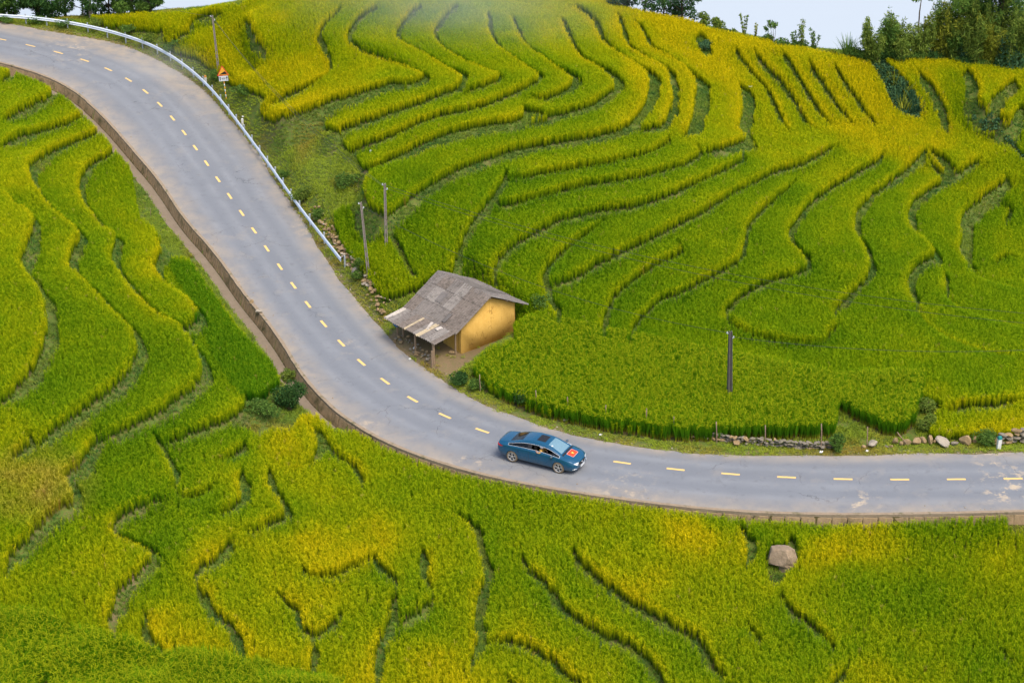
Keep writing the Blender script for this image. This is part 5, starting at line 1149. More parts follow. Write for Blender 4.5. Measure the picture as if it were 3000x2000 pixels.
def roof_mat(name, a, b, spot=(0.07, 0.062, 0.052), amt=.8):
    t = NT(name); v = t.geo(); n = t.noise(v, 1.1, 6, .7); c = t.mix(n, (*a, 1), (*b, 1)); mpp = t.n('ShaderNodeMapping'); t.l(v, mpp.inputs[0]); mpp.inputs['Rotation'].default_value = (0, 0, -0.71); mpp.inputs['Scale'].default_value = (.6, 7, 1.2); c = t.mix(t.maprange(t.noise(mpp.outputs[0], 1.6, 4, .6), .48, .68, 0, .6), c, (a[0] * .5, a[1] * .5, a[2] * .5, 1)); c = t.mix(t.maprange(t.noise(v, 2.6, 5, .7), .54, .72, 0, amt * .8), c, (*spot, 1)); c = t.mix(t.maprange(t.noise(v, 11, 3), .62, .74, 0, .45), c, (0.05, 0.045, 0.04, 1))
    return t.bsdf(c, .95, 0, .12, t.bump(t.noise(v, 20, 3), .2, .01))
RM = [roof_mat('roof_grey', (0.135, 0.122, 0.112), (0.25, 0.225, 0.205)), roof_mat('roof_brown', (0.13, 0.11, 0.095), (0.24, 0.205, 0.178)), roof_mat('roof_dark', (0.11, 0.10, 0.09), (0.20, 0.18, 0.165)), roof_mat('roof_pale', (0.40, 0.36, 0.31), (0.58, 0.52, 0.45), amt=.35), roof_mat('roof_cream', (0.36, 0.30, 0.20), (0.52, 0.43, 0.29), amt=.4), roof_mat('roof_light', (0.18, 0.165, 0.15), (0.31, 0.283, 0.258))]
hut = empty('mud_hut', HO, math.atan2(HA.y, HA.x)); tag(hut, 'ochre mud-walled hut with grey corrugated roof and patched porch', 'hut')
# local frame: x = along the ridge to the viewer (a), y = across (b)
def wall(name, pts, th, nrm, mat=m_mud):
    bm = bmesh.new(); a = [bm.verts.new(p) for p in pts]; c = [bm.verts.new(Vector(p) - Vector(nrm) * th) for p in pts]; n = len(pts)
    bm.faces.new(a); bm.faces.new(c[::-1])
    for k in range(n): bm.faces.new((a[k], c[k], c[(k + 1) % n], a[(k + 1) % n]))
    bmesh.ops.recalc_face_normals(bm, faces=bm.faces[:])
    bmesh.ops.subdivide_edges(bm, edges=bm.edges[:], cuts=10, use_grid_fill=True)
    for v in bm.verts: v.co += Vector((noise2(np.array([v.co.y * 3 + 5]), np.array([v.co.z * 3]), .9, 91)[0] - .5, noise2(np.array([v.co.x * 3 + 50]), np.array([v.co.z * 3]), .9, 92)[0] - .5, 0)) * .05
    return bm_obj(name, bm, mat, hut, True)
W_ = 4.4; LB = -4.55; RZ = 3.30; RB = 2.2; SL, SR = .585, .46
eL = RZ - SL * RB - .06; eR = RZ - SR * (W_ - RB) - .06
wall('gable_wall', [(0, 0, -.3), (0, W_, -.3), (0, W_, eR), (0, RB, RZ - .08), (0, 0, eL)], .32, (1, 0, 0))
wall('back_gable_wall', [(LB, 0, -.3), (LB, 0, eL), (LB, RB, RZ - .08), (LB, W_, eR), (LB, W_, -.3)], .32, (-1, 0, 0))
dx0, dx1, dz = -2.7, -1.85, 1.45
wall('side_wall', [(-.325, 0.003, -.3), (dx1, 0.003, -.3), (dx1, 0.003, eL), (-.325, 0.003, eL)], .3, (0, -1, 0)); wall('side_wall', [(dx0, 0.003, -.3), (LB + .325, 0.003, -.3), (LB + .325, 0.003, eL), (dx0, 0.003, eL)], .3, (0, -1, 0))
wall('back_wall', [(-.325, W_ - .003, -.3), (-.325, W_ - .003, eR), (LB + .325, W_ - .003, eR), (LB + .325, W_ - .003, -.3)], .3, (0, 1, 0))
door = box_obj('door', ((dx0 + dx1) / 2, .16, .6), (dx1 - dx0 - .02, .05, 1.75), m_stake, hut, .01); box_obj('lintel', ((dx0 + dx1) / 2, .12, 1.55), (dx1 - dx0 + .2, .2, .12), m_stake, door, .01)
def sheet(name, a0, a1, P0, P1, mat, parent, amp=.05, per=.21, th=.010, jit=0.0, nrow=3):
    """corrugated sheet; P0, P1 = (b, z) of its upper and lower edge"""
    n = max(6, int((a1 - a0) / per * 6)); V = []; dn = Vector((0, -(P1[1] - P0[1]), (P1[0] - P0[0]))); dn = dn if dn.z > 0 else -dn; dn.normalize()
    tw = random.uniform(-jit, jit)
    for layer in (0, 1):
        for r_ in range(nrow):
            s = r_ / (nrow - 1)
            for k in range(n + 1):
                a = a0 + (a1 - a0) * k / n; ph = amp * math.sin(2 * math.pi * a / per); q = Vector((a, P0[0] + (P1[0] - P0[0]) * s, P0[1] + (P1[1] - P0[1]) * s + tw * (a - a0) * .2)) + dn * (ph - layer * th + random.uniform(-.002, .002)); V.append(q)
    F = []; m = n + 1; L0 = nrow * m
    for r_ in range(nrow - 1):
        for k in range(n):
            i = r_ * m + k; F.append((i, i + 1, i + m + 1, i + m)); j = L0 + i; F.append((j, j + m, j + m + 1, j + 1))
    for k in range(n):
        F.append((k, L0 + k, L0 + k + 1, k + 1)); i = (nrow - 1) * m + k; F.append((i, i + 1, L0 + i + 1, L0 + i))
    for r_ in range(nrow - 1):
        i = r_ * m; F.append((i, i + m, L0 + i + m, L0 + i)); i = r_ * m + n; F.append((i, L0 + i, L0 + i + m, i + m))
    return mesh_obj(name, V, F, mat, parent, False)
A0, A1 = -4.95, .30; cols_ = np.linspace(A0, A1, 7)
def slope_sheets(name, bs, zs, sign, mats):
    part = None
    for r_ in range(len(bs) - 1):
        for k in range(6):
            lift = .034 * (len(bs) - 2 - r_) + .016 * (k % 2)
            ov = .10 if r_ < len(bs) - 2 else 0.0; sl = (zs[r_ + 1] - zs[r_]) / (bs[r_ + 1] - bs[r_])
            j = random.uniform(-.015, .03) if r_ == len(bs) - 2 else 0
            e = bs[r_ + 1] + sign * (ov + j)
            sheet(name, cols_[k] - .03 + random.uniform(-.01, .01), cols_[k + 1] + .03, (bs[r_], zs[r_] + lift), (e, zs[r_] + lift + sl * (e - bs[r_])), random.choice(mats), hut, jit=.01)
bl_ = [RB, 1.45, .45, -.68]; zl_ = [RZ + .06 - SL * (RB - b) for b in bl_]
slope_sheets('roof_sheet', bl_, zl_, -1, [RM[0], RM[1], RM[5], RM[0], RM[1]])
br_ = [RB, 3.7, 5.25]; zr_ = [RZ + .06 - SR * (b - RB) for b in br_]
slope_sheets('roof_sheet', br_, zr_, 1, [RM[0], RM[0], RM[0], RM[2]])
for k, (a0, a1) in enumerate(((-4.6, -3.6), (-3.55, -2.5), (-2.5, -1.35), (-1.3, -.45), (-.45, .32))):
    bm = bmesh.new(); vs = []
    for a in (a0, a1):
        for (y, z) in ((-.24, -.12), (0, .045), (.24, -.09), (.24, -.10), (0, .03), (-.24, -.13)): vs.append(bm.verts.new((a, RB + y + random.uniform(-.02, .02), RZ + .09 + z)))
    for q in range(6): bm.faces.new((vs[q], vs[(q + 1) % 6], vs[6 + (q + 1) % 6], vs[6 + q]))
    bm.faces.new(vs[0:6]); bm.faces.new(vs[6:12][::-1]); bm_obj('ridge_cap', bm, RM[1] if k in (1, 2) else RM[0], hut)
# porch: narrow patched sheets over a pole frame
PB0, PZ0, PB1, PZ1 = -.55, 1.72, -2.25, 1.42; edges = [-4.95, -4.62, -4.2, -3.5, -2.95, -2.72, -2.05, -1.62, -1.38, -.8, -.2, .12]
pm = [3, 5, 0, 1, 4, 1, 5, 4, 0, 5, 1]
for k in range(len(edges) - 1):
    sheet('porch_sheet', edges[k] - .02, edges[k + 1] + .02, (PB0, PZ0 - .02 + .014 * (k % 2)), (PB1 - random.uniform(-.03, .08), PZ1 + .014 * (k % 2)), RM[pm[k]], hut, jit=.02)
for (a, b_, w_, l_, rot, mt) in ((-1.75, -1.1, .18, .8, .5, RM[3]), (-1.0, -.95, .34, .42, -.2, RM[3]), (-4.8, -1.95, .3, .55, 0, RM[3])):
    z = PZ0 + (PZ1 - PZ0) * (b_ - PB0) / (PB1 - PB0) + .05; bm = bmesh.new(); bm_box(bm, 0, 0, 0, w_, l_, .012, M=Matrix.Translation((a, b_, z)) @ Matrix.Rotation(rot, 4, 'Z') @ Matrix.Rotation(math.atan2(PZ0 - PZ1, PB0 - PB1), 4, 'X')); bm_obj('roof_patch', bm, mt, hut)
for (a, b_, w_, l_, mt) in ((-1.25, -.1, .3, .75, RM[2]), (-3.0, .85, .55, .8, RM[0])):
    z = RZ + .13 - SL * (RB - b_); bm = bmesh.new(); bm_box(bm, 0, 0, 0, w_, l_, .012, M=Matrix.Translation((a, b_, z)) @ Matrix.Rotation(math.atan2(SL, 1), 4, 'X')); bm_obj('roof_patch', bm, mt, hut)
for (a, b_, w_) in ((-.12, -2.12, .13), (-2.05, -2.04, .10), (-4.0, -1.5, .10), (-4.6, -1.5, .10), (-.15, -.35, .09)):
    g = -.15; zt = PZ0 + (PZ1 - PZ0) * (b_ - PB0) / (PB1 - PB0) - .05; box_obj('porch_post', (a, b_, (g + zt) / 2), (w_, w_, zt - g), m_stake, hut, .012)
box_obj('porch_post', (.02, -2.35, .38), (.09, .09, 1.15), m_stake, hut, .012)
for b_ in (-2.05, -1.5, -.7):
    z = PZ0 + (PZ1 - PZ0) * (b_ - PB0) / (PB1 - PB0) - .085; tube_obj('porch_beam', [(-4.9, b_, z), (-2.4, b_, z - .02), (.1, b_, z)], .045, m_stake, hut, 7)
for b_, z in ((RB, RZ - .06), (-.4, RZ - SL * 2.6 - .02), (4.9, RZ - SR * 2.7 - .02), (1.0, RZ - SL * 1.2 - .02), (3.6, RZ - SR * 1.4 - .02)):
    tube_obj('purlin', [(-4.85, b_, z), (.26, b_, z)], .05, m_stake, hut, 7)
# under the porch
pile = empty('stone_heap', HO + HA * -2.6 + HB * -2.2); tag(pile, 'heap of dark stones lying in the shade under the porch', 'stone heap')
for k in range(46):
    a = random.uniform(-4.6, -.6); b_ = -1.75 - .25 * (a + 4.6) / 4 + random.gauss(0, .14); p = HO + HA * a + HB * b_; s = random.uniform(.14, .38); p.z = G(p.x, p.y) + random.uniform(.02, .22); put_stone(random.choice(GREY + TAN), p, (s, s * .8, s * .7), pile)
m_tarp = plain('blue_tarp', (0.03, 0.16, 0.36), .5, 0, .4, .3); p = HO + HA * -4.7 + HB * -1.6; bm = bmesh.new(); bmesh.ops.create_grid(bm, x_segments=6, y_segments=8, size=.5)
for v in bm.verts: v.co.z = random.uniform(-.08, .08)
bmesh.ops.solidify(bm, geom=bm.faces[:], thickness=.03); o = bm_obj('plastic_bag', bm, m_tarp, None, True); o.scale = (.42, .8, .6); o.rotation_euler = (R(80), 0, 2.3); o.location = (p.x, p.y, G(p.x, p.y) + 1.05); tag(o, 'bright blue plastic bag hanging at the far porch corner', 'bag')
bx = HO + HA * -.35 + HB * -.5; rk = link('rock', TAN[1], None); rk.location = (bx.x, bx.y, G(bx.x, bx.y) + .12); rk.scale = (.4, .35, .3); tag(rk, 'tan rock at the foot of the hut corner post', 'rock')
lp = at1(1134, 880); o = box_obj('plank', (0, 0, 0), (1.1, .14, .04), plain('pale_wood', (.55, .42, .24), .9), None, .008); o.location = lp + Vector((0, 0, .12)); o.rotation_euler = (0, .06, -.55); tag(o, 'pale wooden plank lying in the grass behind the rubble wall', 'plank')

# ---------------------------------------------------------------- the car
t_ = NT('car_paint_blue'); v_ = t_.coord(); sep = t_.n('ShaderNodeSeparateXYZ'); t_.l(v_, sep.inputs[0])
dirt = t_.math('MULTIPLY', t_.maprange(sep.outputs['Z'], .22, .58, 1, 0), t_.maprange(t_.noise(v_, 4, 6, .7), .3, .65), True)
c_ = t_.mix(t_.math('MULTIPLY', dirt, .5), (0.0015, 0.072, 0.150, 1), (0.16, 0.13, 0.085, 1))
m_car = t_.bsdf(c_, t_.math('ADD', .22, t_.math('MULTIPLY', dirt, .6)), .15, .5, None, Coat_Weight=.5, Coat_Roughness=.08)
m_glassd = plain('car_tinted_glass', (0.006, 0.008, 0.010), .08, 0, .25, .05); 
t_ = NT('car_windscreen_painted_reflection'); v_ = t_.coord(); g1 = t_.n('ShaderNodeBsdfGlossy'); g1.inputs[0].default_value = (.75, .88, .88, 1); g1.inputs[1].default_value = .16
d1 = t_.n('ShaderNodeBsdfDiffuse'); d1.inputs[0].default_value = (.16, .30, .29, 1); mx = t_.n('ShaderNodeMixShader'); mx.inputs[0].default_value = .6; t_.l(d1.outputs[0], mx.inputs[1]); t_.l(g1.outputs[0], mx.inputs[2]); t_.l(mx.outputs[0], t_.out.inputs[0]); m_wind = t_.m  # opaque teal diffuse stands in for the sky reflected in the windscreen
m_trim = plain('window_trim_silver', (0.62, 0.64, 0.66), .45, .2, .4, .05); m_chrome = plain('car_chrome', (0.80, 0.82, 0.84), .2, .9, .5, .05); m_cblack = plain('car_black_plastic', (0.012, 0.012, 0.014), .5, 0, .4, .1)
m_tyre = plain('dusty_tyre', (0.20, 0.155, 0.105), .95, 0, .1, .25, 10); m_rim = plain('alloy_rim', (0.55, 0.54, 0.51), .35, .6, .5, .15); m_lamp = plain('head_lamp', (0.62, 0.66, 0.68), .1, .3, .6, .2, 30); m_tail = plain('tail_lamp', (0.55, 0.015, 0.02), .15, 0, .6, .1); m_int = plain('car_interior', (0.03, 0.028, 0.026), .9, 0, .1)
def plane_pt(u, v, z):
    r = rays([u], [v])[0]; return Vector(r * ((z - CAMZ) / r[2])) + Vector((0, 0, CAMZ))
cr_ = plane_pt(1504, 1350, -.05); cf_ = plane_pt(1635, 1382.5, -.05); hd = (cf_ - cr_).normalized(); mid = (cr_ + cf_) / 2
left = Vector((-hd.y, hd.x, 0)); cc = mid + left * .79
kk, tt_, dd_ = road_coords([cc.x], [cc.y]); rz_ = float(np.interp(kk[0], ar, RC[:, 2])) + .02
car = empty('blue_sedan', (cc.x, cc.y, rz_ - .02), math.atan2(hd.y, hd.x)); tag(car, 'dusty metallic blue sedan with a red star flag sticker on its bonnet', 'car')
ST = [  # x, zb, wlow, wmid, zmid, wbelt, zbelt, wtop, zedge, ztop
 (-2.43, .46, .50, .66, .64, .64, .84, .46, .93, .955), (-2.34, .30, .70, .80, .62, .77, .90, .60, 1.015, 1.05), (-2.02, .23, .80, .895, .63, .86, .95, .66, 1.05, 1.09), (-1.66, .20, .83, .915, .63, .885, .965, .655, 1.09, 1.12), (-1.40, .19, .84, .92, .62, .89, .97, .64, 1.17, 1.205), (-.95, .18, .85, .92, .60, .895, .965, .61, 1.325, 1.365), (-.42, .18, .85, .92, .60, .895, .955, .592, 1.405, 1.445), (-.32, .18, .85, .92, .60, .895, .953, .59, 1.41, 1.45), (.2, .18, .85, .92, .60, .895, .945, .588, 1.412, 1.452), (.62, .18, .85, .92, .60, .893, .935, .58, 1.375, 1.415), (1.05, .18, .85, .92, .60, .89, .925, .625, 1.205, 1.24), (1.50, .19, .84, .92, .61, .885, .905, .69, .985, 1.03), (1.62, .19, .84, .92, .61, .88, .90, .70, .955, 1.005), (1.95, .20, .82, .91, .60, .85, .855, .66, .915, .955), (2.22, .21, .76, .86, .56, .78, .775, .58, .835, .865), (2.38, .23, .62, .72, .52, .63, .68, .44, .745, .765), (2.45, .34, .44, .52, .50, .46, .60, .32, .665, .68)]
def row_pts(s):
    x, zb, wl, wm, zm, wb, zbt, wt, ze, zt = s; l = lambda a, b, t: a + (b - a) * t
    return [(0, zb), (wl, zb), (l(wl, wm, .75), zb + .13), (wm, zm), (l(wm, wb, .65), l(zm, zbt, .75)), (wb, zbt), (l(wb, wt, .10), l(zbt, ze, .12)), (l(wb, wt, .88), l(zbt, ze, .84)), (wt, ze), (wt * .90, l(ze, zt, .35)), (0, zt)]
NR = 11; cv = []; cf = []; cm = []
full = []
for s in ST:
    rp_ = row_pts(s); ring = [(-y, z) for y, z in rp_[1:-1]][::-1]
    loop_ = rp_ + ring          # bottom centre, left side up to the roof centre, right side down
    full.append(loop_)
    for y, z in loop_: cv.append((s[0], y, z))
NL = len(full[0])
xs = [s[0] for s in ST]
for k in range(len(ST) - 1):
    for a in range(NL):
        b = (a + 1) % NL; cf.append((k * NL + a, k * NL + b, (k + 1) * NL + b, (k + 1) * NL + a))
        ai = a if a < NR - 1 else NL - 1 - a; side = 'L' if a < NR - 1 else 'R'; xm = (xs[k] + xs[k + 1]) / 2; mt = 0
        if ai == 6 and -1.66 < xm < 1.45: mt = 5 if -.42 < xm < -.32 else ((3 if side == 'L' else 4) if xm > -.3 else 3)
        if ai == 9 and .62 < xm < 1.50: mt = 1
        if ai == 9 and -1.66 < xm < -.95: mt = 2
        if ai in (8,) and -1.66 < xm < -.95: mt = 0
        if ai == 9 and .2 < xm < .62: mt = 0
        cm.append(mt)
cf.append(tuple(range(NL))); cm.append(0); cf.append(tuple((len(ST) - 1) * NL + a for a in range(NL))[::-1]); cm.append(0)
me = bpy.data.meshes.new('cage'); me.from_pydata(cv, [], cf); me.update()
for mt in (m_car, m_wind, m_glassd, m_glassd, m_glassd, m_cblack): me.materials.append(mt)
me.polygons.foreach_set('material_index', cm)
bm = bmesh.new(); bm.from_mesh(me); bmesh.ops.recalc_face_normals(bm, faces=bm.faces[:]); bm.to_mesh(me); bm.free()
tmp = bpy.data.objects.new('cage', me); C.objects.link(tmp); ss = tmp.modifiers.new('s', 'SUBSURF'); ss.levels = 3; ss.render_levels = 3
cutters = []
for x in (-1.415, 1.415):
    for s in (-1, 1):
        bmc = bmesh.new(); bmesh.ops.create_cone(bmc, segments=32, radius1=.365, radius2=.365, depth=.5, cap_ends=True, matrix=Matrix.Translation((x, s * .86, .335)) @ Matrix.Rotation(R(90), 4, 'X'))
        mc = bpy.data.meshes.new('cut'); bmc.to_mesh(mc); bmc.free(); oc = bpy.data.objects.new('cut', mc); C.objects.link(oc); bo_ = tmp.modifiers.new('b', 'BOOLEAN'); bo_.object = oc; bo_.operation = 'DIFFERENCE'; bo_.solver = 'EXACT'; cutters.append(oc)
bpy.context.view_layer.update(); dg = bpy.context.evaluated_depsgraph_get(); ev = tmp.evaluated_get(dg).to_mesh()
CV = [v.co.copy() for v in ev.vertices]; CFs = [(list(p.vertices), p.material_index) for p in ev.polygons]
from mathutils.bvhtree import BVHTree
carbvh = BVHTree.FromPolygons(CV, [f for f, _ in CFs])
tmp.evaluated_get(dg).to_mesh_clear()
for o in cutters + [tmp]: bpy.data.objects.remove(o, do_unlink=True)
def sub(name, idx, mat, cond=None):
    fs = [f for f, m_ in CFs if m_ in idx and (cond is None or cond(sum((CV[i] for i in f), Vector()) / len(f)))]
    if not fs: return None
    used = sorted({i for f in fs for i in f}); mp_ = {i: k for k, i in enumerate(used)}
    return mesh_obj(name, [CV[i] for i in used], [[mp_[i] for i in f] for f in fs], mat, car, True), fs
body, _ = sub('body', (0,), m_car); sub('windscreen', (1,), m_wind); sub('rear_window', (2,), m_glassd)
OPEN = lambda c: c.y < 0 and c.x > -.32
gl, f_l = sub('side_window', (3,), m_glassd, lambda c: c.y > 0); gr, f_r = sub('side_window', (3, 4), m_glassd, lambda c: c.y < 0 and c.x < -.3)
# front right window is wound down: only its edge line and the small front corner stay
fr = [f for f, m_ in CFs if m_ == 4]
sub('quarter_glass', (4,), m_glassd, lambda c: c.x > .98)
sub('door_pillar', (5,), m_cblack)
def boundary_loops(fs):
    cnt = {}
    for f in fs:
        for a, b in zip(f, f[1:] + f[:1]): k = (min(a, b), max(a, b)); cnt[k] = cnt.get(k, 0) + 1
    adj = {}
    for (a, b), n in cnt.items():
        if n == 1: adj.setdefault(a, []).append(b); adj.setdefault(b, []).append(a)
    loops = []; seen = set()
    for s in adj:
        if s in seen: continue
        lp = [s]; seen.add(s); cur = s
        while True:
            nx = [q for q in adj[cur] if q not in seen]
            if not nx: break
            cur = nx[0]; seen.add(cur); lp.append(cur)
        loops.append(lp)
    return loops
for side in (1, -1):
    fs = [f for f, m_ in CFs if m_ in (3, 4, 5) and (CV[f[0]].y * side) > 0]
    for lp in boundary_loops(fs):
        if len(lp) > 20: pth = [CV[i] + Vector((0, side * .006, 0)) for i in lp]; tube_obj('window_trim', pth + [pth[0]], .0095, m_trim, car, 6)
# cabin seen through the glass
bm = bmesh.new(); bm_box(bm, -.1, 0, .62, 2.6, 1.5, .08); bm_box(bm, .98, 0, .86, .4, 1.4, .16)
for y in (-.36, .36): bm_box(bm, -.12, y, .92, .16, .5, .56, M=None); bm_box(bm, .12, y, .70, .5, .5, .14); bm_box(bm, -.16, y, 1.24, .10, .24, .14)
bm_box(bm, -1.05, 0, .92, .16, 1.2, .45); bm_obj('cabin', bm, m_int, car, False, .02)
# wheels
def wheel(x, s):
    w_ = empty('wheel', (0, 0, 0)); w_.parent = car; w_.location = (x, s * .80, .335); w_.rotation_euler = (R(-90) if s > 0 else R(90), 0, 0)
    lathe_obj('tyre', [(.225, -.10), (.30, -.11), (.33, -.085), (.337, 0), (.33, .085), (.30, .11), (.245, .10), (.225, .07)], m_tyre, w_, 32)
    lathe_obj('rim', [(.0, .03), (.05, .03), (.20, .02), (.215, .055), (.232, .095), (.245, .092), (.228, -.05), (.0, -.06)], m_cblack, w_, 32)
    lathe_obj('rim_ring', [(.215, .075), (.232, .105), (.246, .098), (.236, .07)], m_rim, w_, 32)
    for k in range(5):
        for d in (-.16, .16):
            a = k * 2 * math.pi / 5 + R(18); M_ = Matrix.Rotation(a + d, 4, 'Z'); bm = bmesh.new(); vs = []
            for (r_, hw, z) in ((.03, .018, .075), (.225, .020, .09)):
                for yy in (-hw, hw):
                    for zz in (z - .03, z): vs.append(bm.verts.new(M_ @ Vector((r_, yy - d * .05, zz))))
            for f in ((0, 1, 3, 2), (4, 6, 7, 5), (0, 4, 5, 1), (2, 3, 7, 6), (0, 2, 6, 4), (1, 5, 7, 3)): bm.faces.new([vs[i] for i in f])
            bm_obj('spoke', bm, m_rim, w_)
    lathe_obj('hub', [(.0, .088), (.045, .085), (.05, .06), (.0, .05)], m_rim, w_, 14)
for x in (-1.415, 1.415):
    for s in (-1, 1): wheel(x, s)
def on_car(x, y, z, d, off=.004):
    h = carbvh.ray_cast(Vector((x, y, z)), Vector(d)); return (h[0] + h[1] * off) if h[0] else None
def decal(name, outline, o, ax, ay, d, mat, parent, off):
    """flat shape laid on the body: points o + ax*u + ay*v cast along d; outline = fan round its centre"""
    V = []; F = []; n = len(outline); rings = 5
    for q in range(rings + 1):
        for (u, v) in outline:
            p = Vector(o) + Vector(ax) * u * q / rings + Vector(ay) * v * q / rings; h = on_car(p.x, p.y, p.z, d, off); V.append(h if h else p)
    for q in range(rings):
        for a in range(n):
            b = (a + 1) % n; F.append((q * n + a, q * n + b, (q + 1) * n + b, (q + 1) * n + a))
    return mesh_obj(name, V, F, mat, parent, True)
def rrect(w_, h_, r_, n=4):
    o = []
    for (cx_, cy_, a0) in ((w_ - r_, h_ - r_, 0), (-w_ + r_, h_ - r_, 90), (-w_ + r_, -h_ + r_, 180), (w_ - r_, -h_ + r_, 270)):
        for k in range(n + 1): a = R(a0 + 90 * k / n); o.append((cx_ + r_ * math.cos(a), cy_ + r_ * math.sin(a)))
    return o
def dense(o, m=3): return [(a[0] + (b[0] - a[0]) * k / m, a[1] + (b[1] - a[1]) * k / m) for a, b in zip(o, o[1:] + o[:1]) for k in range(m)]
FX = 1.86
m_flagw = plain('flag_border', (.72, .45, .42), .5, 0, .4, .05); m_flagr = plain('flag_red', (.72, .06, .012), .5, 0, .4, .05); m_flagy = plain('flag_star', (.85, .60, .10), .5, 0, .4, .05)
fb = decal('flag_border', dense(rrect(.215, .335, .06)), (FX, 0, 1.6), (1, 0, 0), (0, 1, 0), (0, 0, -1), m_flagw, car, .003); decal('flag', dense(rrect(.197, .317, .05)), (FX, 0, 1.6), (1, 0, 0), (0, 1, 0), (0, 0, -1), m_flagr, fb, .006)
star = [((.115 if k % 2 == 0 else .045) * math.cos(math.pi * k / 5 + math.pi), (.115 if k % 2 == 0 else .045) * math.sin(math.pi * k / 5 + math.pi)) for k in range(10)]
decal('star', dense(star), (FX, 0, 1.6), (1, 0, 0), (0, 1, 0), (0, 0, -1), m_flagy, fb, .009)
decal('sunroof', dense(rrect(.26, .36, .05)), (.12, 0, 1.9), (1, 0, 0), (0, 1, 0), (0, 0, -1), m_cblack, car, .004)
decal('wiper_cowl', dense(rrect(.05, .64, .04)), (1.56, 0, 1.6), (1, 0, 0), (0, 1, 0), (0, 0, -1), m_cblack, car, .005)
# front: grille, wing bar, emblem, plate, lamps
gl_ = decal('grille', dense([(-.42, .02), (-.36, .085), (.36, .085), (.42, .02), (.25, -.115), (-.25, -.115)]), (3, 0, .575), (0, 1, 0), (0, 0, 1), (-1, 0, 0), m_cblack, car, .006)
wing = []
for u, z in ((-.62, .615), (-.5, .575), (-.41, .55), (-.30, .475), (-.15, .445), (0, .438), (.15, .445), (.30, .475), (.41, .55), (.5, .575), (.62, .615)):
    h = on_car(3, u, z, (-1, 0, 0), .01); wing.append(h if h else Vector((2.3, u, z)))
tube_obj('chrome_wing', wing, .014, m_chrome, gl_, 6)
h = on_car(3, 0, .575, (-1, 0, 0), .012); em = lathe_obj('emblem', [(.052, 0), (.066, .006), (.074, .0), (.066, -.006), (.052, 0)], m_chrome, gl_, 18); em.location = h; em.rotation_euler = (0, R(80), 0); em.scale = (.8, 1.1, 1)
tube_obj('emblem_mark', [h + Vector((.004, -.055, .03)), h + Vector((.006, -.02, .004)), h + Vector((.006, 0, -.018)), h + Vector((.006, .02, .004)), h + Vector((.004, .055, .03))], .008, m_chrome, gl_, 5)
h = on_car(3, 0, .42, (-1, 0, 0), .03); h = h or Vector((2.45, 0, .42)); pt_ = box_obj('number_plate', (0, 0, 0), (.012, .50, .13), m_wht, car, .004); pt_.location = h + Vector((.01, 0, -.02))
for s in (-1, 1):
    decal('head_lamp', dense([(-.19, .035), (.0, .055), (.17, .06), (.20, .03), (.10, -.045), (-.12, -.055)] if s > 0 else [(.19, .035), (.0, .055), (-.17, .06), (-.20, .03), (-.10, -.045), (.12, -.055)]), (3.0, s * .63, .665), (.0, 1, 0), (0, 0, 1), (-1, -s * .12, 0), m_lamp, car, .008)
    pth = []
    for y_, z in ((.80, .36), (.74, .395), (.66, .405), (.60, .40)):
        q = on_car(3, s * y_, z, (-1, 0, 0), .012); 
        if q: pth.append(q)
    if len(pth) > 2: tube_obj('fog_lamp_bar', pth, .016, m_lamp, car, 6)
    decal('tail_lamp', dense([(-.16, .05), (.12, .055), (.18, .0), (.1, -.05), (-.13, -.055)]), (-3.0, s * .66, .86), (0, 1, 0), (0, 0, 1), (1, 0, 0), m_tail, car, .01)
    decal('tail_lamp', dense([(-.14, .03), (.10, .02), (.22, .005), (.05, -.05), (-.14, -.05)]), (-2.18, s * 1.4, .87), (1, 0, 0), (0, 0, 1), (0, -s, 0), m_tail, car, .008)
    for xh in (-.98, .12):
        pth = [on_car(xh + q * .09, s * 1.4, .82 + .01 * q, (0, -s, 0), .02) for q in (-1, 0, 1)]; tube_obj('door_handle', [q for q in pth if q], .014, m_car, car, 6)
    mr = bmesh.new(); bmesh.ops.create_icosphere(mr, subdivisions=3, radius=.5)
    for v in mr.verts: v.co = Vector((v.co.x * .14, v.co.y * .24, v.co.z * .15))
    mo = bm_obj('mirror', mr, m_car, car, True); mo.location = (1.06, s * 1.0, 1.0); box_obj('mirror_arm', (0, -s * .10, -.05), (.06, .12, .03), m_cblack, mo)
    for (x0, z0_, z1_) in ((-.37, .24, .93), (-1.12, .52, .93), (1.0, .24, .90)):
        pth = [on_car(x0 + (.10 if x0 < -1 else 0) * (1 - q), s * 1.4, z0_ + (z1_ - z0_) * q, (0, -s, 0), .0015) for q in np.linspace(0, 1, 9)]; tube_obj('door_seam', [q for q in pth if q], .005, m_cblack, car, 4)
    pth = [on_car(x_, s * 1.4, .215, (0, -s, 0), .01) for x_ in np.linspace(-.95, .95, 9)]; tube_obj('sill_trim', [q for q in pth if q], .016, m_cblack, car, 5)
    pth = [on_car(x_, s * y_, 2, (0, 0, -1), .002) for x_, y_ in ((1.66, .66), (1.9, .65), (2.15, .60), (2.3, .52))]; tube_obj('bonnet_seam', [q for q in pth if q], .005, m_cblack, car, 4)
pth = [on_car(x_, y_, 2, (0, 0, -1), .002) for x_, y_ in ((2.3, -.52), (2.36, -.3), (2.38, 0), (2.36, .3), (2.3, .52))]; tube_obj('bonnet_seam', [q for q in pth if q], .005, m_cblack, car, 4)
pth = [on_car(x_, y_, 2, (0, 0, -1), .002) for x_, y_ in ((-1.72, -.60), (-2.0, -.62), (-2.3, -.56), (-2.3, .56), (-2.0, .62), (-1.72, .60))]; tube_obj('boot_seam', [q for q in pth if q], .005, m_cblack, car, 4)
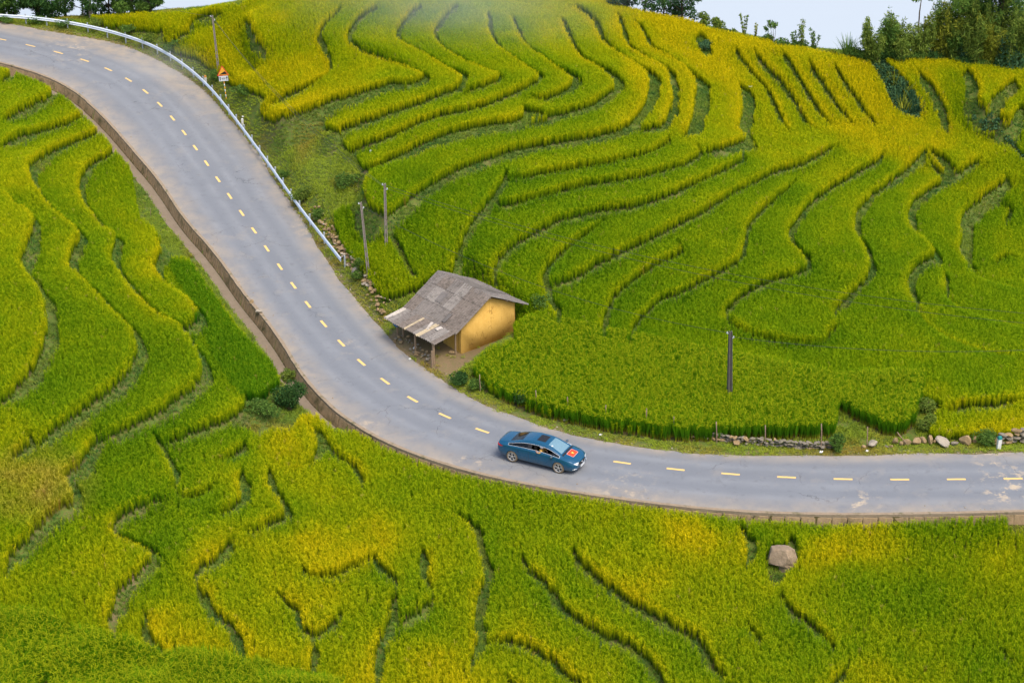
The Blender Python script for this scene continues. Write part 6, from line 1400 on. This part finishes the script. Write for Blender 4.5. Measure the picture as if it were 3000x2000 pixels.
for (x_, y_) in ((.80, -.42), (.83, -.36)): decal('windscreen_sticker', dense(rrect(.035, .03, .012), 2), (x_, y_, 1.9), (1, 0, 0), (0, 1, 0), (0, 0, -1), m_wht, car, .004)

# passenger at the open front right window: one skinned body
m_skin = plain('skin', (0.52, 0.30, 0.20), .6, 0, .3, .08); m_shirt = plain('mustard_top', (0.46, 0.27, 0.07), .85, 0, .2, .2, 14); m_capm = plain('white_hat', (0.68, 0.68, 0.72), .8, 0, .2, .1); m_hair = plain('dark_hair', (0.02, 0.016, 0.014), .6)
def skinned(name, verts, edges, rad, mat, parent, root=0, lv=2):
    me = bpy.data.meshes.new(name); me.from_pydata([tuple(v) for v in verts], edges, []); o = bpy.data.objects.new(name, me); C.objects.link(o)
    md = o.modifiers.new('skin', 'SKIN'); sv = me.skin_vertices[0].data
    for k, r_ in enumerate(rad): sv[k].radius = (r_, r_) if not hasattr(r_, '__len__') else r_
    for k in range(len(verts)): sv[k].use_root = (k == root)
    s_ = o.modifiers.new('sub', 'SUBSURF'); s_.levels = lv; s_.render_levels = lv
    bpy.context.view_layer.update(); dg = bpy.context.evaluated_depsgraph_get(); m2 = bpy.data.meshes.new_from_object(o.evaluated_get(dg)); bpy.data.objects.remove(o, do_unlink=True)
    m2.materials.clear(); m2.materials.append(mat); m2.polygons.foreach_set('use_smooth', [True] * len(m2.polygons)); ob = link(name, m2, parent); return ob
per = empty('person', car.matrix_basis @ Vector((.12, -.37, .565)), car.rotation_euler.z); tag(per, 'person in white hat and mustard top leaning out of the car window', 'person')
# joints in the seat frame: x forward, y left (window on the right, -y)
J = [(.02, .0, .02), (.04, -.02, .20), (.06, -.06, .38), (.10, -.10, .46), (.13, -.13, .55), (.16, -.14, .62), (.12, -.26, .42), (.20, -.46, .40), (.02, -.52, .405), (-.06, -.48, .45), (.14, .12, .40), (.30, .10, .26), (.42, .0, .30)]
E_ = [(0, 1), (1, 2), (2, 3), (3, 4), (4, 5), (2, 6), (6, 7), (7, 8), (8, 9), (2, 10), (10, 11), (11, 12)]
skinned('body', J, E_, [.16, .15, .14, .06, .09, .085, .065, .05, .04, .035, .065, .05, .038], m_skin, per)
skinned('top', J[:4] + [J[6], J[7], (.08, -.50, .405), J[10], J[11]], [(0, 1), (1, 2), (2, 3), (2, 4), (4, 5), (5, 6), (2, 7), (7, 8)], [.17, .165, .155, .075, .078, .063, .055, .078, .062], m_shirt, per)
hc = Vector((.15, -.135, .60)); bm = bmesh.new(); bmesh.ops.create_icosphere(bm, subdivisions=3, radius=.118)
for v in bm.verts: v.co.z = v.co.z * 1.0 if v.co.z > 0 else v.co.z * .35
bm_obj('hat', bm, m_capm, per, True).location = hc + Vector((-.01, 0, .05))
lathe_obj('hat_brim', [(.10, 0), (.165, -.018), (.165, -.026), (.10, -.010)], m_capm, per, 20).location = hc + Vector((.0, 0, .055))
bm = bmesh.new(); bmesh.ops.create_icosphere(bm, subdivisions=3, radius=.108)
for v in bm.verts: v.co.x *= .85; v.co.z *= 1.15
bm_obj('hair', bm, m_hair, per, True).location = hc + Vector((-.035, .03, -.01))
fx = Vector((.6, -.78, -.1)).normalized(); sdv = Vector((.78, .6, 0))
for s in (-1, 1):
    bm = bmesh.new(); bmesh.ops.create_icosphere(bm, subdivisions=2, radius=.013); bm_obj('eye', bm, m_hair, per, True).location = hc + fx * .088 + sdv * s * .033 + Vector((0, 0, .0))
bm = bmesh.new(); bmesh.ops.create_cone(bm, segments=8, radius1=.018, radius2=.008, depth=.05, cap_ends=True); bm_obj('nose', bm, m_skin, per, True).location = hc + fx * .095 + Vector((0, 0, -.02))
bm = bmesh.new(); bm_box(bm, 0, 0, 0, .045, .012, .010); mo_ = bm_obj('mouth', bm, m_tail, per); mo_.location = hc + fx * .088 + Vector((0, 0, -.055)); mo_.rotation_euler = (0, 0, math.atan2(sdv.y, sdv.x))
for k, (dy, ln) in enumerate(((-.03, .055), (-.012, .07), (.006, .072), (.022, .06))):
    a = Vector((-.06, -.48, .45)) + Vector((0, dy, 0)); tube_obj('finger', [a, a + Vector((-.02, 0, ln * .55)), a + Vector((.005, 0, ln))], [.012, .011, .008], m_skin, per, 7)
a = Vector((-.045, -.51, .45)); tube_obj('thumb', [a, a + Vector((.03, -.02, .02)), a + Vector((.05, -.02, .045))], [.013, .012, .009], m_skin, per, 7)

# ---------------------------------------------------------------- shrubs, ridge vegetation
def behind(u, v, extra=0.0):
    """foot of a plant whose base is seen at (u, v), moved back by extra metres"""
    p = at1(u, v); p.y += extra * 0.3; p.z = float(G(p.x, p.y)); return p
def crest(u, extra=0.0, drop=0.0):
    """a point on the ridge line seen at column u, a little behind it"""
    x = 0.0
    for _ in range(30):
        y = float(np.interp(x, ridge_x, ridge_y)); uu, _v = project(np.array([x]), np.array([y]), np.array([float(G(x, y))])); x += (u - uu[0]) * y / FOC * 0.9
    y = float(np.interp(x, ridge_x, ridge_y)) + 0.25 + extra * 0.3; return Vector((x, y, float(G(x, y)) - drop))
shrub('shrub', behind(850, 1205), 1.35, 1.7, 'dark', 'large dark green bush beside the drain below the tall green rice', 3200, .15, 1)
shrub('shrub', behind(775, 1215), 1.1, .9, 'mid', 'sprawling bush left of the large dark bush by the drain', 1500, .14, 2)
shrub('shrub', behind(846, 1120), .6, .8, 'light', 'light green weedy bush between tall rice and drain wall', 1300, .14, 22)
shrub('shrub', behind(1352, 1125), .85, .75, 'dark', 'dark flowering bush by the road before the hut yard', 1700, .12, 3)
shrub('shrub', behind(1400, 1138), .7, .6, 'mid', 'mid green bush around the first stake by the hut', 1200, .12, 33)
shrub('shrub', behind(1520, 1185), .75, .85, 'dark', 'small dark green bush on the verge beside the tall rice', 1500, .12, 4)
shrub('shrub', behind(2452, 1318), .62, .95, 'mid', 'round leafy bush covering the end of the low stone wall', 1800, .12, 5)
shrub('shrub', behind(2880, 1302), .9, .8, 'mid', 'leafy bush between the stone row and the teal-capped post', 1700, .12, 6)
shrub('shrub', behind(2720, 1262), .85, 1.1, 'light', 'grassy hummock at the right end of the tall rice', 1500, .13, 7)
shrub('shrub', behind(2712, 1210), .8, .9, 'light', 'brownish green mound between tall rice and golden plot', 1200, .13, 8)
shrub('shrub', behind(890, 590), 1.1, 1.2, 'light', 'feathery light bush leaning over the guard rail', 1500, .16, 9)
shrub('shrub', behind(935, 640), .7, .7, 'mid', 'small bush behind the guard rail near its lower end', 900, .13, 10)
shrub('shrub', behind(1025, 545), 1.3, .9, 'mid', 'green scrub on the bank beside the curved terrace', 1700, .15, 11)
shrub('shrub', behind(830, 525), .7, .7, 'mid', 'low bush hugging the guard rail midway', 900, .13, 12)
shrub('shrub', behind(630, 240), .8, 1.0, 'mid', 'bushy weeds at the foot of the sign-side pole', 1100, .15, 13)
shrub('shrub', behind(512, 150), 1.2, .9, 'mid', 'leafy scrub between the guard rail and golden rice', 1400, .16, 14)
shrub('shrub', behind(712, 275), 1.2, .7, 'mid', 'green weeds under the edge of the golden rice plot', 1200, .15, 15)
shrub('shrub', behind(1050, 820), .7, .6, 'mid', 'weedy bush at the standing stone in the rubble wall', 1000, .12, 16)
shrub('shrub', behind(1060, 790), .6, .8, 'mid', 'leafy weeds below the guard rail end post', 900, .12, 17)
shrub('shrub', behind(2068, 150), 1.0, .8, 'blue', 'bluish scrub in the gap high on the golden slope', 1200, .15, 18)
shrub('shrub', behind(1585, 905), .9, .9, 'mid', 'dense green clump at the back corner of the hut', 1300, .14, 19)
# vegetable and maize patch on the right slope
X, Y = jgrid(.33); zg = G(X, Y); U, Vv = project(X, Y, zg + .3); k = in_poly(U, Vv, MAIZE) | in_poly(U, Vv, CABBAGE); P = np.c_[X, Y, zg][k]; U, Vv = U[k], Vv[k]
cs = P + [0, 0, .22]; o = link('vegetable_rows', leaf_mesh('vegetable_rows', cs, np.full((len(P), 3), .22), 26 * len(P), .2, LEAF['blue'], 71, .6)); tag(o, 'low blue-green vegetable plants on the bare slope patch', None, None, 'stuff')
mz = [(2620, 245), (2640, 262), (2632, 285), (2655, 280), (2668, 300), (2650, 305), (2640, 318), (2672, 322), (2685, 312), (2660, 330), (2628, 300), (2678, 338), (2645, 335), (2690, 330)]
for n_, (u, v) in enumerate(mz):
    b = behind(u, v); reed_clump('maize_plant', b, 1.5, 16, .9, 'yellow' if n_ % 3 == 0 else 'blue', 'maize plant growing in the vegetable patch on the golden slope', 200 + n_, .09, 'maize', 'maize plants in the patch')
# ridge on the right
RB_ = [(2556, 158, .6, 3.9, 1.6, 9, 'light', 'leftmost feathery bamboo clump on the right ridge'), (2602, 160, 1.2, 4.3, 1.5, 9, 'mid', 'dark green bamboo just right of the leftmost clump'), (2648, 165, 1.6, 3.6, 1.6, 9, 'light', 'short pale bamboo left of the slender tree'), (2700, 165, 2.0, 4.4, 1.7, 10, 'light', 'bamboo clump under the slender tree on the ridge'), (2752, 160, 2.4, 5.2, 1.9, 11, 'yellow', 'tall yellow-green bamboo right of the slender tree'), (2800, 158, 2.8, 5.4, 1.9, 11, 'light', 'pale bamboo plume behind the rounded golden knoll'), (2850, 180, 1.4, 4.9, 1.9, 11, 'light', 'broad bamboo clump right of the golden knoll'), (2900, 184, 1.6, 5.2, 1.8, 11, 'yellow', 'yellowish bamboo clump with orange leaves near the right edge'), (2950, 186, 1.8, 5.6, 1.9, 11, 'light', 'tall pale bamboo second from the right edge'), (3000, 188, 1.8, 5.8, 1.9, 11, 'light', 'bamboo clump cut by the right edge of the picture')]
for n_, (u, v, ex, h, sp, nc_, tn, lab) in enumerate(RB_): bamboo('bamboo_clump', crest(u, ex), h, sp, nc_, tn, lab, 300 + n_, 430, 'bamboo clumps on the right ridge')
RB2 = [(2775, 4, 6.2, 'mid', 'taller bamboo rising just behind the yellow-green clump'), (2826, 5, 6.4, 'light', 'high pale bamboo plume between knoll and broad clump'), (2876, 5, 6.6, 'mid', 'high green bamboo behind the gap of broad and yellowish clumps'), (2926, 6, 6.8, 'light', 'high feathery bamboo behind the tall pale clump'), (2978, 6, 7.0, 'mid', 'highest bamboo at the right end of the ridge'), (2625, 3, 4.6, 'light', 'slim pale bamboo between the dark and the short clumps')]
for n_, (u, ex, h, tn, lab) in enumerate(RB2): bamboo('bamboo_clump', crest(u, ex), h, 2.0, 10, tn, lab, 340 + n_, 460, 'bamboo clumps on the right ridge')
LOW = [(2500, 148, 1.0, 1.1, 'mid', 'low bush at the left foot of the ridge bamboo'), (2540, 160, 1.1, 1.0, 'mid', 'low bush above the vegetable patch'), (2580, 166, 1.2, 1.2, 'dark', 'dark bush below the dark bamboo'), (2625, 168, 1.2, 1.1, 'dark', 'dark bush below the short pale bamboo'), (2675, 170, 1.2, 1.1, 'mid', 'bush below the slender ridge tree'), (2725, 162, 1.2, 1.0, 'dark', 'dark bush left of the golden knoll top'), (2835, 184, 1.1, .9, 'dark', 'dark bush right of the golden knoll'), (2880, 188, 1.2, .9, 'mid', 'bush under the yellowish bamboo'), (2930, 190, 1.3, 1.0, 'dark', 'dark bush under the tall pale bamboo'), (2985, 192, 1.3, 1.0, 'dark', 'dark bush at the right edge of the ridge')]
for n_, (u, v, r_, h, tn, lab) in enumerate(LOW): shrub('shrub', crest(u, .5), r_, h, tn, lab, 1500, .17, 400 + n_, 'shrub', 'bushes along the right ridge')
broad_tree('conifer_tree', crest(2940, 7.0), 8.2, 3.0, 'blue', 'big bluish tree towering behind the right-edge bamboo', 501, 9500, .36, .2, 'tree', .0, .26)
broad_tree('conifer_tree', crest(2850, 6.5), 6.6, 2.2, 'mid', 'round leafy tree behind the pale bamboo plume', 502, 7000, .34, .18, 'tree', .0, .28)
st_ = crest(2690, 3.2); tr = empty('slender_tree', st_); tag(tr, 'slender bare-trunked tree with a small crown above the bamboo', 'tree')
tube_obj('trunk', [(0, 0, -.3), (.03, 0, 2), (-.05, 0, 4), (.0, 0, 5.3)], [.08, .07, .055, .03], m_bark, tr, 7)
link('crown', leaf_mesh('crown', [(-.5, 0, 5.2), (.6, 0, 5.3), (0, .3, 5.7), (.9, 0, 5.6), (-.8, .2, 5.6)], [(.45, .45, .25)] * 5, 420, .34, LEAF['mid'], 77, .4, .6), tr)
reed_clump('reed_clump', crest(2485, .6), 2.5, 130, 1.5, 'mid', 'tall spiky green reed clump on the ridge skyline', 601, .06)
shrub('sapling', crest(2100, .6), .9, 1.6, 'light', 'leafy young bush where the ridge meets the sky', 1300, .18, 602, 'sapling'); shrub('sapling', crest(2060, .8), .7, 1.7, 'light', 'thin pale sapling beside the dark trees on the crest', 800, .2, 603, 'sapling')
def sapling(px, h, w_, n, tone, lab, seed, size=.2, z0=.35):
    b = crest(px[0], .7); o = empty('sapling', b); tag(o, lab, 'sapling'); r = random.Random(seed); V, F = [], []; cs, rs = [], []
    for k in range(4):
        a = r.uniform(0, 6.28); t = Vector((w_ * r.uniform(.2, 1) * math.cos(a), w_ * r.uniform(.2, 1) * math.sin(a), h * r.uniform(.75, 1.05))); v, f = tube_geo([(0, 0, -.2), t * .5 + Vector((.05, 0, 0)), t], [.03, .02, .008], 5); F += [tuple(i + len(V) for i in q) for q in f]; V += v
        for s in np.linspace(z0, 1, 5): cs.append(tuple(t * s)); rs.append((w_ * .24, w_ * .24, h * .07))
    link('foliage', leaf_mesh('foliage', cs, rs, n, size, LEAF[tone], seed, .35, .3, .1), o); mesh_obj('stem', V, F, m_bark, o, True)
sapling((2183, 82), 2.1, .5, 330, 'light', 'wispy sapling on the skyline, second from the dark trees', 611); sapling((2213, 84), 1.5, .3, 150, 'yellow', 'very thin pale sapling beside the wispy one', 612); sapling((2268, 104), 2.2, .8, 260, 'mid', 'small tree with rounded leaves on bare twigs on the skyline', 613, .26, .8)
sapling((2352, 118), 2.6, .9, 420, 'light', 'tall wispy bamboo shoots left of the reed clump', 614); sapling((2385, 122), 2.0, .7, 360, 'mid', 'shorter bamboo shoots left of the reed clump', 615); sapling((2325, 116), 1.6, .6, 260, 'mid', 'low shoots right of the small rounded tree', 616)
for n_, (u, v, r_, h, tn, lab) in enumerate(((2140, 82, .8, .6, 'light', 'low weeds on the crest under the wispy sapling'), (2240, 98, .9, .8, 'mid', 'weedy tuft on the crest left of the small rounded tree'), (2290, 128, .9, .9, 'mid', 'leafy weeds in the crest notch'), (2340, 122, .9, .8, 'mid', 'green weeds on the crest below the wispy shoots'), (2430, 140, .9, .6, 'yellow', 'dry brownish weeds left of the reed clump'))): shrub('shrub', crest(u, .6), r_, h, tn, lab, 900, .2, 630 + n_, 'shrub', 'weeds along the crest')
for n_, (u, h, lab) in enumerate(((1835, 4.2, 'leftmost dark tree on the crest at top centre'), (1890, 4.6, 'second dark tree on the crest at top centre'), (1945, 4.0, 'third dark tree on the crest at top centre'), (2000, 3.2, 'rightmost smaller dark tree on the crest at top centre'))): broad_tree('crest_tree', crest(u, 2.2), h, 1.9, 'dark' if n_ % 2 else 'blue', lab, 640 + n_, 2600, .26, .12, 'tree', .05)
# top left, behind the guard rail
for n_, (u, v, ex, h, cr, tn, lab) in enumerate(((20, 48, 3, 5.5, 2.6, 'mid', 'bushy tree at the top left corner'), (90, 48, 4, 6.0, 2.6, 'dark', 'dark tree behind the left reed clumps'), (170, 48, 4.5, 6.5, 2.7, 'dark', 'dark tree right behind the tall reed clump at top left'), (300, 50, 4.5, 6.0, 2.6, 'dark', 'dark tree right of the two top left poles'), (370, 40, 4, 5.2, 2.3, 'mid', 'drooping tree left of the rice crest at top left'), (425, 25, 3.5, 3.6, 1.6, 'mid', 'rightmost low tree of the top left row'), (235, 50, 5.5, 6.2, 2.5, 'dark', 'dark tree behind the two top left poles'))): broad_tree('roadside_tree', crest(u, ex + 3.5), h + 2.6, cr, tn, lab, 660 + n_, 9000, .34, .15, 'tree', -.05, .3)
reed_clump('reed_clump', behind(165, 44), 2.3, 150, 1.9, 'blue', 'large silvery reed clump behind the guard rail at top left', 681, .06); reed_clump('reed_clump', behind(62, 42), 1.6, 110, 1.6, 'mid', 'smaller reed clump near the top left corner', 682, .06); reed_clump('reed_clump', behind(215, 46), 1.6, 110, 1.3, 'mid', 'upright green reed clump left of the two poles', 683, .06)
for n_, (u, v, r_, h, tn, lab) in enumerate(((20, 66, 1.0, .6, 'mid', 'weeds under the guard rail at the left edge'), (110, 70, 1.2, .7, 'mid', 'weeds under the guard rail below the reeds'), (200, 78, 1.2, .7, 'mid', 'weeds under the guard rail below the two poles'), (290, 82, 1.1, .8, 'light', 'weeds behind the guard rail right of the poles'), (380, 100, 1.2, .8, 'mid', 'weeds behind the guard rail where it bends'), (440, 125, 1.1, .7, 'light', 'yellowish weeds beside the guard rail after the bend'))): shrub('shrub', behind(u, v, .2), r_, h, tn, lab, 1000, .15, 690 + n_, 'shrub', 'weeds along the guard rail')

# ---------------------------------------------------------------- thin drifting mist over the upper terraces and the road bend
def wisp(name, c, s, dens, label):
    bm = bmesh.new(); bmesh.ops.create_icosphere(bm, subdivisions=3, radius=1.0)
    t = NT(name); v = t.coord('Object'); ln = t.n('ShaderNodeVectorMath', operation='LENGTH'); t.l(v, ln.inputs[0])
    fall = t.maprange(ln.outputs['Value'], 0.05, 0.98, 1.0, 0.0); fall = t.math('POWER', fall, 1.6)
    nz = t.maprange(t.noise(v, 1.7, 3, .6), .3, .75, .25, 1.3)
    vol = t.n('ShaderNodeVolumePrincipled'); vol.inputs['Color'].default_value = (.93, .96, 1, 1); vol.inputs['Anisotropy'].default_value = .2
    t.l(t.math('MULTIPLY', t.math('MULTIPLY', fall, nz), dens), vol.inputs['Density']); t.l(vol.outputs[0], t.out.inputs['Volume'])
    o = bm_obj(name, bm, t.m, None, True); o.location = c; o.scale = s; tag(o, label, None, None, 'stuff'); return o
p = at1(1330, 40); wisp('mist_wisp', p + Vector((0, -6, 3.0)), (18, 9, 8), .055, 'pale patch of mist drifting over the upper terraces')
p = at1(470, 250); wisp('mist_wisp', p + Vector((0, 0, 1.5)), (6, 5, 2.5), .08, 'faint bluish mist drifting over the road bend')
